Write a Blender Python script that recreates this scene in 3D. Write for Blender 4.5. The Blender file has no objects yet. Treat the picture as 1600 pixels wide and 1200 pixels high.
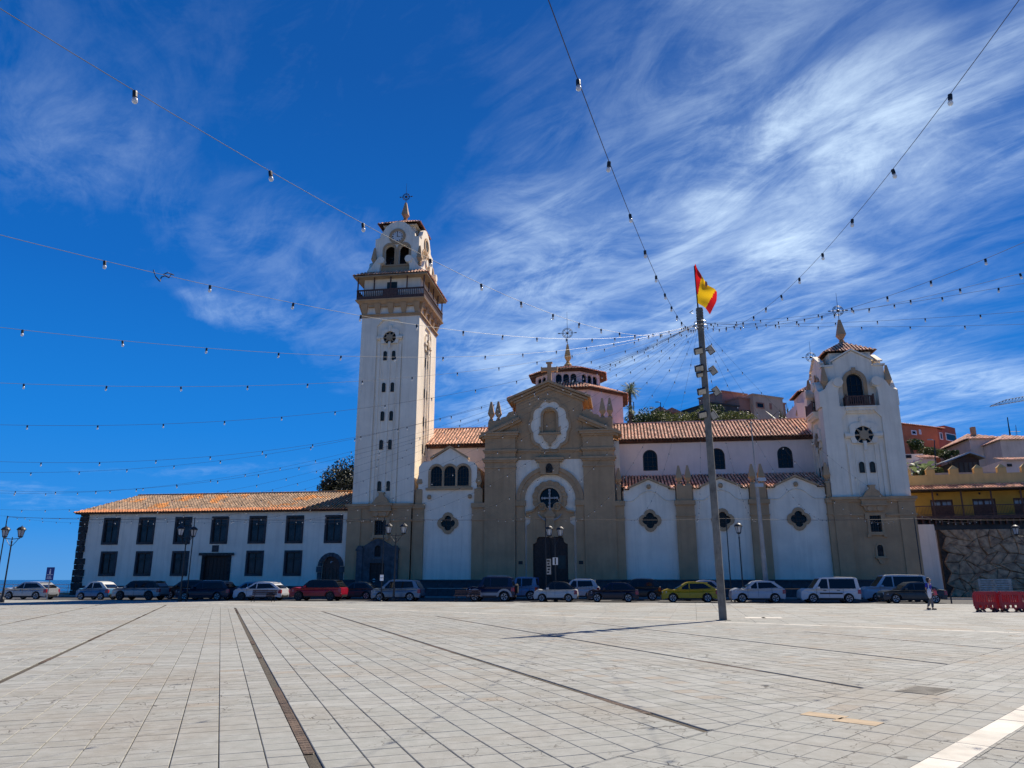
import bpy, bmesh, math, random
from math import radians as R, sin, cos, pi
from mathutils import Vector, Matrix
from mathutils.geometry import tessellate_polygon
random.seed(7)
S = bpy.context.scene
COL = S.collection

# ------------------------------------------------------------------ camera
FPX = 1165.0                      # focal length in pixels of the 1600 px wide photograph
PITCH = math.atan(306 / FPX)
EYE = 1.6
cam_d = bpy.data.cameras.new('camera')
cam_d.sensor_width = 36
cam_d.lens = FPX / 1600 * 36
cam_d.clip_end = 60000
cam_d.clip_start = .1
cam = bpy.data.objects.new('camera', cam_d)
COL.objects.link(cam)
cam.location = (0, 0, EYE)
cam.rotation_euler = (R(90) + PITCH, 0, 0)
S.camera = cam

# ------------------------------------------------------------------ daylight
SUN_EL = 50.0
SUN_X, SUN_Y = 0.665, 0.747        # the sun stands behind the church, to the right
sd = Vector((SUN_X, SUN_Y)).normalized() * cos(R(SUN_EL))
sun_dir = Vector((sd.x, sd.y, sin(R(SUN_EL))))
sl = bpy.data.lights.new('sun', 'SUN')
sl.energy = 4.3
sl.angle = R(.53)
sl.color = (1, .91, .78)
so = bpy.data.objects.new('sun', sl)
COL.objects.link(so)
so.rotation_euler = sun_dir.to_track_quat('Z', 'Y').to_euler()

W_ = bpy.data.worlds.new('World')
S.world = W_
W_.use_nodes = True
nt = W_.node_tree
N, LK = nt.nodes, nt.links
N.clear()


def nd(t, **kw):
    n = N.new(t)
    for k, v in kw.items():
        setattr(n, k, v)
    return n


def wmath(op, a, b=None, c=None, clamp=False):
    n = nd('ShaderNodeMath', operation=op, use_clamp=clamp)
    for i, v in enumerate((a, b, c)):
        if v is None:
            continue
        if isinstance(v, (int, float)):
            n.inputs[i].default_value = v
        else:
            LK.new(v, n.inputs[i])
    return n.outputs[0]


sky = nd('ShaderNodeTexSky', sky_type='NISHITA')
sky.sun_disc = False
sky.sun_elevation = R(SUN_EL)
sky.sun_rotation = math.atan2(SUN_X, SUN_Y)
sky.altitude = 0
sky.air_density = 1.0
sky.dust_density = .3
sky.ozone_density = 2.0
tc = nd('ShaderNodeTexCoord')
sep = nd('ShaderNodeSeparateXYZ')
LK.new(tc.outputs['Generated'], sep.inputs[0])
# the phone's deep blue: the physical sky blended with a plain clear sky gradient, the same all round
ramp = nd('ShaderNodeValToRGB')
LK.new(sep.outputs[2], ramp.inputs[0])
el = ramp.color_ramp.elements
el[0].position, el[0].color = 0.0, (.085, .35, .80, 1)
el[1].position, el[1].color = 1.0, (.0, .06, .29, 1)
for p_, c_ in ((.06, (.015, .29, .86, 1)), (.18, (.0, .225, .78, 1)), (.36, (.0, .145, .59, 1)), (.60, (.0, .095, .42, 1))):
    e_ = el.new(p_)
    e_.color = c_
sc10 = nd('ShaderNodeVectorMath', operation='SCALE')
LK.new(ramp.outputs[0], sc10.inputs[0])
sc10.inputs['Scale'].default_value = 5.7
gam = nd('ShaderNodeMixRGB')
gam.inputs[0].default_value = .97
LK.new(sky.outputs[0], gam.inputs[1])
LK.new(sc10.outputs[0], gam.inputs[2])

zz = wmath('MAXIMUM', wmath('ADD', sep.outputs[2], .03), .03)
comb = nd('ShaderNodeCombineXYZ')
LK.new(wmath('DIVIDE', sep.outputs[0], zz), comb.inputs[0])
LK.new(wmath('DIVIDE', sep.outputs[1], zz), comb.inputs[1])
PL = comb.outputs[0]              # where the view ray meets the layer of high cloud


def skypt(x, y):
    X, U = x - 800, 600 - y
    c, s = cos(PITCH), sin(PITCH)
    Y, Z = FPX * c - U * s, FPX * s + U * c
    l = math.sqrt(X * X + Y * Y + Z * Z)
    z = Z / l + .03
    return Vector((X / l / z, Y / l / z))


def wnoise(scale, rot, stretch, detail, rough, dist=0.0, off=(0, 0, 0)):
    m = nd('ShaderNodeMapping', vector_type='TEXTURE')
    m.inputs['Rotation'].default_value = (0, 0, rot)
    m.inputs['Scale'].default_value = (1 / (scale * stretch), 1 / scale, 1)
    m.inputs['Location'].default_value = off
    LK.new(PL, m.inputs[0])
    n = nd('ShaderNodeTexNoise')
    n.inputs['Scale'].default_value = 1
    n.inputs['Detail'].default_value = detail
    n.inputs['Roughness'].default_value = rough
    n.inputs['Distortion'].default_value = dist
    LK.new(m.outputs[0], n.inputs['Vector'])
    return n.outputs['Fac']


def wramp(v, a, b, c=0., d=1.):
    n = nd('ShaderNodeMapRange', interpolation_type='SMOOTHSTEP')
    n.inputs[1].default_value, n.inputs[2].default_value = a, b
    n.inputs[3].default_value, n.inputs[4].default_value = c, d
    LK.new(v, n.inputs[0])
    return n.outputs[0]


def stroke(p, q, w, amt):
    """one long bank of cirrus between two points of the cloud layer"""
    a, b = skypt(*p), skypt(*q)
    mid, dv = (a + b) / 2, b - a
    m = nd('ShaderNodeMapping', vector_type='TEXTURE')
    m.inputs['Location'].default_value = (mid.x, mid.y, 0)
    m.inputs['Rotation'].default_value = (0, 0, math.atan2(dv.y, dv.x))
    m.inputs['Scale'].default_value = (dv.length / 2 * 1.35, w, 1)
    LK.new(warpP, m.inputs[0])
    le = nd('ShaderNodeVectorMath', operation='LENGTH')
    LK.new(m.outputs[0], le.inputs[0])
    return wramp(le.outputs['Value'], 1.0, 0.0, 0.0, amt)


# warp the layer a little so that the banks curl
wn = nd('ShaderNodeTexNoise')
wn.inputs['Scale'].default_value = 1.6
wn.inputs['Detail'].default_value = 3
LK.new(PL, wn.inputs['Vector'])
sub = nd('ShaderNodeVectorMath', operation='SUBTRACT')
LK.new(wn.outputs['Color'], sub.inputs[0])
sub.inputs[1].default_value = (.5, .5, .5)
sca = nd('ShaderNodeVectorMath', operation='SCALE')
LK.new(sub.outputs[0], sca.inputs[0])
sca.inputs['Scale'].default_value = .55
add = nd('ShaderNodeVectorMath', operation='ADD')
LK.new(PL, add.inputs[0])
LK.new(sca.outputs[0], add.inputs[1])
warpP = add.outputs[0]

banks = [((1150, 290), (1400, 50), .15, .75), ((1020, 410), (1190, 230), .14, .7), ((930, 100), (1330, 110), .50, .33),
         ((860, 640), (1080, 300), .70, .40), ((1230, 360), (1640, 0), .24, .55), ((1190, 370), (1330, 440), .26, .60),
         ((1280, 300), (1640, 200), .45, .32), ((1050, 600), (1350, 400), .65, .38), ((780, 600), (880, 120), .36, .34),
         ((900, 440), (1640, 330), 1.1, .22), ((-100, 120), (240, 330), .50, .085), ((120, 230), (640, 470), .38, .06),
         ((310, 480), (450, 510), .26, .22), ((470, 400), (760, 640), .80, .17), ((1440, 620), (1640, 560), 1.2, .50),
         ((690, 640), (1000, 650), 1.4, .50), ((1100, 660), (1640, 610), 2.0, .35)]
tot = None
for bk in banks:
    v = stroke(*bk)
    tot = v if tot is None else wmath('ADD', tot, v)
broad = wramp(wnoise(.42, .5, 1.0, 3, .5, .4, (3.1, 1.7, 0)), .50, .76, 0, .12)
tot = wmath('ADD', tot, broad)
fib = wnoise(4.2, -1.02, .42, 14, .66, 1.2)
fib2 = wnoise(9.0, -.80, .45, 10, .68, 1.0, (5, 2, 0))
puf = wnoise(2.6, -.4, .8, 14, .68, .7, (9, 4, 0))
tex = wmath('ADD', wmath('MULTIPLY', wramp(fib, .38, .68), .80), wmath('MULTIPLY', wramp(puf, .36, .70), .62))
tex = wmath('MULTIPLY', tex, wramp(fib2, .30, .68, .62, 1.18))
tex = wmath('ADD', tex, .20)
den = wmath('MULTIPLY', tot, tex)
den = wmath('MULTIPLY', den, wramp(sep.outputs[2], .0, .10))
den = wmath('MAXIMUM', wmath('SUBTRACT', den, .02), 0)
den = wmath('DIVIDE', den, wmath('ADD', wmath('MULTIPLY', den, .50), .72))
den = wmath('MULTIPLY', den, .76)
mixc = nd('ShaderNodeMixRGB')
LK.new(den, mixc.inputs[0])
LK.new(gam.outputs[0], mixc.inputs[1])
mixc.inputs[2].default_value = (5.4, 6.7, 7.9, 1)
bg = nd('ShaderNodeBackground')
bg.inputs[1].default_value = .092
LK.new(mixc.outputs[0], bg.inputs[0])
wo = nd('ShaderNodeOutputWorld')
LK.new(bg.outputs[0], wo.inputs[0])

S.view_settings.view_transform = 'Standard'
S.view_settings.look = 'None'
S.view_settings.exposure = 0.82
S.view_settings.gamma = 1
S.view_settings.use_curve_mapping = False


# ------------------------------------------------------------------ materials
def mat(name, col, rough=.8, var=.12, scale=2.0, col2=None, bump=0., bscale=25., metal=0., isl=0., streak=0., coat=0.,
        spec=.4, detail=6, objspace=True, vr=(.35, .68)):
    """procedural surface: base colour, broad wear, grain, optional difference from piece to piece"""
    m = bpy.data.materials.new(name)
    m.use_nodes = True
    t = m.node_tree
    n, l = t.nodes, t.links
    b = n['Principled BSDF']
    b.inputs['Roughness'].default_value = rough
    b.inputs['Metallic'].default_value = metal
    b.inputs['Specular IOR Level'].default_value = spec
    b.inputs['Coat Weight'].default_value = coat
    g = n.new('ShaderNodeNewGeometry')
    tcn = n.new('ShaderNodeTexCoord')
    src = tcn.outputs['Object'] if objspace else g.outputs['Position']
    no = n.new('ShaderNodeTexNoise')
    no.inputs['Scale'].default_value = scale
    no.inputs['Detail'].default_value = detail
    no.inputs['Roughness'].default_value = .6
    l.new(src, no.inputs['Vector'])
    mx = n.new('ShaderNodeMixRGB')
    c2 = col2 if col2 else tuple(max(0, x * (1 - 2 * var)) for x in col)
    c1 = col if col2 else tuple(min(1, x * (1 + .5 * var)) for x in col)
    mx.inputs[1].default_value = (*c1, 1)
    mx.inputs[2].default_value = (*c2, 1)
    mr = n.new('ShaderNodeMapRange')
    mr.inputs[1].default_value, mr.inputs[2].default_value = vr
    l.new(no.outputs['Fac'], mr.inputs[0])
    l.new(mr.outputs[0], mx.inputs[0])
    out = mx.outputs[0]
    if streak:
        mp = n.new('ShaderNodeMapping')
        mp.inputs['Scale'].default_value = (1.8, 1.8, .12)
        l.new(src, mp.inputs[0])
        n2 = n.new('ShaderNodeTexNoise')
        n2.inputs['Scale'].default_value = 1.3
        n2.inputs['Detail'].default_value = 8
        n2.inputs['Roughness'].default_value = .65
        l.new(mp.outputs[0], n2.inputs['Vector'])
        r2 = n.new('ShaderNodeMapRange')
        r2.inputs[1].default_value, r2.inputs[2].default_value = .48, .72
        r2.inputs[4].default_value = streak
        l.new(n2.outputs['Fac'], r2.inputs[0])
        m2 = n.new('ShaderNodeMixRGB')
        m2.inputs[2].default_value = (col[0] * .52, col[1] * .5, col[2] * .46, 1)
        l.new(r2.outputs[0], m2.inputs[0])
        l.new(out, m2.inputs[1])
        out = m2.outputs[0]
    if isl:
        m3 = n.new('ShaderNodeMixRGB')
        m3.blend_type = 'MULTIPLY'
        m3.inputs[0].default_value = 1
        r3 = n.new('ShaderNodeMapRange')
        r3.inputs[3].default_value, r3.inputs[4].default_value = 1 - isl, 1 + isl
        l.new(g.outputs['Random Per Island'], r3.inputs[0])
        cc = n.new('ShaderNodeCombineXYZ')
        for i in range(3):
            l.new(r3.outputs[0], cc.inputs[i])
        l.new(out, m3.inputs[1])
        l.new(cc.outputs[0], m3.inputs[2])
        out = m3.outputs[0]
    l.new(out, b.inputs['Base Color'])
    if bump:
        n4 = n.new('ShaderNodeTexNoise')
        n4.inputs['Scale'].default_value = bscale
        n4.inputs['Detail'].default_value = 5
        l.new(src, n4.inputs['Vector'])
        bp = n.new('ShaderNodeBump')
        bp.inputs['Strength'].default_value = bump
        bp.inputs['Distance'].default_value = .02
        l.new(n4.outputs['Fac'], bp.inputs['Height'])
        l.new(bp.outputs[0], b.inputs['Normal'])
    return m


M = {}
M['white'] = mat('white_plaster', (.88, .765, .60), .85, .06, .5, bump=.5, bscale=9, streak=.34)
M['cream'] = mat('cream_plaster', (.78, .64, .54), .85, .05, .6, bump=.3, bscale=9, streak=.2)
M['brown'] = mat('brown_painted_render', (.47, .295, .155), .85, .09, .7, bump=.5, bscale=10, streak=.35)
M['brown2'] = mat('brown_moulding', (.48, .305, .165), .85, .09, 1.5, bump=.4, bscale=12, streak=.3)
M['basalt'] = mat('dark_basalt', (.060, .062, .066), .8, .25, 2.2, bump=.8, bscale=8, isl=.3)
M['portal'] = mat('grey_portal_stone', (.085, .095, .10), .8, .25, 2.5, bump=.7, bscale=8, isl=.2)
M['rough'] = mat('rough_volcanic_stone', (.045, .043, .04), .9, .4, 4, bump=1, bscale=10, isl=.45)
M['darkwood'] = mat('dark_wood', (.035, .020, .014), .6, .3, 6, bump=.4)
M['brownwood'] = mat('brown_wood', (.11, .052, .034), .6, .3, 6, bump=.4)
M['glass'] = mat('window_glass', (.004, .005, .006), .15, .2, 3, spec=.22)
M['glassold'] = mat('old_window_glass', (.006, .007, .009), .18, .2, .9, col2=(.045, .05, .055), spec=.3, detail=3)
M['glassgreen'] = mat('dark_green_shutter', (.02, .035, .03), .5, .2, 4)
M['frame'] = mat('dark_window_frame', (.028, .026, .022), .6, .2, 6)
M['tile'] = mat('roof_tile_clay', (.80, .47, .31), .8, .3, 1.3, col2=(.62, .29, .17), isl=.40, bump=.3)
M['tilepan'] = mat('roof_tile_channel', (.12, .055, .035), .9, .3, 2)  # channels are flat; the shade of their hollows is put into the colour
M['tileold'] = mat('roof_tile_weathered', (.37, .245, .155), .85, .3, .42, col2=(.62, .24, .06), isl=.35, bump=.3, vr=(.56, .60))
M['tilenew'] = mat('roof_tile_eave', (.78, .30, .12), .8, .2, 2, isl=.2)
M['concrete'] = mat('weathered_concrete', (.20, .185, .155), .85, .22, 3.0, bump=.8, bscale=20, streak=.5)
M['mast'] = mat('grey_mast', (.36, .34, .31), .7, .15, 2, streak=.4)
M['black'] = mat('black_iron', (.014, .014, .015), .5, .2, 5, spec=.5)
M['iron'] = mat('wrought_iron', (.03, .035, .04), .5, .2, 5, metal=.5)
M['galv'] = mat('galvanised', (.35, .36, .37), .45, .15, 6, metal=.8)
M['lampglass'] = mat('lantern_glass', (.40, .42, .44), .3, .08, 5, spec=.6)
M['wire'] = mat('pale_wire', (.20, .19, .18), .5, .1, 3)
M['wiredark'] = mat('black_cable', (.05, .04, .04), .6, .1, 3)
M['asphalt'] = mat('asphalt', (.055, .054, .053), .9, .2, 1.2, bump=.6, bscale=60, objspace=False)
M['kerb'] = mat('kerb_stone', (.26, .25, .235), .85, .15, 2, isl=.12, bump=.4)
M['sidewalk'] = mat('sidewalk_slabs', (.23, .22, .205), .85, .15, 1.5, isl=.12, bump=.3)
M['joint'] = mat('paving_joint_dirt', (.23, .215, .18), .95, .3, 4, bump=.8, bscale=60, objspace=False)
M['rust'] = mat('rusty_drain', (.07, .05, .038), .9, .4, 3, col2=(.15, .105, .075), bump=1, bscale=40, objspace=False)
M['soil'] = mat('drain_soil', (.06, .05, .038), .95, .4, 12, col2=(.10, .085, .06), bump=1, bscale=60, objspace=False)
M['marble'] = mat('white_marble_strip', (.50, .465, .40), .7, .16, 1.6, isl=.10, bump=.15, objspace=False)
M['yellow'] = mat('yellow_ochre_render', (.62, .345, .06), .85, .10, .7, bump=.3, bscale=10, streak=.25)
M['yellow2'] = mat('pale_ochre_parapet', (.62, .42, .17), .85, .08, .7, bump=.3, bscale=10, streak=.35)
M['orange'] = mat('orange_render', (.60, .185, .08), .85, .12, .5, bump=.3, streak=.2)
M['orange2'] = mat('dark_red_render', (.42, .115, .07), .85, .12, .5, bump=.3, streak=.2)
M['terra'] = mat('faded_red_brown_render', (.42, .21, .145), .85, .12, .4, streak=.2)
M['beigew'] = mat('beige_render', (.60, .44, .30), .85, .1, .4, streak=.3)
M['greywall'] = mat('dark_grey_render', (.06, .062, .06), .85, .2, .6)
M['tan'] = mat('tan_render', (.40, .29, .18), .85, .12, .6, streak=.2)
M['cement'] = mat('bare_cement_wall', (.58, .51, .43), .9, .12, .35, streak=.4)
M['pink'] = mat('pink_render', (.78, .60, .55), .85, .1, .6, streak=.2)
M['stone'] = mat('retaining_wall_stone', (.56, .38, .22), .9, .35, 2.2, bump=1, bscale=4, isl=.3, col2=(.17, .11, .07))
M['mortar'] = mat('wall_mortar', (.09, .07, .055), .95, .3, 3, bump=.8)
M['earth'] = mat('dry_hillside', (.16, .12, .08), .95, .3, .15, col2=(.075, .07, .045), bump=1, bscale=2, objspace=False)
M['sand'] = mat('sandy_ground', (.36, .29, .20), .95, .2, .8, bump=.6, objspace=False)
M['bark'] = mat('bark', (.10, .07, .05), .9, .3, 5, bump=.8)
M['palmbark'] = mat('palm_trunk', (.14, .10, .07), .9, .3, 5, bump=.8)
M['red'] = mat('red_plastic', (.42, .006, .014), .42, .15, 3, col2=(.30, .005, .012), spec=.5)
M['slat'] = mat('pale_timber_slat', (.42, .40, .35), .8, .2, 3, isl=.12)
M['bench'] = mat('bench_timber', (.075, .038, .032), .6, .25, 5)
M['rubber'] = mat('tyre_rubber', (.014, .014, .014), .8, .2, 4)
M['rim'] = mat('alloy_rim', (.33, .34, .36), .4, .08, 6, metal=.6)
M['darkrim'] = mat('dark_alloy_rim', (.06, .06, .065), .45, .1, 6, metal=.5)
M['trim'] = mat('black_car_trim', (.012, .012, .013), .55, .1, 6)
M['carglass'] = mat('car_glass', (.006, .008, .010), .06, .1, 2, spec=.35)
M['tail'] = mat('tail_light', (.32, .01, .012), .2, .1, 5, coat=.6)
M['head'] = mat('head_light', (.62, .64, .66), .12, .1, 5, coat=.8)
M['plate'] = mat('number_plate', (.7, .7, .68), .4, .05, 5)
M['bronze'] = mat('bronze_bell', (.05, .045, .03), .4, .2, 4, metal=.7)
M['clock'] = mat('clock_face', (.62, .60, .55), .6, .05, 5)
M['ink'] = mat('black_ink', (.01, .01, .01), .6, .05, 5)
M['blue'] = mat('blue_sign', (.010, .035, .19), .45, .1, 4)
M['signwhite'] = mat('white_sign_paint', (.8, .8, .8), .5, .04, 5)
M['skin'] = mat('skin', (.42, .24, .16), .6, .06, 6)
M['shirt'] = mat('blue_shirt', (.03, .035, .30), .85, .15, 6, bump=.3)
M['trousers'] = mat('grey_patterned_trousers', (.16, .16, .17), .85, .4, 18)
M['hair'] = mat('dark_hair', (.015, .012, .01), .7, .2, 20)
M['bagw'] = mat('white_bag', (.66, .67, .68), .6, .08, 5)
M['bagr'] = mat('pink_red_bag', (.6, .10, .12), .6, .1, 5)
M['shoe'] = mat('dark_shoe', (.03, .03, .03), .7, .2, 6)


def paint(name, col, flake=.0, rough=.28):
    return mat(name, tuple(c * .8 for c in col), rough, .04, 1.0, coat=.22, metal=flake, spec=.25)


def leafmat(name, c1, c2, trans=.25):
    m = bpy.data.materials.new(name)
    m.use_nodes = True
    t = m.node_tree
    n, l = t.nodes, t.links
    b = n['Principled BSDF']
    g = n.new('ShaderNodeNewGeometry')
    mx = n.new('ShaderNodeMixRGB')
    mx.inputs[1].default_value = (*c1, 1)
    mx.inputs[2].default_value = (*c2, 1)
    l.new(g.outputs['Random Per Island'], mx.inputs[0])
    l.new(mx.outputs[0], b.inputs['Base Color'])
    b.inputs['Roughness'].default_value = .6
    tr = n.new('ShaderNodeBsdfTranslucent')
    l.new(mx.outputs[0], tr.inputs[0])
    ms = n.new('ShaderNodeMixShader')
    ms.inputs[0].default_value = trans
    l.new(b.outputs[0], ms.inputs[1])
    l.new(tr.outputs[0], ms.inputs[2])
    l.new(ms.outputs[0], n['Material Output'].inputs[0])
    return m


M['leaf'] = leafmat('dark_leaf', (.018, .035, .012), (.06, .10, .03))
M['leafdark'] = leafmat('very_dark_leaf', (.008, .014, .007), (.03, .042, .018), .08)
M['leafy'] = leafmat('olive_leaf', (.05, .075, .02), (.13, .15, .04))
M['palmleaf'] = leafmat('palm_leaf', (.07, .11, .04), (.20, .24, .10))
M['banana'] = leafmat('banana_leaf', (.05, .10, .035), (.22, .27, .14), .35)
M['agave'] = leafmat('agave_leaf', (.06, .075, .04), (.14, .15, .08), .1)


def paver_material():
    m = bpy.data.materials.new('paving_stone')
    m.use_nodes = True
    t = m.node_tree
    n, l = t.nodes, t.links
    b = n['Principled BSDF']
    b.inputs['Roughness'].default_value = .85
    b.inputs['Specular IOR Level'].default_value = .2
    g = n.new('ShaderNodeNewGeometry')
    P = g.outputs['Position']

    def noise(s, d=5, r=.6, v=P):
        x = n.new('ShaderNodeTexNoise')
        x.inputs['Scale'].default_value = s
        x.inputs['Detail'].default_value = d
        x.inputs['Roughness'].default_value = r
        l.new(v, x.inputs['Vector'])
        return x.outputs['Fac']

    def mr(v, a, bb, c=0., d=1.):
        x = n.new('ShaderNodeMapRange')
        for i, q in enumerate((a, bb, c, d)):
            x.inputs[i + 1].default_value = q
        l.new(v, x.inputs[0])
        return x.outputs[0]

    def mix(f, a, bb, blend='MIX'):
        x = n.new('ShaderNodeMixRGB')
        x.blend_type = blend
        if isinstance(f, float):
            x.inputs[0].default_value = f
        else:
            l.new(f, x.inputs[0])
        for i, q in ((1, a), (2, bb)):
            if isinstance(q, tuple):
                x.inputs[i].default_value = (*q, 1)
            else:
                l.new(q, x.inputs[i])
        return x.outputs[0]

    def mth(op, a, bb):
        x = n.new('ShaderNodeMath')
        x.operation = op
        for i, q in enumerate((a, bb)):
            if isinstance(q, (int, float)):
                x.inputs[i].default_value = q
            else:
                l.new(q, x.inputs[i])
        return x.outputs[0]
    isl = g.outputs['Random Per Island']
    c = mix(isl, (.318, .325, .302), (.218, .223, .20))
    # a few stones are of a warmer or a darker kind
    cr = n.new('ShaderNodeMapRange')
    cr.inputs[1].default_value, cr.inputs[2].default_value = .955, .96
    l.new(isl, cr.inputs[0])
    c = mix(mth('MULTIPLY', cr.outputs[0], .45), c, (.33, .245, .165))
    c = mix(mr(noise(.28, 4), .48, .66, 0, .72), c, (.235, .205, .16))       # broad brown stains
    c = mix(mr(noise(.9, 6), .42, .70, 0, .38), c, (.255, .24, .215))         # grey wear
    c = mix(mr(noise(5, 8, .7), .40, .75, 0, .50), c, (.42, .42, .395))
    c = mix(mr(noise(2.7, 9, .75), .52, .70, 0, .42), c, (.215, .20, .175))
    c = mix(mr(noise(70, 3, .8), .30, .75, 0, .30), c, (.20, .19, .17))
    # cracks
    warp = n.new('ShaderNodeVectorMath')
    warp.operation = 'MULTIPLY_ADD'
    wn_ = n.new('ShaderNodeTexNoise')
    wn_.inputs['Scale'].default_value = 3
    wn_.inputs['Detail'].default_value = 5
    l.new(P, wn_.inputs['Vector'])
    l.new(wn_.outputs['Color'], warp.inputs[0])
    warp.inputs[1].default_value = (.55, .55, 0)
    l.new(P, warp.inputs[2])
    vo = n.new('ShaderNodeTexVoronoi')
    vo.feature = 'DISTANCE_TO_EDGE'
    vo.inputs['Scale'].default_value = 2.3
    l.new(warp.outputs[0], vo.inputs['Vector'])
    line = mr(vo.outputs['Distance'], .004, .017, 1, 0)
    msk = mr(noise(.6, 3), .47, .58)
    crack = mth('MULTIPLY', line, msk)
    c = mix(mth('MULTIPLY', crack, .78), c, (.06, .05, .04))
    vo2 = n.new('ShaderNodeTexVoronoi')
    vo2.inputs['Scale'].default_value = 1.7
    l.new(P, vo2.inputs['Vector'])
    spot = mr(vo2.outputs['Distance'], .03, .10, .45, 0)
    c = mix(mth('MULTIPLY', spot, .3), c, (.12, .105, .09))
    l.new(c, b.inputs['Base Color'])
    hn = noise(45, 6, .7)
    hb = mth('SUBTRACT', hn, mth('MULTIPLY', crack, 1.5))
    bp = n.new('ShaderNodeBump')
    bp.inputs['Strength'].default_value = .5
    bp.inputs['Distance'].default_value = .006
    l.new(hb, bp.inputs['Height'])
    l.new(bp.outputs[0], b.inputs['Normal'])
    return m


M['paver'] = paver_material()


def flagmat():
    m = bpy.data.materials.new('flag_cloth')
    m.use_nodes = True
    t = m.node_tree
    n, l = t.nodes, t.links
    b = n['Principled BSDF']
    at = n.new('ShaderNodeAttribute')
    at.attribute_name = 'stripe'
    no = n.new('ShaderNodeTexNoise')
    no.inputs['Scale'].default_value = 30
    cr = n.new('ShaderNodeValToRGB')
    cr.color_ramp.interpolation = 'CONSTANT'
    e = cr.color_ramp.elements
    e[0].position, e[0].color = 0, (.52, .012, .015, 1)
    e[1].position, e[1].color = .25, (.80, .48, .01, 1)
    k = e.new(.75)
    k.color = (.52, .012, .015, 1)
    l.new(at.outputs['Fac'], cr.inputs[0])
    l.new(cr.outputs[0], b.inputs['Base Color'])
    b.inputs['Roughness'].default_value = .7
    tr = n.new('ShaderNodeBsdfTranslucent')
    l.new(cr.outputs[0], tr.inputs[0])
    ms = n.new('ShaderNodeMixShader')
    ms.inputs[0].default_value = .5
    l.new(b.outputs[0], ms.inputs[1])
    l.new(tr.outputs[0], ms.inputs[2])
    l.new(ms.outputs[0], n['Material Output'].inputs[0])
    return m


M['flag'] = flagmat()


def bulbmat():
    m = bpy.data.materials.new('bulb_glass')
    m.use_nodes = True
    t = m.node_tree
    n, l = t.nodes, t.links
    b = n['Principled BSDF']
    b.inputs['Base Color'].default_value = (.72, .71, .68, 1)
    b.inputs['Roughness'].default_value = .12
    b.inputs['Coat Weight'].default_value = .6
    no = n.new('ShaderNodeTexNoise')
    no.inputs['Scale'].default_value = 12
    l.new(no.outputs['Fac'], b.inputs['Coat Roughness'])
    tr = n.new('ShaderNodeBsdfTransparent')
    ms = n.new('ShaderNodeMixShader')
    ms.inputs[0].default_value = .35
    l.new(b.outputs[0], ms.inputs[1])
    l.new(tr.outputs[0], ms.inputs[2])
    l.new(ms.outputs[0], n['Material Output'].inputs[0])
    return m


M['bulb'] = bulbmat()


def seamat():
    m = mat('sea_water', (.004, .045, .11), .22, .1, .02, spec=.5, objspace=False)
    t = m.node_tree
    n, l = t.nodes, t.links
    g = n.new('ShaderNodeNewGeometry')
    mp = n.new('ShaderNodeMapping')
    mp.inputs['Scale'].default_value = (.12, .35, 1)
    l.new(g.outputs['Position'], mp.inputs[0])
    no = n.new('ShaderNodeTexNoise')
    no.inputs['Scale'].default_value = 1
    no.inputs['Detail'].default_value = 8
    l.new(mp.outputs[0], no.inputs['Vector'])
    bp = n.new('ShaderNodeBump')
    bp.inputs['Strength'].default_value = .8
    bp.inputs['Distance'].default_value = 1.5
    l.new(no.outputs['Fac'], bp.inputs['Height'])
    l.new(bp.outputs[0], n['Principled BSDF'].inputs['Normal'])
    return m


M['sea'] = seamat()

# ------------------------------------------------------------------ mesh tools
OFF = {}          # object name -> its origin, in the coordinates of its frame


class Frame:
    """a building's own axes: u along its front, y into it, z up"""

    def __init__(s, ox=0., oy=0., ang=0.):
        s.ox, s.oy, s.a = ox, oy, ang

    def w(s, u, y, z=0.):
        c, q = cos(s.a), sin(s.a)
        return Vector((s.ox + u * c + y * q, s.oy - u * q + y * c, z))

    def px(s, x, y, yy=0.):
        """photograph pixel -> (u, z) on the vertical plane y = yy of this frame"""
        c, q = cos(PITCH), sin(PITCH)
        X, U = x - 800, 600 - y
        Y, Z = FPX * c - U * q, FPX * q + U * c
        sa, ca = sin(s.a), cos(s.a)
        t = (yy + s.ox * sa + s.oy * ca) / (X * sa + Y * ca)
        px_, py_ = X * t - s.ox, Y * t - s.oy
        return px_ * ca - py_ * sa, EYE + Z * t


WORLD = Frame()
CH = Frame(0, 72, R(8.3))            # church and convent front
YB = Frame(38.6, 75, R(15))          # yellow building on the right


def tag(o, label=None, cat=None, group=None, kind=None):
    if label:
        o['label'] = label
    if cat:
        o['category'] = cat
    if group:
        o['group'] = group
    if kind:
        o['kind'] = kind
    return o


def thing(name, label, cat, fr=WORLD, at=(0, 0, 0), group=None, rot=0.):
    o = bpy.data.objects.new(name, None)
    o.empty_display_size = .3
    COL.objects.link(o)
    o.location = fr.w(*at)
    o.rotation_euler = (0, 0, -fr.a + rot)
    OFF[o.name] = Vector(at)
    return tag(o, label, cat, group)


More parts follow.
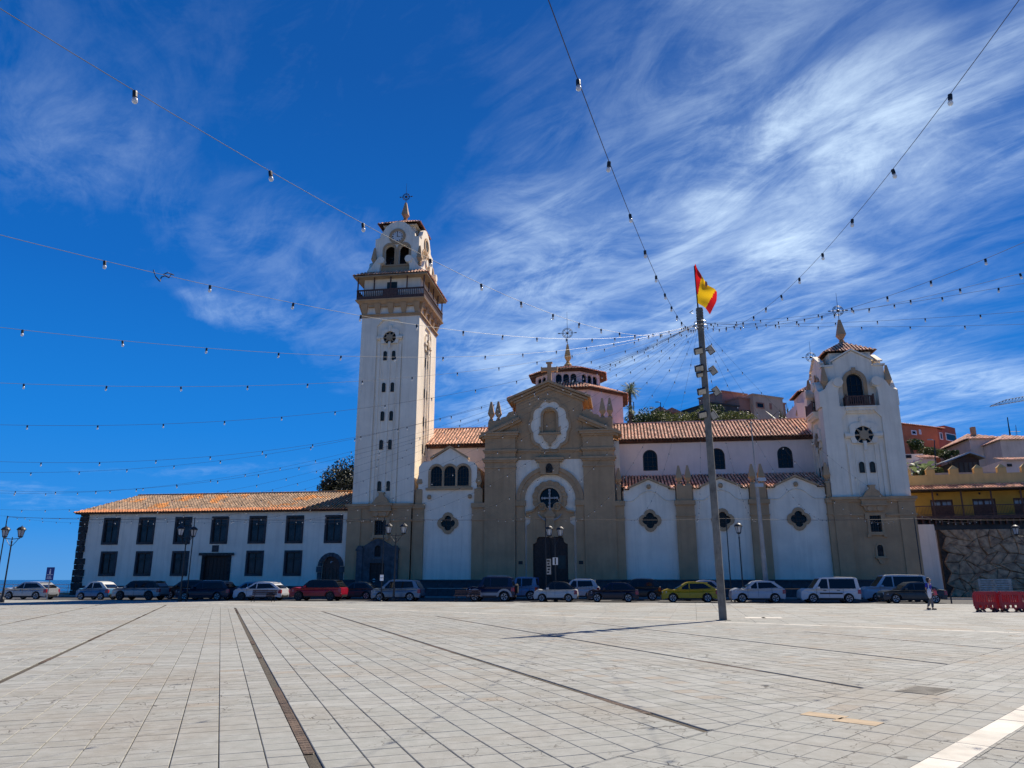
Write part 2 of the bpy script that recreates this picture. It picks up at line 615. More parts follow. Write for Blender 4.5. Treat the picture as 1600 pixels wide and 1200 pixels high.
class MB:
    def __init__(s, T=None):
        s.v, s.f, s.m, s.T = [], [], [], T

    def add(s, vs, fs, mi=0):
        b = len(s.v)
        if s.T:
            vs = [s.T(*p) for p in vs]
        s.v.extend([tuple(p) for p in vs])
        for q in fs:
            s.f.append(tuple(b + i for i in q))
            s.m.append(mi)
        return s

    def box(s, x0, x1, y0, y1, z0, z1, mi=0):
        return s.add([(x0, y0, z0), (x1, y0, z0), (x1, y1, z0), (x0, y1, z0),
                      (x0, y0, z1), (x1, y0, z1), (x1, y1, z1), (x0, y1, z1)],
                     [(0, 3, 2, 1), (4, 5, 6, 7), (0, 1, 5, 4), (1, 2, 6, 5), (2, 3, 7, 6), (3, 0, 4, 7)], mi)

    def taper(s, cx, cy, z0, z1, a0, b0, a1, b1, mi=0):
        """box whose half sizes change from (a0,b0) to (a1,b1)"""
        return s.add([(cx - a0, cy - b0, z0), (cx + a0, cy - b0, z0), (cx + a0, cy + b0, z0), (cx - a0, cy + b0, z0),
                      (cx - a1, cy - b1, z1), (cx + a1, cy - b1, z1), (cx + a1, cy + b1, z1), (cx - a1, cy + b1, z1)],
                     [(0, 3, 2, 1), (4, 5, 6, 7), (0, 1, 5, 4), (1, 2, 6, 5), (2, 3, 7, 6), (3, 0, 4, 7)], mi)

    def prism(s, out, y0, y1, holes=(), mi=0):
        """outline in (x, z) pulled from y0 to y1, with openings through it"""
        loops = [list(out)] + [list(h) for h in holes]
        tri = tessellate_polygon([[Vector((p[0], p[1], 0)) for p in lp] for lp in loops])
        flat = [p for lp in loops for p in lp]
        n = len(flat)
        vs = [(p[0], y0, p[1]) for p in flat] + [(p[0], y1, p[1]) for p in flat]
        fs = []
        for a, b, c in tri:
            A, B, C = flat[a], flat[b], flat[c]
            cr = (B[0] - A[0]) * (C[1] - A[1]) - (B[1] - A[1]) * (C[0] - A[0])
            if cr < 0:
                b, c = c, b
            fs.append((a, b, c))
            fs.append((n + a, n + c, n + b))
        st = 0
        for k, lp in enumerate(loops):
            L = len(lp)
            area = sum(lp[i][0] * lp[(i + 1) % L][1] - lp[(i + 1) % L][0] * lp[i][1] for i in range(L))
            for i in range(L):
                a, b = st + i, st + (i + 1) % L
                if (area > 0) == (k == 0):
                    fs.append((a, n + a, n + b, b))
                else:
                    fs.append((a, b, n + b, n + a))
            st += L
        return s.add(vs, fs, mi)

    def tube(s, pts, r, n=6, mi=0, r1=None, cap=True):
        pts = [Vector(p) for p in pts]
        vs, fs = [], []
        L = len(pts)
        for i, p in enumerate(pts):
            d = (pts[min(i + 1, L - 1)] - pts[max(i - 1, 0)]).normalized()
            a = d.cross(Vector((0, 0, 1)))
            if a.length < .05:
                a = d.cross(Vector((0, 1, 0)))
            a.normalize()
            b = a.cross(d)
            rr = r if r1 is None else r + (r1 - r) * i / (L - 1)
            for k in range(n):
                t = 2 * pi * k / n
                vs.append(p + a * cos(t) * rr + b * sin(t) * rr)
        for i in range(L - 1):
            for k in range(n):
                fs.append((i * n + k, i * n + (k + 1) % n, (i + 1) * n + (k + 1) % n, (i + 1) * n + k))
        if cap:
            fs.append(tuple(range(n)))
            fs.append(tuple((L - 1) * n + k for k in reversed(range(n))))
        return s.add(vs, fs, mi)

    def lathe(s, prof, c=(0, 0, 0), n=12, mi=0, ph=0.):
        """profile [(radius, z)] turned round a vertical axis"""
        vs, fs = [], []
        for r, z in prof:
            for k in range(n):
                t = 2 * pi * k / n + ph
                vs.append((c[0] + r * cos(t), c[1] + r * sin(t), c[2] + z))
        for i in range(len(prof) - 1):
            for k in range(n):
                fs.append((i * n + k, i * n + (k + 1) % n, (i + 1) * n + (k + 1) % n, (i + 1) * n + k))
        fs.append(tuple(reversed(range(n))))
        fs.append(tuple((len(prof) - 1) * n + k for k in range(n)))
        return s.add(vs, fs, mi)

    def disc(s, cx, cz, r, y0, y1, n=20, mi=0, holes=()):
        return s.prism([(cx + r * cos(2 * pi * k / n), cz + r * sin(2 * pi * k / n)) for k in range(n)], y0, y1, holes, mi)

    def mesh(s, name, mats, smooth=False, bevel=0.):
        me = bpy.data.meshes.new(name)
        me.from_pydata(s.v, [], s.f)
        for m in mats:
            me.materials.append(m)
        if len(mats) > 1:
            me.polygons.foreach_set('material_index', s.m)
        if smooth:
            me.polygons.foreach_set('use_smooth', [True] * len(me.polygons))
        me.update()
        return me

    def build(s, name, mats, parent=None, smooth=False, kind=None, label=None, off=None):
        """link the collected shapes (frame coordinates) as one object under parent"""
        o_ = OFF[parent.name] if parent is not None else Vector(off or (0, 0, 0))
        s.v = [(p[0] - o_.x, p[1] - o_.y, p[2] - o_.z) for p in s.v]
        if not isinstance(mats, (list, tuple)):
            mats = [mats]
        o = bpy.data.objects.new(name, s.mesh(name, mats, smooth))
        COL.objects.link(o)
        if parent is not None:
            o.parent = parent
        OFF[o.name] = Vector(o_)
        return tag(o, label, None, None, kind)


def place(name, me, parent, at, rotz=0., kind=None, scale=None):
    """one copy of a shared mesh, at 'at' in the parent's frame coordinates"""
    o = bpy.data.objects.new(name, me)
    COL.objects.link(o)
    o.parent = parent
    o.location = Vector(at) - OFF[parent.name]
    o.rotation_euler = (0, 0, rotz)
    if scale:
        o.scale = scale
    OFF[o.name] = Vector(at)
    if kind:
        o['kind'] = kind
    return o


def free(name, me, at, label, cat, fr=WORLD, rotz=0., group=None):
    o = bpy.data.objects.new(name, me)
    COL.objects.link(o)
    o.location = fr.w(*at)
    o.rotation_euler = (0, 0, -fr.a + rotz)
    OFF[o.name] = Vector(at)
    return tag(o, label, cat, group)


def copy_tree(o, parent=None):
    c = o.copy()
    COL.objects.link(c)
    OFF[c.name] = OFF[o.name]
    if parent is not None:
        c.parent = parent
    for ch in list(o.children):
        copy_tree(ch, c)
    return c


def arch(cx, z0, w, h, n=10):
    """outline of a round headed opening: width w, total height h"""
    r = w / 2
    zc = z0 + h - r
    return [(cx - r, z0), (cx + r, z0)] + [(cx + r * cos(pi * k / n), zc + r * sin(pi * k / n)) for k in range(n + 1)]


def rect(x0, x1, z0, z1):
    return [(x0, z0), (x1, z0), (x1, z1), (x0, z1)]


def quatre(cx, cz, s_, n=6):
    """four lobed outline, half size s_"""
    pts = []
    r = s_ * .52
    for q in range(4):
        a0 = q * pi / 2
        ox, oz = cx + cos(a0) * (s_ - r), cz + sin(a0) * (s_ - r)
        for k in range(n + 1):
            t = a0 - pi * .5 + pi * k / n
            pts.append((ox + r * cos(t), oz + r * sin(t)))
        a1 = a0 + pi / 4
        pts.append((cx + cos(a1) * s_ * .80, cz + sin(a1) * s_ * .80))
    return pts


def scallop(cx, cz, a, b, lobes, amp, n=6, t0=0., t1=2 * pi):
    pts = []
    tot_ = lobes * n
    for k in range(tot_):
        t = t0 + (t1 - t0) * k / tot_
        m = 1 + amp * abs(sin(lobes * (t - t0) / (t1 - t0) * pi))
        pts.append((cx + a * m * cos(t), cz + b * m * sin(t)))
    return pts


def band(mb, pts, h, y0, y1, mi=0):
    """raking or wavy moulding: polyline in (x,z) given height h"""
    up = [(x, z + h) for x, z in reversed(pts)]
    mb.prism(list(pts) + up, y0, y1, (), mi)


def tile_roof(mb, A, B, C, D, pitch=.31, course=.42, mi=0, mpan=1, eave_mi=None):
    """curved clay tiles over the slope A (eave left) B (eave right) C (ridge right) D (ridge left)"""
    A, B, C, D = map(Vector, (A, B, C, D))
    e = (B - A)
    L = e.length
    e.normalize()
    up = (D - A) - e * (D - A).dot(e)
    Sl = up.length
    up.normalize()
    nn = e.cross(up)
    if nn.z < 0:
        nn = -nn
    dl, dr = (D - A).dot(e), (C - A).dot(e)
    mb.add([A - nn * .02, B - nn * .02, C - nn * .02, D - nn * .02], [(0, 1, 2, 3)], mpan)
    nc = max(1, int(L / pitch))
    p = L / nc
    r = p * .31
    for i in range(nc):
        u = (i + .5) * p
        vm, v_lo = Sl, 0.
        if dl > 0 and u < dl:
            vm = Sl * u / dl
        if dr < L and u > dr:
            vm = min(vm, Sl * (L - u) / (L - dr))
        if vm < .12:
            continue
        v = -.06
        k = 0
        while v < vm - .05:
            v1 = min(v + course * 1.12, vm)
            du = random.uniform(-.012, .012)
            vs = []
            for (vv, lift, rr) in ((v, .035, r * 1.06), (v1, .0, r * .88)):
                for q in range(5):
                    t = pi * q / 4
                    vs.append(A + e * (u + du + rr * cos(t)) + up * vv + nn * (rr * .85 * sin(t) + lift))
            m_ = eave_mi if (eave_mi is not None and k < 2) else mi
            mb.add(vs, [(q, q + 1, q + 6, q + 5) for q in range(4)] + [(0, 4, 3, 2, 1)], m_)
            v += course
            k += 1


def obelisk(mb, cx, cy, z0, h, w, mi=0):
    """tapering faceted pinnacle on a small waisted foot"""
    mb.taper(cx, cy, z0, z0 + h * .10, w * .42, w * .42, w * .30, w * .30, mi)
    mb.lathe([(w * .16, 0), (w * .34, h * .05), (w * .16, h * .10)], (cx, cy, z0 + h * .10), 8, mi)
    mb.taper(cx, cy, z0 + h * .20, z0 + h * .38, w * .20, w * .20, w * .5, w * .5, mi)
    mb.taper(cx, cy, z0 + h * .38, z0 + h, w * .5, w * .5, w * .13, w * .13, mi)


def vane(root, cx, cy, z0, h, r, name='weather_vane'):
    """iron cross with a wheel of scrolls"""
    m = MB()
    m.tube([(cx, cy, z0), (cx, cy, z0 + h)], .035, 6, r1=.012)
    zc = z0 + h * .36
    for k in range(24):
        a, b = 2 * pi * k / 24, 2 * pi * (k + 1) / 24
        for q in (r, r * .8):
            m.tube([(cx + q * cos(a), cy, zc + q * sin(a)), (cx + q * cos(b), cy, zc + q * sin(b))], .028, 4, cap=False)
    for k in range(8):
        a = pi / 4 * k
        q = r * (1.75 if k % 4 == 0 else 1.0)
        m.tube([(cx, cy, zc), (cx + q * cos(a), cy, zc + q * sin(a))], .028, 4)
    m.lathe([(.02, -.14), (.15, -.05), (.15, .05), (.02, .14)], (cx, cy, zc), 8)
    for sgn in (-1, 1):
        m.tube([(cx + sgn * r * 1.35, cy, zc), (cx + sgn * r * 1.8, cy, zc)], .06, 5)
    return m.build(name, M['iron'], root)


# ------------------------------------------------------------------ ground
def sheet(name, pts, z, m):
    mb = MB()
    mb.add([(x, y, z) for x, y in pts], [tuple(range(len(pts)))])
    return mb.build(name, m, kind='structure')


sheet('sea', [(-30000, -6000), (30000, -6000), (30000, 50000), (-30000, 50000)], -6.0, M['sea'])
# terrain: flat round the square, a bluff over the beach on the left, hills behind on the right
tm = MB()
gx = [-64 + 4 * i for i in range(92)]
gy = [-80 + 4 * i for i in range(92)]


def smooth(a, b, x):
    t = max(0, min(1, (x - a) / (b - a)))
    return t * t * (3 - 2 * t)


def ground_h(x, y):
    shore = 91 + max(0, x + 30) * 2.4                 # the coast runs off behind the convent
    h = -.05
    hill = smooth(92, 150, y - .12 * x) * smooth(-12, 40, x) * (20 + 6 * smooth(20, 90, x))
    hill += smooth(150, 320, y) * smooth(20, 140, x) * 22
    hill *= 1 + .06 * sin(x * .13) + .05 * sin(y * .17 + x * .05)
    if y > shore or x < -62:
        h = -12
    return h + hill


vs = [(x, y, ground_h(x, y)) for y in gy for x in gx]
nx = len(gx)
fs = []
for j in range(len(gy) - 1):
    for i in range(nx - 1):
        fs.append((j * nx + i, j * nx + i + 1, (j + 1) * nx + i + 1, (j + 1) * nx + i))
tm.add(vs, fs)
terr = tm.build('ground', M['earth'], kind='structure', smooth=True)

# the street in front of the church
KERB_D = -15.0                                          # plaza edge, in the church frame
st = MB()
a, b, c_, d_ = CH.w(-75, -14.9), CH.w(95, -14.9), CH.w(95, -2.2), CH.w(-75, -2.2)
st.add([(p.x, p.y, .012) for p in (a, b, c_, d_)], [(0, 1, 2, 3)])
st.build('road', M['asphalt'], kind='structure')
sw = MB()
u = -75.
while u < 60:
    for k in range(2):
        sw.box(u + .01, u + .99, -2.05 + k, -1.07 + k, .0, .125)
    u += 1
sw.build('pavement', M['sidewalk'], kind='structure').matrix_world = Matrix.Translation((0, 72, 0)) @ Matrix.Rotation(-CH.a, 4, 'Z')
kb = MB()
u = -75.
while u < 60:
    kb.box(u + .006, u + .994, -2.22, -2.06, .0, .13)
    u += 1
kb.build('kerb', M['kerb'], kind='structure').matrix_world = Matrix.Translation((0, 72, 0)) @ Matrix.Rotation(-CH.a, 4, 'Z')


# --- plaza paving: cut stones between drains and marble strips
def clip(poly, nx_, ny_, c0):
    """keep the side where nx*x + ny*y >= c0"""
    out = []
    L = len(poly)
    for i in range(L):
        p, q = poly[i], poly[(i + 1) % L]
        dp, dq = p[0] * nx_ + p[1] * ny_ - c0, q[0] * nx_ + q[1] * ny_ - c0
        if dp >= 0:
            out.append(p)
        if (dp > 0 > dq) or (dp < 0 < dq):
            t = dp / (dp - dq)
            out.append((p[0] + (q[0] - p[0]) * t, p[1] + (q[1] - p[1]) * t))
    return out


S1P = Vector((15.75, 24.14))
S1D = Vector((-.777, .630)).normalized()
S1N = Vector((-S1D.y, -S1D.x))
S1N = Vector((-.630, -.777)).normalized()               # towards the camera side
S2P = Vector((3.60, 7.05))
S2D = Vector((.692, .722)).normalized()
S2N = Vector((-.722, .692)).normalized()                # towards the inner field
c1, c2 = S1N.dot(S1P), S2N.dot(S2P)
SW = .30
KN = Vector((sin(CH.a), cos(CH.a)))                     # away from camera, across the street
kc = KN.dot(CH.w(0, KERB_D).to_2d())
h_street = (-KN.x, -KN.y, -kc)
EDGE1 = 3.6
EDGE2 = 2.24
DN = Vector((.9354, .3535))
DD = Vector((-.3535, .9354))
drains = [-15.5, -11.4, -7.3, -3.17, .93, 5.05, 9.2, 13.3, 17.4, 21.5]
DW = .058

slabs = []


def fill(dirv, pw, pl, planes, stag=.0, q0=0.):
    """lay pw x pl stones along dirv inside the given half planes"""
    n_ = Vector((dirv.y, -dirv.x))
    for i in range(int(-70 / pw), int(70 / pw)):
        qa = i * pw + q0
        for j in range(int(-75 / pl), int(80 / pl)):
            ta = j * pl + (stag if i % 2 else 0)
            cx = n_ * (qa + pw / 2) + dirv * (ta + pl / 2)
            if cx.y < 4.5 or abs(cx.x) > cx.y * .72 + 9 or cx.y > 66:
                continue
            ok = True
            for (a_, b_, c0) in planes:
                if cx.x * a_ + cx.y * b_ < c0 - max(pw, pl):
                    ok = False
                    break
            if not ok:
                continue
            poly = [tuple(n_ * qx + dirv * tx) for qx, tx in ((qa, ta), (qa + pw, ta), (qa + pw, ta + pl), (qa, ta + pl))]
            for pln in planes:
                poly = clip(poly, *pln)
                if len(poly) < 3:
                    break
            if len(poly) < 3:
                continue
            ar = abs(sum(poly[k][0] * poly[(k + 1) % len(poly)][1] - poly[(k + 1) % len(poly)][0] * poly[k][1] for k in range(len(poly)))) / 2
            if ar < .004:
                continue
            slabs.append(poly)


inA = [(S1N.x, S1N.y, c1 + EDGE1), (S2N.x, S2N.y, c2 + EDGE2)]
prev = -60.
for q in drains + [60.]:
    fill(DD, .405, .30, inA + [(DN.x, DN.y, prev + (DW if prev > -50 else 0)), (-DN.x, -DN.y, -(q - DW))], 0, prev + DW if prev > -50 else drains[0] - 20.25)
    prev = q
perp2 = Vector((-S2D.y, S2D.x))
for pl in ([(S1N.x, S1N.y, c1 + SW / 2), (-S1N.x, -S1N.y, -(c1 + EDGE1 - .006)), (S2N.x, S2N.y, c2 + SW / 2)],
           [(S1N.x, S1N.y, c1 + EDGE1), (-S2N.x, -S2N.y, -(c2 + EDGE2 - .006)), (S2N.x, S2N.y, c2 + SW / 2)],
           [(S1N.x, S1N.y, c1 + SW / 2), (-S2N.x, -S2N.y, -(c2 - SW / 2))]):
    fill(S2D, .30, .56, pl)
zc_dir = Vector((sin(R(13.3)), cos(R(13.3))))
fill(zc_dir, 1.1, 1.1, [(-S1N.x, -S1N.y, -(c1 - SW / 2)), h_street], .55)


def slab_geo(mb, poly, gap=.0038, ch=.006, h=.02, jit=True, mi=0):
    cx = sum(p[0] for p in poly) / len(poly)
    cy = sum(p[1] for p in poly) / len(poly)
    n = len(poly)
    z = h + (random.uniform(-.0016, .0016) if jit else 0)
    tx, ty = (random.uniform(-.003, .003), random.uniform(-.003, .003)) if jit else (0, 0)

    def ins(p, g):
        dx, dy = cx - p[0], cy - p[1]
        l = math.hypot(dx, dy) + 1e-6
        k = min(.45, g * 1.35 / l)
        return p[0] + dx * k, p[1] + dy * k
    vs = []
    for g, zz_ in ((gap, .0), (gap, z - .006), (gap + ch, z)):
        for p in poly:
            x, y = ins(p, g)
            vs.append((x, y, zz_ + ((x - cx) * tx + (y - cy) * ty if zz_ > 0 else 0)))
    fs = [tuple(2 * n + k for k in range(n))]
    for r_ in (0, 1):
        for k in range(n):
            fs.append((r_ * n + k, r_ * n + (k + 1) % n, (r_ + 1) * n + (k + 1) % n, (r_ + 1) * n + k))
    ar = sum(poly[k][0] * poly[(k + 1) % n][1] - poly[(k + 1) % n][0] * poly[k][1] for k in range(n))
    if ar < 0:
        fs = [tuple(reversed(f)) for f in fs]
    mb.add(vs, fs, mi)


base = MB()
pz = [(-70, -20), (60, -20)]
e1, e2 = CH.w(95, KERB_D), CH.w(-75, KERB_D)
base.add([(-70, -30, .0), (90, -30, .0), (e1.x, e1.y, .0), (e2.x, e2.y, .0)], [(0, 1, 2, 3)])
plaza = base.build('plaza', M['joint'], kind='structure')


def near_key(poly):
    x = sum(p[0] for p in poly) / len(poly)
    y = sum(p[1] for p in poly) / len(poly)
    vis = abs(x) < y * .66 and y > 7.0
    return (0 if vis else 1, y)


slabs.sort(key=near_key)
for poly in slabs[:290]:
    cx, cy = poly[0]
    mb = MB()
    slab_geo(mb, [(p[0] - cx, p[1] - cy) for p in poly])
    o = bpy.data.objects.new('paving_stone', mb.mesh('paving_stone', [M['paver']]))
    COL.objects.link(o)
    o.parent = plaza
    o.location = (cx, cy, 0)
rest = MB()
for poly in slabs[290:]:
    slab_geo(rest, poly)
rest.build('paving_field', M['paver'], plaza, kind='stuff')


def strip_slabs(p0, dv, nv, half, t0, t1, step):
    t = t0
    mb = MB()
    while t < t1:
        a_ = p0 + dv * t
        b_ = p0 + dv * min(t + step, t1)
        slab_geo(mb, [tuple(a_ - nv * half), tuple(b_ - nv * half), tuple(b_ + nv * half), tuple(a_ + nv * half)], .003, .005, .021)
        t += step
    return mb


ms = strip_slabs(S1P, S1D, S1N, SW / 2, -14, 56, .9)
ms.v = ms.v + []
ms.build('marble_strip', M['marble'], plaza, kind='stuff')
ms = strip_slabs(S2P, S2D, S2N, SW / 2, -4, 14.5, .9)
ms.build('marble_strip', M['marble'], plaza, kind='stuff')
# the drains: recessed channels with rusty covers here and there
for q in drains:
    # find where the line crosses the two edges of the field
    def hit(nv, cc):
        return (cc - nv.dot(DN * q)) / nv.dot(DD)
    t1 = hit(S1N, c1 + EDGE1)
    t0 = hit(S2N, c2 + EDGE2)
    lo, hi = max(-6., t0), t1
    if hi - lo < 2:
        continue
    ch_ = MB()
    t = lo
    while t < hi:
        L_ = random.choice((1.2, 1.8, 2.4))
        e_ = min(hi, t + L_)
        rust = random.random() < .3
        zt = .015 if rust else .007
        a_, b_ = DN * q + DD * (t + .01), DN * q + DD * (e_ - .01)
        w_ = DW - .008
        ch_.add([(a_.x - DN.x * w_, a_.y - DN.y * w_, zt), (a_.x + DN.x * w_, a_.y + DN.y * w_, zt),
                 (b_.x + DN.x * w_, b_.y + DN.y * w_, zt), (b_.x - DN.x * w_, b_.y - DN.y * w_, zt)], [(0, 1, 2, 3)], 0 if rust else 1)
        if rust:
            for k in range(int((e_ - t) / .12)):
                cc_ = DN * q + DD * (t + .06 + k * .12)
                for sgn in (-1, 1):
                    p_ = cc_ + DN * sgn * w_ * .5
                    ch_.box(p_.x - .02, p_.x + .02, p_.y - .02, p_.y + .02, zt, zt + .003, 0)
        t = e_
    ch_.build('drain_channel', [M['rust'], M['soil']], plaza)
# iron manhole cover and two newer pavers
exec_pts = []

# ------------------------------------------------------------------ shared pieces
_cache = {}


def window_meshes(w, h, kind):
    key = (round(w, 2), round(h, 2), kind)
    if key in _cache:
        return _cache[key]
    fr_ = MB()
    if kind == 'sash':            # basalt surround with double casement
        fr_.prism(rect(-w / 2, w / 2, 0, h), -.04, .10, [rect(-w / 2 + .2, w / 2 - .2, .2, h - .2)])
        wd = MB()
        a_, b_, z0, z1 = -w / 2 + .2, w / 2 - .2, .2, h - .2
        zt = z0 + (z1 - z0) * .72
        wd.prism(rect(a_, b_, z0, z1), .10, .16, [rect(a_ + .07, -.035, z0 + .07, zt - .03), rect(.035, b_ - .07, z0 + .07, zt - .03),
                                                 rect(a_ + .07, -.035, zt + .04, z1 - .07), rect(.035, b_ - .07, zt + .04, z1 - .07)])
        gl = MB()
        gl.box(a_, b_, .165, .18, z0, z1)
        r = (fr_.mesh('window_surround', [M['basalt']]), wd.mesh('casement', [M['frame']]), gl.mesh('pane', [M['glassold']]))
    else:                         # round headed
        k = .12 if kind == 'arch' else .06
        fr_.prism(arch(0, 0, w, h), .10, .17, [arch(0, k, w - 2 * k, h - 2 * k)])
        if w > .9:
            for x in ((-w * .17, w * .17) if kind != 'bars' else (-w * .25, 0, w * .25)):
                fr_.box(x - .025, x + .025, .11, .15, k, h - k * 1.5 - abs(x) * .35)
            n_ = 4
            for q in range(1, n_):
                fr_.box(-w / 2 + k, w / 2 - k, .115, .145, h * q / n_ * .85 - .02, h * q / n_ * .85 + .02)
        gl = MB()
        gl.prism(arch(0, 0, w, h), .175, .19)
        r = (fr_.mesh('window_frame', [M['frame']]), None, gl.mesh('pane', [M['glass'] if w > .6 else M['glassgreen']]))
    _cache[key] = r
    return r


def window(root, cx, y, z0, w, h, kind, rotz=0.):
    a_, b_, g_ = window_meshes(w, h, kind)
    o = place('window', a_, root, (cx, y, z0), rotz)
    if b_:
        c = bpy.data.objects.new('casement', b_)
        COL.objects.link(c)
        c.parent = o
    p = bpy.data.objects.new('pane', g_)
    COL.objects.link(p)
    p.parent = o
    return o


# ------------------------------------------------------------------ convent
cv = thing('convent', 'long white two storey convent with dark framed windows and weathered orange tile roof', 'building', CH, (-30.6, 0, 0))
uL, uR, ZE = -45.1, -16.3, 8.2
up = [CH.px(x, 830)[0] for x in (173.5, 228.5, 285.5, 343, 402, 460, 521)]
lo_ = [CH.px(x, 880)[0] for x in (169, 224, 281, 397.5, 457.5)]
holes = [rect(x - .88, x + .88, 5.12, 7.75) for x in up] + [rect(x - .88, x + .88, 2.0, 4.4) for x in lo_]
door_x = CH.px(337, 890)[0]
arch_x = CH.px(516.5, 890)[0]
holes.append(rect(door_x - 1.3, door_x + 1.3, .13, 3.9))
holes.append(arch(arch_x, .13, 1.9, 3.7))
w = MB()
w.prism([(uL, 1.0), (uR, 1.0), (uR, ZE), (uL, ZE)], 0, .35, [h for h in holes if min(p[1] for p in h) > 1])
w = MB()
w.prism([(uL, .1), (uR, .1), (uR, ZE), (uL, ZE)], 0, .35, holes)
w.box(uL, uL + .3, .35, 10, .1, ZE)
w.box(uL, uR, 9.7, 10, .1, ZE)
w.build('wall', M['white'], cv)
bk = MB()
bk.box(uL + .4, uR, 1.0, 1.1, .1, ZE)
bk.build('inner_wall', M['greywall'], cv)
pl_ = MB()
segs = [(uL + .9, door_x - 1.5), (door_x + 1.5, arch_x - 1.35), (arch_x + 1.35, uR)]
for a_, b_ in segs:
    x = a_
    while x < b_ - .05:
        e_ = min(b_, x + 1.35)
        pl_.box(x + .008, e_ - .008, -.06, -.002, .1, 1.02)
        x = e_
pl_.build('plinth', M['basalt'], cv)
for x in up:
    window(cv, x, -.03, 5.08, 1.84, 2.72, 'sash')
for x in lo_:
    window(cv, x, -.03, 1.97, 1.84, 2.44, 'sash')
d = MB()
d.box(door_x - 1.3, door_x + 1.3, .20, .26, .12, 3.9)
for k in range(6):
    for q in range(4):
        x0 = door_x - 1.22 + k * .41
        d.box(x0, x0 + .36, .16, .20, .35 + q * .86, 1.1 + q * .86)
dd = d.build('door', M['darkwood'], cv)
d = MB()
d.prism(rect(door_x - 1.55, door_x + 1.55, .1, 4.1), -.10, .12, [rect(door_x - 1.25, door_x + 1.25, .1, 3.85)])
d.box(door_x - 1.85, door_x + 1.85, -.22, -.11, 3.95, 4.2)
d.build('door_surround', M['rough'], cv)
d = MB()
d.prism(rect(-29.98 - .35, -29.98 + .35, 4.3, 4.95), -.05, .01, [rect(-29.98 - .2, -29.98 + .2, 4.45, 4.8)])
d.box(-30.2, -29.76, -.01, .01, 4.42, 4.82)
d.build('plaque', M['basalt'], cv)
d = MB()
for k in range(9):          # voussoirs of the arched door
    a0, a1 = pi * k / 9, pi * (k + 1) / 9
    zc = .13 + 3.7 - .95
    d.prism([(arch_x + r_ * cos(t), zc + r_ * sin(t)) for r_, t in ((.93, a0 + .012), (1.3, a0 + .012), (1.3, a1 - .012), (.93, a1 - .012))], -.12, .05)
for sgn in (-1, 1):
    for k in range(5):
        z0 = .12 + k * .55
        x0, x1 = sorted((arch_x + sgn * .93, arch_x + sgn * (1.3 if k < 4 else 1.4)))
        d.box(x0, x1, -.12 - (.04 if k == 4 else 0), .05, z0, z0 + .53)
d.build('arch_surround', M['portal'], cv)
d = MB()
d.prism(arch(arch_x, .13, 1.9, 3.7), .25, .3)
for k in range(5):
    d.box(arch_x - .9 + k * .37, arch_x - .58 + k * .37, .2, .25, .3, 2.7)
dd = d.build('arched_door', M['brownwood'], cv)
d = MB()
d.lathe([(.14, 0), (.14, .02)], (arch_x + .05, .1, 3.3), 10)
d.tube([(arch_x, .15, 3.35), (arch_x, -.1, 3.2)], .03, 6)
d.build('door_lamp', M['signwhite'], dd)
# rough dark corner stones at the sea end
z = .0
k = 0
while z < 8.0:
    h_ = random.uniform(.45, .75)
    wq = random.uniform(.80, 1.0) + (.22 if z < 3.6 else 0)
    q = MB()
    q.add([(uL - .16 + random.uniform(-.06, .06), -.14, z), (uL - .16 + wq + random.uniform(-.08, .08), -.10, z),
           (uL - .16 + wq + random.uniform(-.1, .1), -.12, z + h_ - .03), (uL - .16 + random.uniform(-.06, .06), -.14, z + h_ - .03),
           (uL - .16, 1.2, z), (uL - .16 + wq, .0, z), (uL - .16 + wq, .0, z + h_ - .03), (uL - .16, 1.2, z + h_ - .03)],
          [(0, 1, 2, 3), (4, 7, 6, 5), (0, 4, 5, 1), (1, 5, 6, 2), (2, 6, 7, 3), (3, 7, 4, 0)])
    q.build('quoin_stone', M['rough'], cv)
    z += h_
rf = MB()
EZ, RZ = ZE + .12, 10.62
A_, B_, C_, D_ = (uL - .75, -.55, EZ), (uR + .1, -.55, EZ), (uR + .1, 5, RZ), (-42.5, 5, RZ)
rb = rf.build
roof = MB()
roof.prism([(uL - .6, ZE - .02), (uR, ZE - .02), (uR, ZE + .1), (uL - .6, ZE + .1)], -.42, 10.4)
roof = roof.build('roof', M['tilepan'], cv)
tile_roof(rf, A_, B_, C_, D_, .30, .42, 0, 1, 2)
tile_roof(rf, (uL - .75, 10.5, EZ), (uL - .75, -.55, EZ), (-42.5, 5, RZ), (-42.5, 5.01, RZ), .30, .42, 0, 1, 2)
tile_roof(rf, (uR, 10.5, EZ), (uL - .75, 10.5, EZ), (-42.5, 5, RZ), (uR, 5, RZ), .30, .5, 0, 1)
rf.build('roof_tiles', [M['tileold'], M['tilepan'], M['tilenew']], roof, kind='stuff')
rg = MB()
x = -42.6
while x < uR:
    rg.tube([(x, 5, RZ + .03), (x + .42, 5, RZ + .05)], .13, 7)
    x += .4
rg.build('ridge_tiles', M['tileold'], roof, kind='stuff')


# ------------------------------------------------------------------ towers
def star(mb, cx, cz, R_, r_, y0, y1, n=8):
    pts = []
    for k in range(n * 2):
        rr = R_ if k % 2 == 0 else r_
        if k % 2 == 0 and (k // 2) % 2 == 1:
            rr = R_ * .85
        pts.append((cx + rr * cos(pi * k / n + pi / 2), cz + rr * sin(pi * k / n + pi / 2)))
    mb.prism(pts, y0, y1)


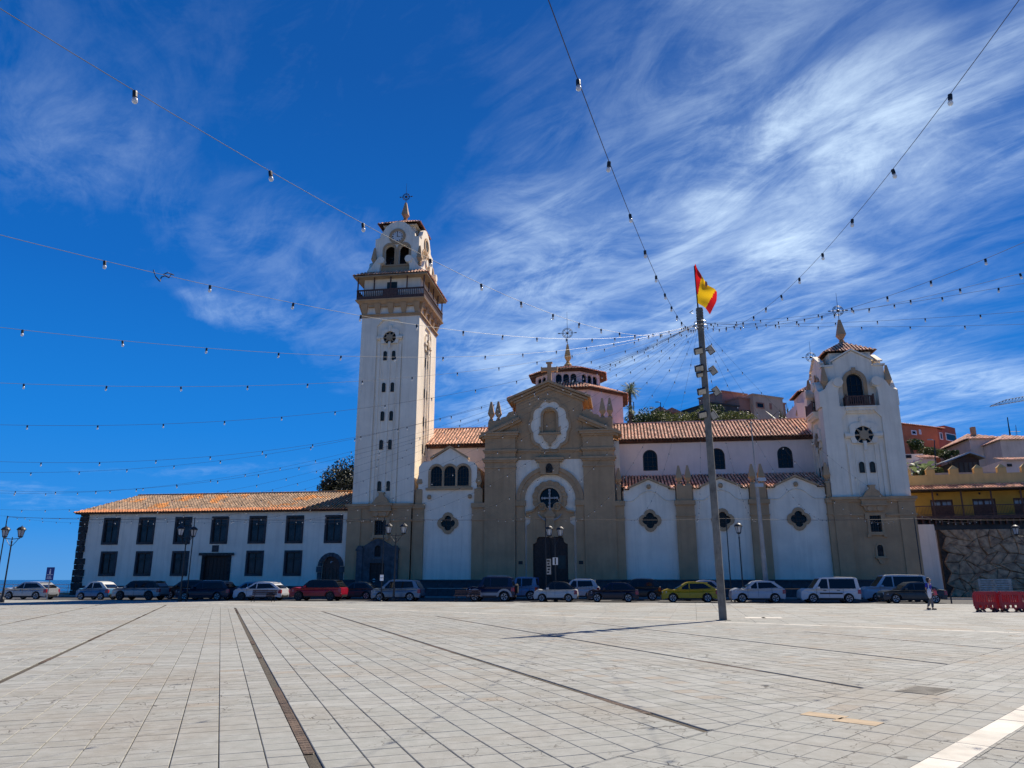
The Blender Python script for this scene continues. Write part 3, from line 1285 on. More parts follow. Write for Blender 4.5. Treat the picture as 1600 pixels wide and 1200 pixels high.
def face_T(side, x0, x1, y0, y1):
    """map (s from -1..1 along the face in metres, depth, z) to the four faces of a tower"""
    cx, cy = (x0 + x1) / 2, (y0 + y1) / 2
    if side == 0:
        return lambda s_, y, z: (cx + s_, y0 + y, z)
    if side == 1:
        return lambda s_, y, z: (x1 - y, cy + s_, z)
    if side == 2:
        return lambda s_, y, z: (cx - s_, y1 - y, z)
    return lambda s_, y, z: (x0 + y, cy - s_, z)


def shaft(root, x0, x1, y0, y1, z0, z1, rows, star_z, star_r, ww, wh, inner):
    """white tower shaft: recessed panel with three strips, paired slit windows, star rosette"""
    core = MB()
    core.box(x0 + .18, x1 - .18, y0 + .18, y1 - .18, z0, z1)
    core.build('wall', M['white'], root)
    for side in range(4):
        half = ((x1 - x0) if side % 2 == 0 else (y1 - y0)) / 2
        T = face_T(side, x0, x1, y0, y1)
        f = MB(T)
        k = inner
        e_ = .0 if side % 2 == 0 else .185
        # outer field with chamfered head
        f.prism([(-half + e_, z0), (-k, z0), (-k, z1 - 1.1), (-k + .6, z1 - .45), (k - .6, z1 - .45), (k, z1 - 1.1), (k, z0), (half - e_, z0), (half - e_, z1), (-half + e_, z1)], 0, .18)
        # strips
        f.box(-.13, .13, .06, .18, z0, star_z - star_r * .2)
        for s_ in (-1, 1):
            f.box(s_ * (k * .80) - .14, s_ * (k * .80) + .14, .08, .18, z0, star_z - star_r)
            f.box(s_ * (k * .50) - .05, s_ * (k * .50) + .05, .11, .18, z0, star_z - star_r)
        # moulded cross round the rosette
        a_ = star_r
        cr_ = [(-.3 * a_, 2.0 * a_), (.3 * a_, 2.0 * a_), (.3 * a_, 1.45 * a_), (1.15 * a_, 1.35 * a_), (1.45 * a_, 1.0 * a_), (1.45 * a_, .28 * a_),
               (2.0 * a_, .28 * a_), (2.0 * a_, -.28 * a_), (1.45 * a_, -.28 * a_), (1.3 * a_, -.9 * a_), (-1.3 * a_, -.9 * a_), (-1.45 * a_, -.28 * a_),
               (-2.0 * a_, -.28 * a_), (-2.0 * a_, .28 * a_), (-1.45 * a_, .28 * a_), (-1.45 * a_, 1.0 * a_), (-1.15 * a_, 1.35 * a_), (-.3 * a_, 1.45 * a_)]
        cr_ = [(p, star_z + q) for p, q in cr_]
        f.prism(list(reversed(cr_)), -.04, .175, [[(a_ * cos(2 * pi * j / 20), star_z + a_ * sin(2 * pi * j / 20)) for j in range(20)]])
        for dx, dz in ((0, 1.5), (0, -1.2), (1.5, 0), (-1.5, 0)):
            if dx:
                f.box(dx * a_ - .5 * a_, dx * a_ + .5 * a_, -.16, -.04, star_z - .16 * a_, star_z + .16 * a_)
            else:
                f.box(-.16 * a_, .16 * a_, -.16, -.04, star_z + dz * a_ - .5 * a_, star_z + dz * a_ + .5 * a_)
        f.build('relief', M['white'], root)
        g = MB(T)
        g.disc(0, star_z, a_ * .98, .14, .165)
        g.build('rosette_opening', M['glass'], root)
        g = MB(T)
        star(g, 0, star_z, a_ * 1.42, a_ * .36, -.06, .06)
        g.disc(0, star_z, a_ * .52, -.14, -.06, 12)
        g.build('star_ornament', M['tan'], root)
        rz = (0, pi / 2, pi, -pi / 2)[side]
        for z in rows:
            for s_ in (-1, 1):
                p = T(s_ * .46, -.012, z)
                window(root, p[0], p[1], z, ww, wh, 'slit', rz)


def plinth_row(root, xa, xb, ya, yb_):
    n_ = max(1, round((xb - xa) / 1.35))
    w_ = (xb - xa) / n_
    key = ('plinth', round(w_, 2), round(yb_ - ya, 2))
    if key not in _cache:
        r_ = []
        for h_ in (.82, .62):
            q_ = MB()
            q_.box(-w_ / 2 + .008, w_ / 2 - .008, 0, yb_ - ya, 0, h_)
            r_.append(q_.mesh('plinth_stone', [M['basalt']]))
        _cache[key] = r_
    for k_ in range(n_):
        for j_, z_ in ((0, .0), (1, .84)):
            place('plinth_stone', _cache[key][j_], root, (xa + (k_ + .5) * w_, ya + random.uniform(-.006, .006), z_))


def base_block(root, x0, x1, y0, y1, wx, win):
    """brown render base with pilasters, stringcourse, crowned window"""
    b_ = MB()
    hole = rect(win[0] - .02, win[1] + .02, win[2], win[3])
    b_.prism(rect(x0, x1, 1.62, 8.35), y0, y0 + .5, [hole])
    b_.box(x0, x1, y0 + .5, y1, 1.62, 8.35)
    b_.build('base_wall', M['brown'], root)
    b_ = MB()
    for z0, z1, o_ in ((8.35, 8.55, .14), (8.55, 8.80, .26), (7.05, 7.14, .07), (7.14, 7.26, .14)):
        if z0 < 8:
            b_.box(x0 - o_, win[0] - .45, y0 - o_, y1, z0, z1)
            b_.box(win[1] + .45, x1 + o_, y0 - o_, y1, z0, z1)
        else:
            b_.box(x0 - o_, x1 + o_, y0 - o_, y1 + .1, z0, z1)
    b_.build('cornice', M['brown2'], root)
    for a_, c_ in ((x0 - .03, x0 + 1.35), (x1 - 1.35, x1 + .03)):
        b_ = MB()
        b_.box(a_, c_, y0 - .10, y0, 1.62, 7.04)
        b_.box(a_, c_, y0 - .10, y0, 7.27, 8.34)
        b_.box(a_ + .02, c_ - .02, y0 - .08, y0, 7.03, 7.28)
        b_.build('pilaster', M['brown'], root)
    plinth_row(root, x0 - .12, x1 + .12, y0 - .16, y0 + .2)
    b_ = MB()
    b_.box(x0 - .18, x1 + .18, y0 - .22, y0 + .2, 1.47, 1.62)
    b_.build('plinth_cap', M['basalt'], root)
    b_ = MB()
    b_.box(x0 + .1, x1 - .1, y0 + .2, y1, 0, 1.6)
    b_.build('footing', M['basalt'], root)
    # window surround with ears, grille and crowned head
    a_, c_, z0, z1 = win
    m_ = (a_ + c_) / 2
    g = MB()
    g.box(a_, c_, y0 + .25, y0 + .28, z0, z1)
    wn_ = g.build('window', M['glass'], root)
    g = MB()
    for k in range(5):
        x = a_ + (c_ - a_) * (k + .5) / 5
        g.box(x - .02, x + .02, y0 + .02, y0 + .06, z0, z1)
    for k in range(5):
        z = z0 + (z1 - z0) * (k + .5) / 5
        g.box(a_, c_, y0 + .06, y0 + .09, z - .02, z + .02)
    g.build('grille', M['black'], wn_)
    g = MB()
    g.prism([(a_ - .22, z0 - .15), (c_ + .22, z0 - .15), (c_ + .22, z1 - .35), (c_ + .38, z1 - .3), (c_ + .38, z1 + .25), (a_ - .38, z1 + .25), (a_ - .38, z1 - .3), (a_ - .22, z1 - .35)],
            y0 - .12, y0 - .001, [rect(a_, c_, z0, z1)])
    g.box(a_ - .35, a_ - .05, y0 - .2, y0, z0 - .45, z0 - .16)
    g.box(c_ + .05, c_ + .35, y0 - .2, y0, z0 - .45, z0 - .16)
    g.box(a_ - .3, c_ + .3, y0 - .18, y0 - .0, z0 - .28, z0 - .155)
    g.build('window_surround', M['brown2'], root)
    g = MB()
    zt = z1 + .4
    g.prism([(m_ - .75, zt), (m_ + .75, zt), (m_ + .95, zt + .45), (m_ - .95, zt + .45)], y0 - .25, y0 - .001)
    g.disc(m_ - .42, zt + .2, .24, y0 - .33, y0 - .25, 12)
    g.disc(m_ + .42, zt + .2, .24, y0 - .33, y0 - .25, 12)
    g.box(m_ - 1.12, m_ + 1.12, y0 - .42, y0, zt + .45, zt + .62)
    g.box(m_ - 1.05, m_ + 1.05, y0 - .34, y0, zt + .62, zt + 1.0)
    g.box(m_ - 1.2, m_ + 1.2, y0 - .45, y0, zt + 1.0, zt + 1.22)
    g.prism([(m_ - .95, zt + 1.22), (m_ + .95, zt + 1.22), (m_ + .70, zt + 1.42), (m_ + .52, zt + 1.75), (m_ + .26, zt + 1.92), (m_ + .22, zt + 2.12),
             (m_ + .34, zt + 2.3), (m_ - .34, zt + 2.3), (m_ - .22, zt + 2.12), (m_ - .26, zt + 1.92), (m_ - .52, zt + 1.75), (m_ - .70, zt + 1.42)], y0 - .3, y0 + .15)
    g.build('window_crown', M['brown2'], root)


# --- clock tower
X0, X1, Y0, Y1 = -15.98, -9.74, 0., 7.2
ct = thing('clock_tower', 'tall white church tower with clock, bells and a dark wooden balcony', 'tower', CH, ((X0 + X1) / 2, 3.6, 0))
base_block(ct, -16.22, -9.85, -.3, 7.1, 0, (-13.44, -12.30, 5.8, 7.2))
shaft(ct, X0, X1, Y0, Y1, 8.8, 28.45, (10.1, 14.25, 17.2, 20.2, 23.6), 26.0, .68, .36, .98, 1.42)
# stone portal
pt = MB()
m_ = -12.95
pt.prism([(m_ - 1.45, .0), (m_ - .72, .0), (m_ - .72, 3.15), (m_ + .72, 3.15), (m_ + .72, .0), (m_ + 1.45, .0), (m_ + 1.45, 4.7), (m_ + .55, 5.25), (m_, 5.45), (m_ - .55, 5.25), (m_ - 1.45, 4.7)],
         -.62, -.3, [arch(m_, 3.75, .62, 1.05)])
pt.box(m_ - .55, m_ + .55, -.72, -.62, 3.5, 3.66)
pt.build('portal', M['portal'], ct)
pt = MB()
pt.prism(arch(m_, 3.7, .7, 1.15), -.42, -.40)
pt.build('niche', M['rough'], ct)
for s_ in (-1, 1):
    pc = MB()
    x = m_ + s_ * 1.75
    pc.box(x - .3, x + .3, -.72, -.3, 0, 4.3)
    pc.box(x - .38, x + .38, -.82, -.3, 4.3, 4.45)
    pc.prism([(x - .36, 4.45), (x + .36, 4.45), (x + .18, 4.72), (x, 4.8), (x - .18, 4.72)], -.78, -.3)
    pc.build('portal_column', M['portal'], ct)
pd_ = MB()
pd_.box(m_ - .73, m_ + .73, -.42, -.36, .1, 3.16)
for k in range(2):
    for q in range(4):
        pd_.box(m_ - .66 + k * .70, m_ - .04 + k * .70, -.46, -.42, .2 + q * .74, .85 + q * .74)
pdo = pd_.build('door', M['darkwood'], ct)
pn = MB()
pn.disc(m_ - .28, 1.55, .16, -.475, -.462, 12)
pn.build('notice', M['plate'], pdo)
# corbelled gallery
g = MB()
K = .55
for z0, z1, o_ in ((28.3, 28.5, .10), (28.5, 28.62, .2)):
    g.box(X0 - o_, X1 + o_, Y0 - o_, Y1 + o_, z0, z1)
g.taper((X0 + X1) / 2, (Y0 + Y1) / 2, 29.72, 30.0, (X1 - X0) / 2 + .32, (Y1 - Y0) / 2 + .32, (X1 - X0) / 2 + K, (Y1 - Y0) / 2 + K)
g.taper((X0 + X1) / 2, (Y0 + Y1) / 2, 30.0, 30.14, (X1 - X0) / 2 + K + .06, (Y1 - Y0) / 2 + K + .06, (X1 - X0) / 2 + K + .1, (Y1 - Y0) / 2 + K + .1)
g.build('gallery_cornice', M['brown2'], ct)
g = MB()
g.box(X0 + .05, X1 - .05, Y0 + .05, Y1 - .05, 28.62, 33.4)
g.build('gallery_wall', M['white'], ct)
for side in range(4):
    T = face_T(side, X0, X1, Y0, Y1)
    half = ((X1 - X0) if side % 2 == 0 else (Y1 - Y0)) / 2
    g = MB(T)
    n_ = 5
    for k in range(n_):
        s_ = -half + .3 + (2 * half - .6) * k / (n_ - 1)
        g.add([(s_ - .2, .05, 28.62), (s_ + .2, .05, 28.62), (s_ + .2, -.05, 28.62), (s_ - .2, -.05, 28.62),
               (s_ - .3, .05, 29.72), (s_ + .3, .05, 29.72), (s_ + .38, -.42, 29.72), (s_ - .38, -.42, 29.72)],
              [(0, 1, 2, 3), (4, 7, 6, 5), (2, 3, 7, 6), (0, 3, 7, 4), (1, 2, 6, 5), (0, 1, 5, 4)])
        if k < n_ - 1:
            s2 = s_ + (2 * half - .6) / (n_ - 1) / 2
            g.prism([(s2 - .65, 29.72), (s2 - .28, 29.38), (s2 + .28, 29.38), (s2 + .65, 29.72)], -.25, .04)
    g.build('corbel', M['brown2'], ct)
    # balustrade and roof posts
    g = MB(T)
    hh = half + K - .04
    g.box(-hh, hh, -K - .0, -K + .10, 30.14, 30.5)
    g.box(-hh, hh, -K - .03, -K + .11, 31.12, 31.26)
    n_ = int(2 * hh / .2)
    for k in range(n_ + 1):
        s_ = -hh + 2 * hh * k / n_
        g.box(s_ - .035, s_ + .035, -K + .02, -K + .08, 30.5, 31.12)
    if side in (0, 2):
        g.box(-.8, .8, -K - .02, -K + .12, 30.5, 31.12)
    g.build('balustrade', M['brownwood'], ct)
    for k in range(4):
        s_ = (-hh + .06) + (2 * hh - .12) * k / 4
        g = MB(T)
        g.box(s_ - .06, s_ + .06, -K + .0, -K + .12, 31.27, 32.6)
        g.build('gallery_post', M['brownwood'], ct)
    g = MB(T)
    g.box(-.55, .55, .0, .045, 30.2, 32.2)
    g.build('gallery_door', M['glassgreen'], ct)
g = MB()
RO = .88
cxm, cym, hx, hy = (X0 + X1) / 2, (Y0 + Y1) / 2, (X1 - X0) / 2, (Y1 - Y0) / 2
g.box(X0 - RO, X1 + RO, Y0 - RO, Y1 + RO, 32.6, 32.72)
g.build('gallery_ceiling', M['tan'], ct)
gr = MB()
e0 = 32.8
t0 = 33.45
cr4 = [(X0 - RO - .05, Y0 - RO - .05), (X1 + RO + .05, Y0 - RO - .05), (X1 + RO + .05, Y1 + RO + .05), (X0 - RO - .05, Y1 + RO + .05)]
ci4 = [(X0 - .0, Y0 - .0), (X1 + .0, Y0 - .0), (X1 + .0, Y1 + .0), (X0 - .0, Y1 + .0)]
for k in range(4):
    a_, b_ = cr4[k], cr4[(k + 1) % 4]
    c_, d_ = ci4[(k + 1) % 4], ci4[k]
    tile_roof(gr, (*a_, e0), (*b_, e0), (*c_, t0), (*d_, t0), .3, .4)
gr.build('gallery_roof', [M['tile'], M['tilepan']], ct, kind='stuff')
# belfry
bx0, bx1, by0, by1 = -15.15, -10.25, .65, 6.55
hw = (bx1 - bx0) / 2
hd = (by1 - by0) / 2
g = MB()
for side in range(4):
    T = face_T(side, bx0, bx1, by0, by1)
    g.T = T
    half = hw if side % 2 == 0 else hd
    e_ = 0 if side % 2 == 0 else .46
    k_ = half / hw
    ar_ = [arch(s_ * .80, 34.45, 1.12, 2.35) for s_ in (-1, 1)]
    out = [(-half + e_, 32.8), (half - e_, 32.8), (half - e_, 37.6), (1.95, 37.72), (1.95, 38.1), (1.7, 38.35), (1.35, 38.95), (.8, 39.4), (0, 39.62),
           (-.8, 39.4), (-1.35, 38.95), (-1.7, 38.35), (-1.95, 38.1), (-1.95, 37.72), (-half + e_, 37.6)]
    g.prism(out, 0, .45, ar_)
g.T = None
g.box(bx0 + .5, bx1 - .5, by0 + .5, by1 - .5, 32.8, 34.0)
g.build('belfry_wall', M['white'], ct)
for side in range(4):
    T = face_T(side, bx0, bx1, by0, by1)
    half = hw if side % 2 == 0 else hd
    g = MB(T)
    for s_ in (-1, 1):
        g.prism(arch(s_ * .80, 34.45, 1.55, 2.60), -.07, -.001, [arch(s_ * .80, 34.45, 1.12, 2.35)]) if s_ < 0 else g.prism(
            [p for p in arch(.80, 34.45, 1.55, 2.60)], -.08, -.001, [arch(.80, 34.45, 1.12, 2.35)])
    g.box(-1.75, 1.75, -.22, -.08, 34.25, 34.42)
    g.box(-1.6, 1.6, -.14, -.001, 33.1, 34.24)
    g.build('arch_surround', M['brown2'], ct)
    g = MB(T)
    g.disc(0, 37.78, .92, -.10, -.001, 24, 0, [[(.64 * cos(2 * pi * j / 24), 37.78 + .64 * sin(2 * pi * j / 24)) for j in range(24)]])
    g.build('clock_surround', M['brown2'], ct)
    g = MB(T)
    g.disc(0, 37.78, .66, -.03, -.005, 24)
    clk = g.build('clock_face', M['clock'] if side != 1 else M['basalt'], ct)
    g = MB(T)
    for j in range(12):
        t = pi / 6 * j
        p = (.52 * sin(t), 37.78 + .52 * cos(t))
        q_ = .055 if j % 3 else .08
        g.disc(p[0], p[1], q_, -.045, -.031, 6)
    g.prism([(-.03, 37.74), (.03, 37.74), (.02, 38.2), (-.02, 38.2)], -.07, -.055)
    g.prism([(-.04, 37.75), (.36, 37.70), (.36, 37.74), (-.04, 37.81)], -.055, -.046)
    g.build('clock_hands', M['ink'], clk)
    # volute buttress fins in front of each face
    for s_ in (-1, 1):
        g = MB(T)
        off_ = -.62
        xo = half + .5
        xi = 1.0 if side % 2 == 0 else 1.3
        pts = [(xo, 32.9), (xo, 33.7), (xo - .35, 34.0), (xo - .75, 34.65), (xo - 1.0, 35.0), (xo - 1.3, 35.2), (xo - 1.65, 35.1),
               (xo - 1.85, 34.8), (xo - 1.75, 34.5), (xo - 1.4, 34.35), (xo - 1.3, 33.9), (xo - 1.3, 32.9)]
        pts = [(s_ * p, q) for p, q in pts]
        if s_ > 0:
            pts.reverse()
        g.prism(pts, off_, off_ + .55)
        g.build('volute', M['white'], ct)
        g = MB(T)
        g.disc(s_ * (xo - 1.42), 34.78, .40, off_ - .14, off_ - .001, 16)
        g.build('volute_scroll', M['white'], ct)
    g = MB(T)
    obelisk(g, half + .12, .0, 34.2, 2.3, .55)
    g.build('pinnacle', M['brown2'], ct)
# added dark boxes in the bell chamber, standing in for shade and blocking sky
g = MB()
g.box(bx0 + .47, bx1 - .47, by0 + .47, by1 - .47, 37.2, 37.5)
g.box(bx0 + .47, bx1 - .47, 3.0, 4.2, 34.01, 37.2)
g.box(-13.3, -12.1, by0 + 1.9, by1 - 1.9, 34.01, 37.2)
g.box(bx0 + .47, bx1 - .47, by0 + .6, by1 - .6, 33.9, 34.05)
g.build('chamber_shade_boxes', M['darkwood'], ct)
# bells
for x, y in ((-13.5, 2.0), (-11.9, 2.0)):
    g = MB()
    g.lathe([(.08, 1.0), (.22, .9), (.3, .45), (.42, .15), (.55, .0), (.50, .02)], (x, y, 34.7), 14)
    g.box(x - .55, x + .55, y - .08, y + .08, 35.75, 35.95)
    g.build('bell', M['bronze'], ct)
rr = MB()
rx, ry = 2.4, 2.4
cc = (cxm + .05, cym)
ap = (cc[0], cc[1], 41.15)
c4 = [(cc[0] - rx, cc[1] - ry), (cc[0] + rx, cc[1] - ry), (cc[0] + rx, cc[1] + ry), (cc[0] - rx, cc[1] + ry)]
for k in range(4):
    a_, b_ = c4[k], c4[(k + 1) % 4]
    tile_roof(rr, (*a_, 39.75), (*b_, 39.75), ap, ap, .3, .4)
rr.build('spire_roof', [M['tile'], M['tilepan']], ct, kind='stuff')
g = MB()
g.box(cc[0] - 1.6, cc[0] + 1.6, cc[1] - 1.6, cc[1] + 1.6, 37.4, 39.6)
g.box(cc[0] - 1.9, cc[0] + 1.9, cc[1] - 1.9, cc[1] + 1.9, 39.6, 39.72)
g.build('attic', M['white'], ct)
g = MB()
obelisk(g, cc[0], cc[1], 40.9, 2.5, .75)
g.build('finial', M['brown2'], ct)
vane(ct, cc[0], cc[1], 43.2, 2.7, .42)

# --- right tower
X0, X1, Y0, Y1 = 29.24, 35.95, 0., 6.2
rt = thing('bell_tower', 'lower white church tower with small wooden balcony beside the yellow building', 'tower', CH, ((X0 + X1) / 2, 3.5, 0))
base_block(rt, 29.2, 36.0, -.3, 6.1, 0, (32.1, 33.06, 5.7, 7.12))
shaft(rt, X0, X1, Y0, Y1, 8.8, 17.2, (11.0,), 14.45, .82, .44, 1.0, 1.75)
ni = MB()
ni.prism([(32.30, 3.55), (33.1, 3.55), (33.1, 4.4), (32.9, 4.72), (32.5, 4.72), (32.30, 4.4)], -.38, -.301, [arch(32.7, 3.6, .5, 1.0)])
ni.box(32.2, 33.2, -.6, -.3, 3.4, 3.55)
ni.prism([(32.35, 3.4), (32.55, 2.95), (32.85, 2.95), (33.05, 3.4)], -.5, -.3)
ni.build('niche', M['brown2'], rt)
ni = MB()
ni.prism(arch(32.7, 3.62, .46, .95), -.32, -.302)
ni.build('niche_hollow', M['rough'], rt)
g = MB()
g.box(X0 + 1.3, X1 - 1.3, Y0 + 1.6, Y1 - 1.6, 16.9, 18.9)
g.box(X0 + .2, X1 - .2, Y0 + .2, Y1 - .2, 16.6, 17.21)
g.build('wall', M['white'], rt)
bx0, bx1, by0, by1 = 30.75, 35.3, .75, 5.5
bx0 = 29.8
hw, hd = (bx1 - bx0) / 2, (by1 - by0) / 2
g = MB()
for side in range(4):
    T = face_T(side, bx0, bx1, by0, by1)
    g.T = T
    half = hw if side % 2 == 0 else hd
    e_ = 0 if side % 2 == 0 else .42
    out = [(-half + e_, 17.3), (half - e_, 17.3), (half - e_, 21.2), (1.75, 21.25), (1.75, 21.75), (0, 22.75), (-1.75, 21.75), (-1.75, 21.25), (-half + e_, 21.2)]
    g.prism(out, 0, .4, [arch(0, 17.5, 1.5, 3.0)])
g.T = None
g.box(bx0 + .3, bx1 - .3, by0 + .3, by1 - .3, 21.0, 21.2)
g.build('belfry_wall', M['white'], rt)
for side in range(4):
    T = face_T(side, bx0, bx1, by0, by1)
    half = hw if side % 2 == 0 else hd
    g = MB(T)
    g.prism(arch(0, 17.5, 2.15, 3.33), -.12, -.001, [arch(0, 17.5, 1.5, 3.0)])
    g.box(-.18, .18, -.2, -.12, 20.5, 21.05)
    g.build('arch_surround', M['brown2'], rt)
    p = T(0, .1, 17.5)
    window(rt, p[0], p[1], 17.5, 1.5, 3.0, 'arch', (0, pi / 2, pi, -pi / 2)[side])
    g = MB(T)
    band(g, [(-half - .12, 21.22), (-1.8, 21.22)], .16, -.14, .2)
    band(g, [(1.8, 21.22), (half + .12, 21.22)], .16, -.14, .2)
    band(g, [(-1.9, 21.72), (0, 22.80), (1.9, 21.72)], .16, -.16, .3)
    g.build('gable_coping', M['white'], rt)
    for s_ in (-1, 1):
        g = MB(T)
        xo = (X1 - X0) / 2 if side % 2 == 0 else (Y1 - Y0) / 2
        off_ = -.74
        pts = [(xo, 17.2), (xo, 18.65), (xo - .5, 18.95), (xo - .8, 19.5), (xo - 1.15, 19.85), (xo - 1.55, 19.98), (xo - 1.95, 19.8),
               (xo - 2.12, 19.45), (xo - 2.0, 19.1), (xo - 1.7, 18.95), (xo - 1.6, 18.6), (xo - 1.6, 17.6), (xo - 1.6, 17.2)]
        pts = [(s_ * p_, q) for p_, q in pts]
        if s_ > 0:
            pts.reverse()
        g.prism(pts, off_, off_ + .6)
        g.build('volute', M['white'], rt)
        g = MB(T)
        g.disc(s_ * (xo - 1.66), 19.5, .44, off_ - .15, off_ - .001, 16)
        g.build('volute_scroll', M['white'], rt)
    # balcony
    g = MB(T)
    g.box(-1.35, 1.35, -1.05, -.001, 17.0, 17.14)
    g.box(-1.3, 1.3, -.95, -.001, 16.78, 17.0)
    g.taper(0, -.45, 16.5, 16.78, 1.15, .3, 1.28, .42)
    for k in range(9):
        g.box(-1.2 + k * .3 - .05, -1.2 + k * .3 + .05, -.98, -.88, 16.66, 16.78)
    g.build('balcony_slab', M['white'], rt)
    g = MB(T)
    g.box(-1.2, 1.2, -1.0, -.92, 18.02, 18.12)
    g.box(-1.2, 1.2, -1.0, -.92, 17.16, 17.32)
    for k in range(13):
        s_ = -1.16 + k * 2.32 / 12
        g.box(s_ - .055, s_ + .055, -.99, -.93, 17.32, 18.02)
    for s_ in (-1, 1):
        g.box(s_ * 1.2 - .07, s_ * 1.2 + .07, -1.03, -.89, 17.15, 18.25)
        g.box(s_ * 1.2 - .03, s_ * 1.2 + .03, -.89, -.1, 18.02, 18.12)
        for k in range(4):
            g.box(s_ * 1.2 - .03, s_ * 1.2 + .03, -.78 + k * .2, -.72 + k * .2, 17.15, 18.02)
    g.build('balcony_rail', M['brownwood'], rt)
    g = MB(T)
    obelisk(g, half + .22, .0, 18.8, 2.4, .6)
    g.build('pinnacle', M['brown2'], rt)
cc = ((bx0 + bx1) / 2, (by0 + by1) / 2)
g = MB()
g.box(cc[0] - 1.9, cc[0] + 1.9, cc[1] - 1.9, cc[1] + 1.9, 21.2, 22.72)
g.build('attic', M['white'], rt)
rr = MB()
ap = (cc[0], cc[1], 24.35)
rx = 2.35
c4 = [(cc[0] - rx, cc[1] - rx), (cc[0] + rx, cc[1] - rx), (cc[0] + rx, cc[1] + rx), (cc[0] - rx, cc[1] + rx)]
for k in range(4):
    a_, b_ = c4[k], c4[(k + 1) % 4]
    tile_roof(rr, (*a_, 22.8), (*b_, 22.8), ap, ap, .3, .4)
rr.build('spire_roof', [M['tile'], M['tilepan']], rt, kind='stuff')
g = MB()
obelisk(g, cc[0], cc[1], 24.1, 2.6, .8)
g.build('finial', M['brown2'], rt)
vane(rt, cc[0], cc[1], 26.6, 3.0, .52)

# ------------------------------------------------------------------ basilica body
bs = thing('basilica', 'brown and white church body with arched portal, side chapels and octagonal dome', 'church', CH, (9.5, 6, 0))

# left wing with the triple arch
g = MB()
tri = [arch(x, 10.45, 1.16, 1.98) for x in (-7.5, -6.16, -4.82)]
q0 = quatre(-6.24, 6.88, .74)
g.prism([(-9.3, 1.62), (-3.45, 1.62), (-3.45, 12.3), (-3.75, 12.75), (-4.3, 12.85), (-4.5, 13.15), (-6.2, 14.2), (-7.9, 13.15), (-8.1, 12.95), (-8.9, 12.85), (-9.3, 12.4)],
        .02, .5, tri + [q0])
g.box(-9.3, -8.9, .5, 5, 1.6, 12.3)
g.box(-3.85, -3.45, .5, 5, 1.6, 12.3)
g.build('wing_wall', M['white'], bs)
g = MB()
band(g, [(-8.15, 13.12), (-6.2, 14.25), (-4.3, 13.05)], .2, -.14, .55)
g.build('gable_coping', M['brown2'], bs)
g = MB()
out = [(-8.35, 10.32), (-3.98, 10.32), (-3.98, 11.75)]
out = [(-8.30, 10.3), (-4.02, 10.3)] + [(-4.82 + .80 * cos(t), 11.85 + .80 * sin(t)) for t in [pi * k / 16 for k in range(0, 14)]] + \
      [(-6.16 + .80 * cos(t), 11.85 + .80 * sin(t)) for t in [pi * k / 16 for k in range(3, 14)]] + \
      [(-7.5 + .80 * cos(t), 11.85 + .80 * sin(t)) for t in [pi * k / 16 for k in range(3, 17)]]
g.prism(out, -.09, .015, tri)
g.box(-8.5, -3.85, -.25, .02, 10.08, 10.29)
g.build('arcade_surround', M['brown2'], bs)
for x in (-7.5, -6.16, -4.82):
    window(bs, x, .02, 10.45, 1.16, 1.98, 'bars')


def quatrefoil(cx, cz, y):
    g_ = MB()
    g_.prism(quatre(cx, cz, 1.05), y - .12, y - .001, [quatre(cx, cz, .72)])
    s_ = g_.build('quatrefoil_surround', M['brown2'], bs)
    g_ = MB()
    g_.prism(quatre(cx, cz, .74), y + .22, y + .25)
    p = g_.build('window', M['glass'], bs)
    g_ = MB()
    for d_ in (-.22, .22):
        g_.box(cx + d_ - .025, cx + d_ + .025, y + .15, y + .19, cz - .7, cz + .7)
        g_.box(cx - .7, cx + .7, y + .16, y + .2, cz + d_ - .025, cz + d_ + .025)
    g_.build('window_bars', M['frame'], p)


quatrefoil(-6.24, 6.88, .02)
for x in (-8.15, -4.1):
    g = MB()
    g.lathe([(.10, 0), (.2, .12), (.2, .3), (.12, .42)], (x, -.12, 9.2), 8)
    g.build('gargoyle', M['brown2'], bs)

# narrow brown pilasters either side of the wing, with obelisks
for x0, x1 in ((-9.72, -8.62), (-3.88, -2.62), (9.80, 10.62)):
    g = MB()
    g.box(x0, x1, -.22, .6, 1.62, 8.3)
    g.box(x0 - .06, x1 + .08, -.36, .6, 8.3, 8.75)
    g.box(x0 - .04, x1 + .06, -.30, .6, 7.08, 7.22)
    xm = x0 + (.35 if x0 < 0 else .4)
    g.box(x0 + .2, x1 - .25, -.1, .6, 8.75, 10.15)
    g.build('pilaster', M['brown'], bs)
    g = MB()
    obelisk(g, (x0 + x1) / 2 - .02, .25, 10.15, 1.75, .62)
    g.build('pinnacle', M['brown2'], bs)

# centre block
LX, RX, CX = -2.62, 9.82, 3.66
g = MB()
g.box(LX + .05, RX - .05, .32, 5, 1.62, 15.0)
g.box(.38, 6.95, .32, 5, 15.0, 17.6)
g.build('centre_wall', M['brown'], bs)
for x0, x1 in ((LX, .37), (6.90, RX)):
    g = MB()
    g.box(x0, x1, -.35, .33, 1.62, 15.0)
    g.build('pilaster', M['brown'], bs)
    g = MB()
    for z0, z1, o_ in ((12.05, 12.2, .08), (12.62, 12.8, .14), (12.8, 13.0, .24), (13.55, 13.68, .10), (13.68, 13.85, .18), (15.0, 15.18, .14), (15.18, 15.42, .30), (15.42, 15.55, .40)):
        g.box(x0 - o_, x1 + o_, -.35 - o_, .3, z0, z1)
    g.build('cornice', M['brown2'], bs)
g = MB()
for z0, z1, o_ in ((13.55, 13.68, .08), (13.68, 13.8, .16)):
    g.box(.56, 6.70, -o_, .3, z0, z1)
g.build('string_course', M['brown2'], bs)
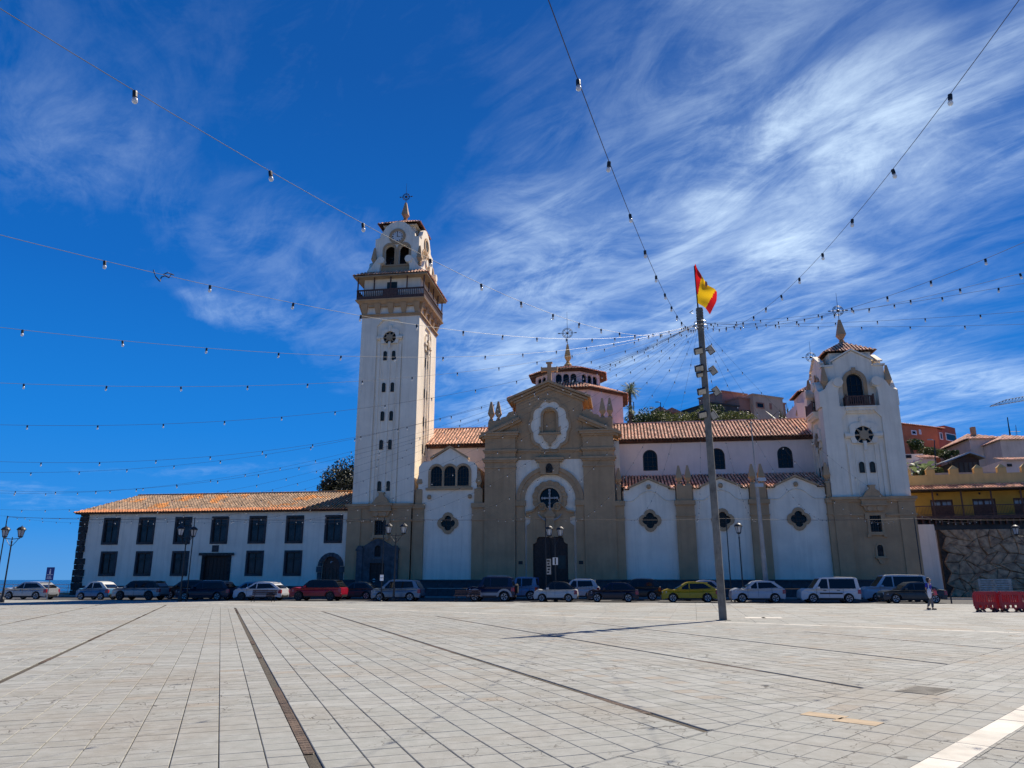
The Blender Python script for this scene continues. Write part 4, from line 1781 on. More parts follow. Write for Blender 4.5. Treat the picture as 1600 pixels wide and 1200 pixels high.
# white panel behind the arch, with the portal in it
door = [(2.02, 1.6), (5.28, 1.6), (5.28, 4.85), (5.1, 4.9), (4.95, 5.05), (4.88, 5.4), (4.7, 5.5), (2.6, 5.5), (2.42, 5.4), (2.35, 5.05), (2.2, 4.9), (2.02, 4.85)]
door0 = [(p, (q if q > 1.7 else .1)) for p, q in door]
g = MB()
g.prism(rect(.37, 6.90, 1.62, 12.85), .05, .33, [[(a_, max(b_, 1.7)) for a_, b_ in door]])
g.build('portal_field', M['white'], bs)
g = MB()
g.prism(rect(.37, 6.90, 12.85, 18.0), .02, .33, [arch(3.72, 15.5, 1.3, 2.3)])
g.build('upper_field', M['brown'], bs)
# arch ring in two steps
for ro, ri, y0 in ((3.22, 2.86, -.22), (2.86, 2.44, -.12)):
    g = MB()
    n_ = 28
    o_ = [(CX + ro * cos(pi * k / n_), 8.95 + ro * sin(pi * k / n_)) for k in range(n_ + 1)]
    i_ = [(CX + ri * cos(pi * k / n_), 8.95 + ri * sin(pi * k / n_)) for k in reversed(range(n_ + 1))]
    g.prism(o_ + i_, y0, .049)
    g.build('arch_ring', M['brown2'], bs)
for x0, x1 in ((.44, 1.24), (6.08, 6.88)):
    g = MB()
    g.box(x0, x1, -.2, .049, 1.62, 8.4)
    g.box(x0 - .05, x1 + .1 if x0 < 2 else x1 + .05, -.34, .049, 8.4, 8.93)
    g.box(x0 - .04, x1 + .04, -.27, .049, 7.0, 7.14)
    g.build('arch_pier', M['brown'], bs)
    g = MB()
    g.box((x0 + x1) / 2 - .2, (x0 + x1) / 2 + .2, -.23, -.201, 3.0, 3.3)
    g.build('plaque', M['rough'], bs)
g = MB()
g.prism([(CX - .85, 11.35), (CX + .85, 11.35), (CX + 1.0, 12.55), (CX - 1.0, 12.55)], -.42, .0)
g.box(CX - 1.25, CX + 1.25, -.55, .0, 12.55, 12.75)
g.box(CX - 1.4, CX + 1.4, -.65, .0, 12.75, 12.98)
g.build('keystone', M['brown2'], bs)
g = MB()
g.prism([(CX - .3, 11.5), (CX + .3, 11.5), (CX + .34, 12.0), (CX + .22, 12.3), (CX, 12.42), (CX - .22, 12.3), (CX - .34, 12.0)], -.5, -.42)
for k in range(5):
    for q in range(3):
        g.box(CX - .24 + q * .18, CX - .13 + q * .18, -.54, -.5, 11.55 + k * .15, 11.64 + k * .15)
g.build('coat_of_arms', M['rough'], bs)
# portal body round the oculus
OC = (3.66, 9.12)
sc_ = [(OC[0] + r_ * cos(t), OC[1] + r_ * sin(t)) for r_, t in
       [(1.58 + .12 * abs(sin(k * pi / 5)), R(-32) + R(244) * k / 45) for k in range(46)]]
po = [(1.45, 1.62), (2.02, 1.62)] + [p for p in reversed(door[2:])][0:0]
out = [(1.45, 1.62), (2.02, 1.62), (2.02, 4.85), (2.2, 4.9), (2.35, 5.05), (2.42, 5.4), (2.6, 5.5), (4.7, 5.5), (4.88, 5.4), (4.95, 5.05), (5.1, 4.9), (5.28, 4.85), (5.28, 1.62),
       (5.87, 1.62), (5.87, 6.55), (5.55, 6.8), (5.5, 7.3), (5.95, 7.42), (5.95, 7.75), (5.5, 7.85), (5.25, 8.1)] + sc_ + [(2.05, 8.1), (1.8, 7.85), (1.35, 7.75), (1.35, 7.42), (1.8, 7.3), (1.75, 6.8), (1.45, 6.55)]
g = MB()
g.prism(out, -.24, .049, [[(OC[0] + .95 * cos(2 * pi * j / 24), OC[1] + .95 * sin(2 * pi * j / 24)) for j in range(24)]])
g.build('portal', M['brown'], bs)
g = MB()
g.disc(*OC, 1.17, -.34, -.241, 28, 0, [[(OC[0] + .95 * cos(2 * pi * j / 24), OC[1] + .95 * sin(2 * pi * j / 24)) for j in range(24)]])
for k in range(14):
    t = R(-25) + R(230) * k / 13
    g.prism([(OC[0] + 1.22 * cos(t - .06), OC[1] + 1.22 * sin(t - .06)), (OC[0] + 1.6 * cos(t - .09), OC[1] + 1.6 * sin(t - .09)),
             (OC[0] + 1.6 * cos(t + .09), OC[1] + 1.6 * sin(t + .09)), (OC[0] + 1.22 * cos(t + .06), OC[1] + 1.22 * sin(t + .06))], -.30, -.241)
for s_ in (-1, 1):
    band(g, [(OC[0] + s_ * p, q) for p, q in ((.95, 8.45), (1.3, 8.25), (1.55, 7.85), (2.3, 7.72))][::s_], .16, -.46, -.241)
g.build('oculus_surround', M['brown2'], bs)
g = MB()
g.disc(*OC, .96, .02, .045, 24)
oc = g.build('oculus', M['glass'], bs)
g = MB()
g.box(OC[0] - .07, OC[0] + .07, -.42, -.32, 7.9, 9.85)
g.box(OC[0] - .72, OC[0] + .72, -.42, -.32, 9.02, 9.16)
for dx, dz in ((0, 0), (-.45, 0), (.45, 0), (0, .45), (0, -.45), (-.7, 0), (.7, 0), (0, .75)):
    g.disc(OC[0] + dx, 9.09 + dz, .12, -.45, -.30, 8)
g.build('stone_cross', M['mast'], bs)
for s_ in (-1, 1):
    g = MB()
    c_ = (OC[0] + s_ * .72, 8.25)
    pts = [(c_[0] + s_ * (.42 - .05 * k) * cos(t), -.48, c_[1] + (.42 - .05 * k) * sin(t)) for k, t in [(q * .42, .6 + q * .62) for q in range(18)]]
    g.tube(pts, .075, 6)
    g.disc(*c_, .36, -.42, -.241, 14)
    g.build('volute', M['brown2'], bs)
    g = MB()
    pts = [(OC[0] + s_ * (.35 + .75 * t), -.45, 7.05 + .55 * t * t) for t in [k / 6 for k in range(7)]]
    for k in range(6):
        g.tube(pts[k:k + 2], .13 - .015 * k, 6, r1=.13 - .015 * (k + 1))
    g.build('white_horn', M['mast'], bs)
g = MB()
g.box(OC[0] - .42, OC[0] + .42, -.42, -.241, 6.2, 7.35)
g.box(OC[0] - .5, OC[0] + .5, -.5, -.241, 7.35, 7.6)
g.taper(OC[0], -.36, 7.6, 7.95, .42, .12, .2, .1)
g.build('pedestal', M['brown2'], bs)
# door
g = MB()
g.prism(door0, .0, .04)
for k in range(4):
    for q in range(6):
        x0 = 2.1 + k * .79
        g.box(x0 + .05, x0 + .7, -.05, .0, .3 + q * .85, .98 + q * .85)
g.box(3.62, 3.68, -.07, .0, .2, 5.4)
dr = g.build('main_door', M['darkwood'], bs)
g = MB()
g.box(4.35, 5.05, -.09, -.06, 2.6, 3.8)
g.build('poster', M['glassgreen'], dr)
# plinth under everything
plinth_row(bs, -9.8, 1.4, -.46, .6)
plinth_row(bs, 5.95, 29.0, -.46, .6)
for xa, xb in ((-9.8, 1.4), (5.95, 29.0)):
    g = MB()
    g.box(xa, xb, -.52, .6, 1.46, 1.62)
    g.build('plinth_cap', M['basalt'], bs)
for xa, xb in ((1.41, 2.01), (5.29, 5.94)):
    g = MB()
    g.box(xa, xb, -.45, .3, 0, 1.62)
    g.build('door_jamb', M['basalt'], bs)
# cartouche
OV = (3.73, 16.18)


def frame_shape(k):
    return scallop(OV[0], OV[1], 1.72 * k, 2.25 * k, 10, .10, 6, pi / 2, pi / 2 + 2 * pi)


g = MB()
g.prism(frame_shape(1.12), -.16, .019, [frame_shape(.99)])
g.build('cartouche_border', M['brown2'], bs)
g = MB()
g.prism(frame_shape(1.0), -.08, .019, [arch(3.72, 15.5, 1.3, 2.3)])
g.build('cartouche', M['white'], bs)
g = MB()
g.prism(arch(3.72, 15.4, 1.72, 2.6), -.2, -.079, [arch(3.72, 15.5, 1.3, 2.3)])
g.box(2.75, 4.7, -.42, -.08, 15.25, 15.42)
g.prism([(2.95, 15.25), (3.2, 14.7), (3.55, 14.45), (3.6, 14.15), (3.72, 14.05), (3.85, 14.15), (3.9, 14.45), (4.25, 14.7), (4.5, 15.25)], -.36, -.08)
g.prism([(2.6, 15.25), (2.95, 15.3), (2.95, 15.9), (2.7, 16.1), (2.75, 15.6)], -.2, -.08)
g.prism([(4.5, 15.3), (4.85, 15.25), (4.75, 15.6), (4.8, 16.1), (4.5, 15.9)], -.2, -.08)
g.build('niche_surround', M['brown2'], bs)
g = MB()
g.prism(arch(3.72, 15.45, 1.32, 2.36), .26, .315)
g.build('niche', M['brown'], bs)
# top gable
g = MB()
g.prism([(.38, 17.6), (6.95, 17.6), (6.95, 18.9), (CX, 20.25), (.38, 18.9)], .0, 5)
g.build('gable_wall', M['brown'], bs)
g = MB()
band(g, [(-.45, 18.72), (CX, 20.42), (7.8, 18.72)], .22, -.62, 4.9)
band(g, [(-.15, 18.55), (CX, 20.18), (7.5, 18.55)], .2, -.38, 4.9)
band(g, [(.2, 18.45), (CX, 19.9), (7.15, 18.45)], .2, -.2, -.001)
g.build('raking_cornice', M['brown2'], bs)
for s_ in (-1, 1):
    def mx_(p):
        return CX + .06 + s_ * p
    g = MB()
    pts = [(mx_(p), q) for p, q in ((2.9, 16.75), (6.9, 14.98))]
    if s_ < 0:
        pts.reverse()
    band(g, pts, .28, -.72, 2.0)
    pts = [(mx_(p), q) for p, q in ((2.75, 16.6), (6.6, 14.85))]
    if s_ < 0:
        pts.reverse()
    band(g, pts, .24, -.5, 2.0)
    g.build('broken_pediment', M['brown2'], bs)
    g = MB()
    pts = [(mx_(p), q) for p, q in ((3.2, 15.5), (6.1, 15.5), (6.1, 16.65), (5.9, 16.8), (4.95, 16.8), (4.75, 17.1), (4.3, 17.2), (4.05, 17.6), (3.6, 17.72), (3.2, 17.45))]
    if s_ < 0:
        pts.reverse()
    g.prism(pts, -.1, 1.8)
    g.build('attic_block', M['brown'], bs)
    for k in (0, 1):
        g = MB()
        obelisk(g, mx_(5.15 + k * .72), .45, 16.8, 2.05, .62)
        g.build('pinnacle', M['brown2'], bs)
# stone cross
g = MB()
g.taper(CX, 1.0, 20.45, 20.95, .5, .35, .25, .2)
g.box(CX - .2, CX + .2, .85, 1.2, 20.9, 22.85)
g.box(CX - .78, CX + .78, .86, 1.19, 21.95, 22.35)
for dx, dz in ((-.78, 22.15), (.78, 22.15), (0, 22.85)):
    g.box(CX + dx - .26 * (dx == 0) - .06, CX + dx + .26 * (dx == 0) + .06, .83, 1.22, dz - (.26 if dx else .06), dz + (.26 if dx else .06))
g.build('gable_cross', M['brown2'], bs)

# right aisle with three chapels
bays = [(12.96, 10.62, 15.38), (19.52, 17.0, 22.0), (26.2, 23.65, 28.7)]
for cx, x0, x1 in bays:
    g = MB()
    g.prism([(x0, 1.62), (x1, 1.62), (x1, 9.78), (cx + 1.85, 9.78), (cx + 1.75, 9.95), (cx, 10.72), (cx - 1.75, 9.95), (cx - 1.85, 9.78), (x0, 9.78)],
            .12, .5, [quatre(cx, 6.93, .74)])
    g.build('chapel_wall', M['white'], bs)
    g = MB()
    band(g, [(cx - 2.0, 9.86), (cx - 1.7, 9.98), (cx, 10.76), (cx + 1.7, 9.98), (cx + 2.0, 9.86)], .16, -.08, 1.2)
    g.build('gable_coping', M['brown2'], bs)
    g = MB()
    pts = [(x0 + .05, .09, 8.75), (cx - 1.6, .09, 8.75), (cx - 1.25, .09, 8.95), (cx - .8, .09, 9.4), (cx - .3, .09, 9.62), (cx, .09, 9.66),
           (cx + .3, .09, 9.62), (cx + .8, .09, 9.4), (cx + 1.25, .09, 8.95), (cx + 1.6, .09, 8.75), (x1 - .05, .09, 8.75)]
    g.tube(pts, .045, 4)
    g.build('moulding', M['white'], bs)
    g = MB()
    g.lathe([(.10, 0), (.2, .12), (.2, .3), (.12, .42)], (cx, 0, 9.85), 8)
    g.build('gargoyle', M['brown2'], bs)
    quatrefoil(cx, 6.93, .12)
for x0, x1 in ((15.36, 17.02), (21.98, 23.62), (28.68, 29.22)):
    g = MB()
    g.box(x0, x1, -.3, .6, 1.62, 8.3)
    g.box(x0 - .1, x1 + .1, -.44, .6, 8.3, 8.72)
    g.box(x0 - .05, x1 + .05, -.37, .6, 7.25, 7.38)
    g.box(x0 + .1, x1 - .1, -.2, .6, 8.72, 10.1)
    g.build('pilaster', M['brown'], bs)
    xs = [x0 + .42, x1 - .42] if x1 - x0 > 1 else [(x0 + x1) / 2]
    for x in xs:
        g = MB()
        obelisk(g, x, .1, 10.1, 1.9, .62)
        g.build('pinnacle', M['brown2'], bs)
g = MB()
g.box(10.5, 29.2, .5, 5, 1.6, 9.7)
g.build('aisle_wall', M['white'], bs)
rf = MB()
tile_roof(rf, (10.5, .62, 10.1), (29.2, .62, 10.1), (29.2, 5.0, 11.75), (10.5, 5.0, 11.75), .31, .42)
for cx, x0, x1 in bays:
    for xa, xb in ((x0 + .03, cx - 1.92), (cx + 1.92, x1 - .03)):
        tile_roof(rf, (xa, -.25, 9.80), (xb, -.25, 9.80), (xb, .62, 10.12), (xa, .62, 10.12), .24, .42)
rf.build('aisle_roof_tiles', [M['tile'], M['tilepan']], bs, kind='stuff')
# nave
NX0, NX1 = -10.2, 31.0
g = MB()
nw = [arch(x, 12.25, 1.45, 2.15) for x in (13.42, 20.05, 26.55)]
g.prism(rect(NX0, NX1, 9.0, 15.2), 5.0, 5.5, nw)
g.box(NX0, NX0 + .4, 5.5, 13.4, 1.6, 15.2)
g.prism([(5.5, 15.2), (13.4, 15.2), (9.2, 17.7)], NX0, NX0 + .4) if False else None
g.box(NX0, NX1, 13.0, 13.4, 1.6, 15.2)
g.build('nave_wall', M['cream'], bs)
g = MB()
g.add([(NX0 + .2, 4.9, 15.2), (NX0 + .2, 13.5, 15.2), (NX0 + .2, 9.2, 17.75), (NX1 - .2, 4.9, 15.2), (NX1 - .2, 13.5, 15.2), (NX1 - .2, 9.2, 17.75)],
      [(0, 1, 2), (3, 5, 4), (0, 2, 5, 3), (1, 4, 5, 2), (0, 3, 4, 1)])
g.build('nave_gable', M['cream'], bs)
for x in (13.42, 20.05, 26.55):
    window(bs, x, 5.0, 12.25, 1.45, 2.15, 'arch')
g = MB()
for k in range(2):
    g.box(NX0, NX1, 4.82 - k * .16, 5.0, 15.05 + k * .12, 15.17 + k * .12)
x = NX0 + .1
while x < NX1:
    g.tube([(x, 4.45, 15.32), (x, 4.95, 15.32)], .085, 6)
    x += .29
g.build('nave_eaves', M['tilepan'], bs)
rf = MB()
tile_roof(rf, (NX0, 4.45, 15.42), (NX1, 4.45, 15.42), (NX1, 9.2, 17.95), (NX0, 9.2, 17.95), .34, .42)
tile_roof(rf, (NX1, 13.9, 15.42), (NX0, 13.9, 15.42), (NX0, 9.2, 17.95), (NX1, 9.2, 17.95), .34, .6)
x = NX0
while x < NX1:
    rf.tube([(x, 9.2, 17.98), (x + .45, 9.2, 18.0)], .13, 6)
    x += .42
rf.build('nave_roof_tiles', [M['tile'], M['tilepan']], bs, kind='stuff')
# small lit return wall beside the centre block
g = MB()
g.box(9.85, 10.35, .6, 5.0, 8.0, 14.6)
g.build('side_wall', M['white'], bs)
# octagonal drum and lantern
DC = (4.75, 13.0)


def octo(mb, r0, r1, z0, z1, mi=0):
    mb.lathe([(r0, z0), (r1, z1)], (DC[0], DC[1], 0), 8, mi, pi / 8)


g = MB()
octo(g, 6.7, 6.7, 8, 21.5)
g.build('drum', M['pink'], bs)
rf = MB()


def octo_roof(r0, r1, z0, z1):
    for k in range(8):
        a0, a1 = pi / 8 + pi / 4 * k, pi / 8 + pi / 4 * (k + 1)
        P_ = [(DC[0] + r * cos(t), DC[1] + r * sin(t), z) for r, t, z in ((r0, a0, z0), (r0, a1, z0), (r1, a1, z1), (r1, a0, z1))]
        tile_roof(rf, *P_, .31, .4)


octo_roof(7.3, 4.0, 21.6, 22.9)
octo_roof(4.75, .25, 24.4, 25.8)
rf.build('dome_roof_tiles', [M['tile'], M['tilepan']], bs, kind='stuff')
g = MB()
octo(g, 7.1, 7.2, 21.4, 21.55)
octo(g, 4.35, 4.6, 24.2, 24.35)
g.build('dome_eaves', M['tilepan'], bs)
g = MB()
ap_ = 3.95 * cos(pi / 8)
for k in range(8):
    a0 = pi / 4 * k - pi / 2
    T = (lambda a0: (lambda s_, y, z: (DC[0] + (ap_ - y) * cos(a0) - s_ * sin(a0), DC[1] + (ap_ - y) * sin(a0) + s_ * cos(a0), z)))(a0)
    g.T = T
    hw_ = 3.95 * sin(pi / 8)
    g.prism(rect(-hw_, hw_, 22.2, 24.25), 0, .3, [arch(x, 22.65, .66, 1.3) for x in (-.82, 0, .82)])
g.T = None
g.build('lantern_wall', M['pink'], bs)
for k in range(8):
    a0 = pi / 4 * k - pi / 2
    for x in (-.82, 0, .82):
        p = (DC[0] + (ap_ - .05) * cos(a0) - x * sin(a0), DC[1] + (ap_ - .05) * sin(a0) + x * cos(a0))
        window(bs, p[0], p[1], 22.65, .66, 1.3, 'slit2', a0 + pi / 2)
g = MB()
g.lathe([(.45, 0), (.45, .35), (.3, .5)], (DC[0], DC[1], 25.7), 8)
obelisk(g, DC[0], DC[1], 25.95, 2.6, .75)
g.build('finial', M['yellow2'], bs)
vane(bs, DC[0], DC[1], 28.45, 4.2, .62)

# rear stair tower glimpsed behind the nave
rr_ = thing('rear_tower', 'pinkish stair tower with iron vane behind the long nave roof', 'tower', CH, (33.5, 22, 0))
u0, z0_ = CH.px(1247, 655, 19)
u1, z1_ = CH.px(1290, 610, 19)
u1 = u0 + 6
ztop = CH.px(1262, 622, 19)[1]
g = MB()
g.prism([(u0, 0), (u1, 0), (u1, ztop - .6), (u1 - 1.2, ztop - .5), (u0 + 3, ztop + .8), (u0 + 1.2, ztop - .5), (u0, ztop - .6)], 19, 19.4)
g.box(u0, u0 + .4, 19.4, 25, 0, ztop - .6)
g.box(u1 - .4, u1, 19.4, 25, 0, ztop - .6)
g.box(u0 + 1.0, u1 - 1.0, 20, 24.5, 0, ztop + 1.0)
g.build('wall', M['pink'], rr_)
rf = MB()
cxr, cyr = (u0 + u1) / 2, 22.2
for k in range(4):
    c4 = [(cxr - 2.5, cyr - 2.5), (cxr + 2.5, cyr - 2.5), (cxr + 2.5, cyr + 2.5), (cxr - 2.5, cyr + 2.5)]
    tile_roof(rf, (*c4[k], ztop + 1.05), (*c4[(k + 1) % 4], ztop + 1.05), (cxr, cyr, ztop + 2.6), (cxr, cyr, ztop + 2.6), .31, .4)
rf.build('roof_tiles', [M['tile'], M['tilepan']], rr_, kind='stuff')
g = MB()
obelisk(g, u0 + .2, 19.3, ztop - 2.6, 1.9, .6)
g.build('pinnacle', M['brown2'], rr_)
g = MB()
obelisk(g, cxr, cyr, ztop + 2.4, 2.6, .8)
g.build('finial', M['brown2'], rr_)
vane(rr_, cxr, cyr, ztop + 4.8, 3.2, .6)
g = MB()
g.box(u0 + 1.2, u0 + 2.4, 18.9, 19, ztop - 1.4, ztop - .8)
g.build('string_course', M['pink'], rr_)

# ------------------------------------------------------------------ yellow building and retaining wall
yb = thing('yellow_building', 'yellow ochre building with crenellated parapet and dark wooden balcony over the stone wall', 'building', YB, (8, 3, 0))


def yp(x, y, yy=0.):
    return YB.px(x, y, yy)


zpar, zeav, zfl, zbot = yp(1500, 741)[1], yp(1500, 766)[1], yp(1500, 806, -1.2)[1], yp(1500, 818, -1.2)[1]
XL, XR = yp(1415, 760)[0], 22.0
g = MB()
doors = []
for x in (1472, 1538.5, 1603):
    doors.append(yp(x, 790)[0])
dz0, dz1 = zfl + .1, yp(1500, 780)[1]
g.prism(rect(XL, XR, zbot, zeav + .3), 0, .4, [rect(x - 1.0, x + 1.0, dz0 + .02, dz1) for x in doors])
g.box(XL, XR, 1.2, 8, zbot, zeav)
g.build('wall', M['yellow'], yb)
g = MB()
g.box(XL, XR, -.1, .3, zeav + .3, zpar)
g.build('parapet', M['yellow2'], yb)
for x in (1415.5, 1453, 1490, 1528, 1565, 1603):
    u_ = yp(x, 735)[0]
    g = MB()
    hh_ = yp(1500, 732)[1] - zpar
    g.box(u_ - .38, u_ + .38, -.14, .42, zpar, zpar + hh_ - .05)
    g.taper(u_, .14, zpar + hh_ - .05, zpar + hh_ + .35, .42, .32, .03, .03)
    g.build('merlon', M['yellow2'], yb)
for k, x in enumerate(doors):
    g = MB()
    g.prism(rect(x - 1.0, x + 1.0, dz0, dz1), .05, .18, [rect(x - .88 + q * .96, x - .08 + q * .96, dz0 + 1.05, dz1 - .15) for q in (0, 1)])
    for q in (0, 1):
        for j in range(1, 3):
            g.box(x - .88 + q * .96, x - .08 + q * .96, .08, .15, dz0 + 1.05 + j * .32, dz0 + 1.09 + j * .32)
        g.box(x - .50 + q * .96, x - .46 + q * .96, .08, .15, dz0 + 1.05, dz1 - .15)
    d0 = g.build('balcony_door', M['brownwood'], yb)
    g = MB()
    g.box(x - .95, x + .95, .2, .22, dz0 + 1.0, dz1 - .1)
    g.build('pane', M['lampglass'], d0)
    g = MB()
    g.tube([(x - .35, -.01, dz1 + .55), (x - .35, -.25, dz1 + .5)], .05, 5)
    g.box(x - .42, x - .28, -.3, -.2, dz1 + .38, dz1 + .6)
    g.build('wall_lamp', M['black'], yb)
g = MB()
g.box(XL, XR, -1.5, 0, zfl - .18, zfl)
g.box(XL, XR, -1.55, -1.4, zfl - .35, zfl + .02)
x = XL + .2
while x < XR:
    g.box(x, x + .14, -1.45, 0, zbot - .1, zfl - .2)
    x += .55
g.build('balcony_floor', M['brownwood'], yb)
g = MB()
g.box(XL, XR, -1.0, .02, zbot - .55, zbot + .3)  # dark box stands in for the shade under the balcony
g.build('balcony_shade_box', M['greywall'], yb)
g = MB()
g.box(XL, XR, -1.48, -1.4, zfl + .92, zfl + 1.0)
g.box(XL, XR, -1.46, -1.42, zfl + .1, zfl + .15)
x = XL + .1
while x < XR:
    g.box(x, x + .025, -1.455, -1.43, zfl + .12, zfl + .93)
    x += .13
g.build('balcony_rail', M['brownwood'], yb)
for x in (1459, 1504, 1551, 1598):
    u_ = yp(x, 790, -1.4)[0]
    g = MB()
    g.box(u_ - .06, u_ + .06, -1.48, -1.36, zfl, zeav - .1)
    g.build('balcony_post', M['brownwood'], yb)
rf = MB()
tile_roof(rf, (XL, -1.9, zeav - .02), (XR, -1.9, zeav - .02), (XR, -.1, zeav + .55), (XL, -.1, zeav + .55), .27, .4)
rf.build('balcony_roof_tiles', [M['tile'], M['tilepan']], yb, kind='stuff')
g = MB()
g.box(XL, XR, -1.8, -.1, zeav - .16, zeav - .06)
g.build('balcony_ceiling', M['darkwood'], yb)

rw = thing('retaining_wall', 'rough stone retaining wall under the yellow building', 'wall', YB, (8, 0, 0))
ws = yp(1468, 830, -1.0)[0]
g = MB()
g.box(ws - .1, XR, -.9, -.2, 0, zbot - .5)
g.build('mortar', M['mortar'], rw)
random.seed(11)
cols, rows_ = 19, 8
px_ = [[None] * (cols + 1) for _ in range(rows_ + 1)]
for j in range(rows_ + 1):
    for i in range(cols + 1):
        xx = ws + (XR - ws) * (i + (.5 if j % 2 else 0)) / cols
        zz_ = (zbot - .55) * j / rows_
        if 0 < i < cols:
            xx += random.uniform(-.42, .42)
        if 0 < j < rows_:
            zz_ += random.uniform(-.36, .36)
        px_[j][i] = (xx, zz_)
for j in range(rows_):
    for i in range(cols):
        P4 = [px_[j][i], px_[j][i + 1], px_[j + 1][i + 1], px_[j + 1][i]]
        cx = sum(p[0] for p in P4) / 4
        cz = sum(p[1] for p in P4) / 4
        dpt = random.uniform(.10, .26)
        ring = []
        for k in range(4):
            a_, b_ = P4[k], P4[(k + 1) % 4]
            ring.append(a_)
            m2 = ((a_[0] + b_[0]) / 2, (a_[1] + b_[1]) / 2)
            j_ = random.uniform(.0, .07)
            ring.append((m2[0] + (m2[0] - cx) * j_, m2[1] + (m2[1] - cz) * j_))
        n_ = len(ring)

        def sh(p, k):
            return cx + (p[0] - cx) * k, cz + (p[1] - cz) * k
        vs = []
        for k, yv in ((.97, -.9), (.95, -.9 - dpt * .6), (.80, -.9 - dpt)):
            for p in ring:
                q = sh(p, k)
                vs.append((q[0], yv + random.uniform(-.03, .03), q[1]))
        vs.append((cx, -.9 - dpt - random.uniform(-.03, .06), cz))
        fs = []
        for r_ in (0, 1):
            for k in range(n_):
                fs.append((r_ * n_ + k, r_ * n_ + (k + 1) % n_, (r_ + 1) * n_ + (k + 1) % n_, (r_ + 1) * n_ + k))
        for k in range(n_):
            fs.append((2 * n_ + k, 2 * n_ + (k + 1) % n_, 3 * n_))
        g = MB()
        g.add(vs, fs)
        g.build('stone', M['stone'], rw)
wwall = thing('white_side_wall', 'white rendered wall strip between the bell tower and the stone wall', 'wall', CH, (38, 3, 0))
g = MB()
g.add([(36.1, 4.2, 0), (39.2, 4.2, 0), (39.2, 6.2, 0), (36.1, 6.2, 0), (36.1, 4.2, 6.6), (39.1, 4.2, 6.6), (39.1, 6.2, 6.6), (36.1, 6.2, 6.6)],
      [(0, 3, 2, 1), (4, 5, 6, 7), (0, 1, 5, 4), (1, 2, 6, 5), (2, 3, 7, 6), (3, 0, 4, 7)])
g.build('render', M['white'], wwall)
g = MB()
g.tube([(37.35, 4.15, .4), (37.3, 4.15, 5.9)], .045, 6)
g.box(36.3, 37.2, 4.17, 4.199, 2.1, 2.7)
g.build('drainpipe', M['black'], wwall)


# ------------------------------------------------------------------ hillside buildings
def B_(name, label, cat, px0, px1, ytop, ybase_z, Yd, depth, m, ang=8.3, **k):
    """house whose front runs between two photo columns at distance Yd"""
    fr = Frame((px0 + px1 - 1600) / 2 / 1205 * Yd, Yd, R(ang))
    u0 = fr.px(px0, ytop)[0]
    u1, zt = fr.px(px1, ytop)
    root = thing(name, label, cat, fr, (0, depth / 2, 0))
    g_ = MB()
    g_.box(u0, u1, 0, depth, -1, zt)
    g_.build('wall', m, root)
    return fr, root, u0, u1, zt


def win_box(root, fr, x0, x1, ya, yb_, frame_m='signwhite', glass='glass', y=0.):
    u0, za = fr.px(x0, ya, y)
    u1, zb = fr.px(x1, yb_, y)
    g_ = MB()
    g_.prism(rect(u0, u1, zb, za), y - .12, y - .01, [rect(u0 + .18, u1 - .18, zb + .18, za - .18)])
    o = g_.build('window', M[frame_m], root)
    g_ = MB()
    g_.box(u0 + .1, u1 - .1, y - .05, y - .02, zb + .1, za - .1)
    g_.build('pane', M[glass], o)
    return o


def hip(root, u0, u1, y0, y1, z, h, over, m='tile'):
    rf_ = MB()
    w_ = (y1 - y0) / 2 + over
    ym = (y0 + y1) / 2
    a_, b_ = u0 - over, u1 + over
    ya, yb_ = y0 - over, y1 + over
    r0, r1 = min(a_ + w_, (a_ + b_) / 2), max(b_ - w_, (a_ + b_) / 2)
    for P4 in (((a_, ya, z), (b_, ya, z), (r1, ym, z + h), (r0, ym, z + h)), ((b_, yb_, z), (a_, yb_, z), (r0, ym, z + h), (r1, ym, z + h)),
               ((a_, yb_, z), (a_, ya, z), (r0, ym, z + h), (r0, ym, z + h)), ((b_, ya, z), (b_, yb_, z), (r1, ym, z + h), (r1, ym, z + h))):
        tile_roof(rf_, *P4, .5, .8)
    rf_.build('roof_tiles', [M[m], M['tilepan']], root, kind='stuff')


# orange apartment house
fr, r_, u0, u1, zt = B_('apartment_house', 'orange apartment house with pink tiled roof and dark red glazed front on the hill', 'building', 1398, 1464, 669, 0, 128, 12, M['orange'], -24)
for x0, x1, ya, yb_ in ((1423, 1432, 672, 680), (1435, 1439, 671, 679), (1425, 1432, 688, 697), (1437, 1441, 688, 697)):
    win_box(r_, fr, x0, x1, ya, yb_)
ue = u1
g = MB()
ang_ = R(12)


def o2(s_, y, z):   # second front, swung towards the right
    return (ue + s_ * cos(ang_) - y * sin(ang_) * -1 * -1, s_ * -sin(ang_) * -1 + y * cos(ang_), z)


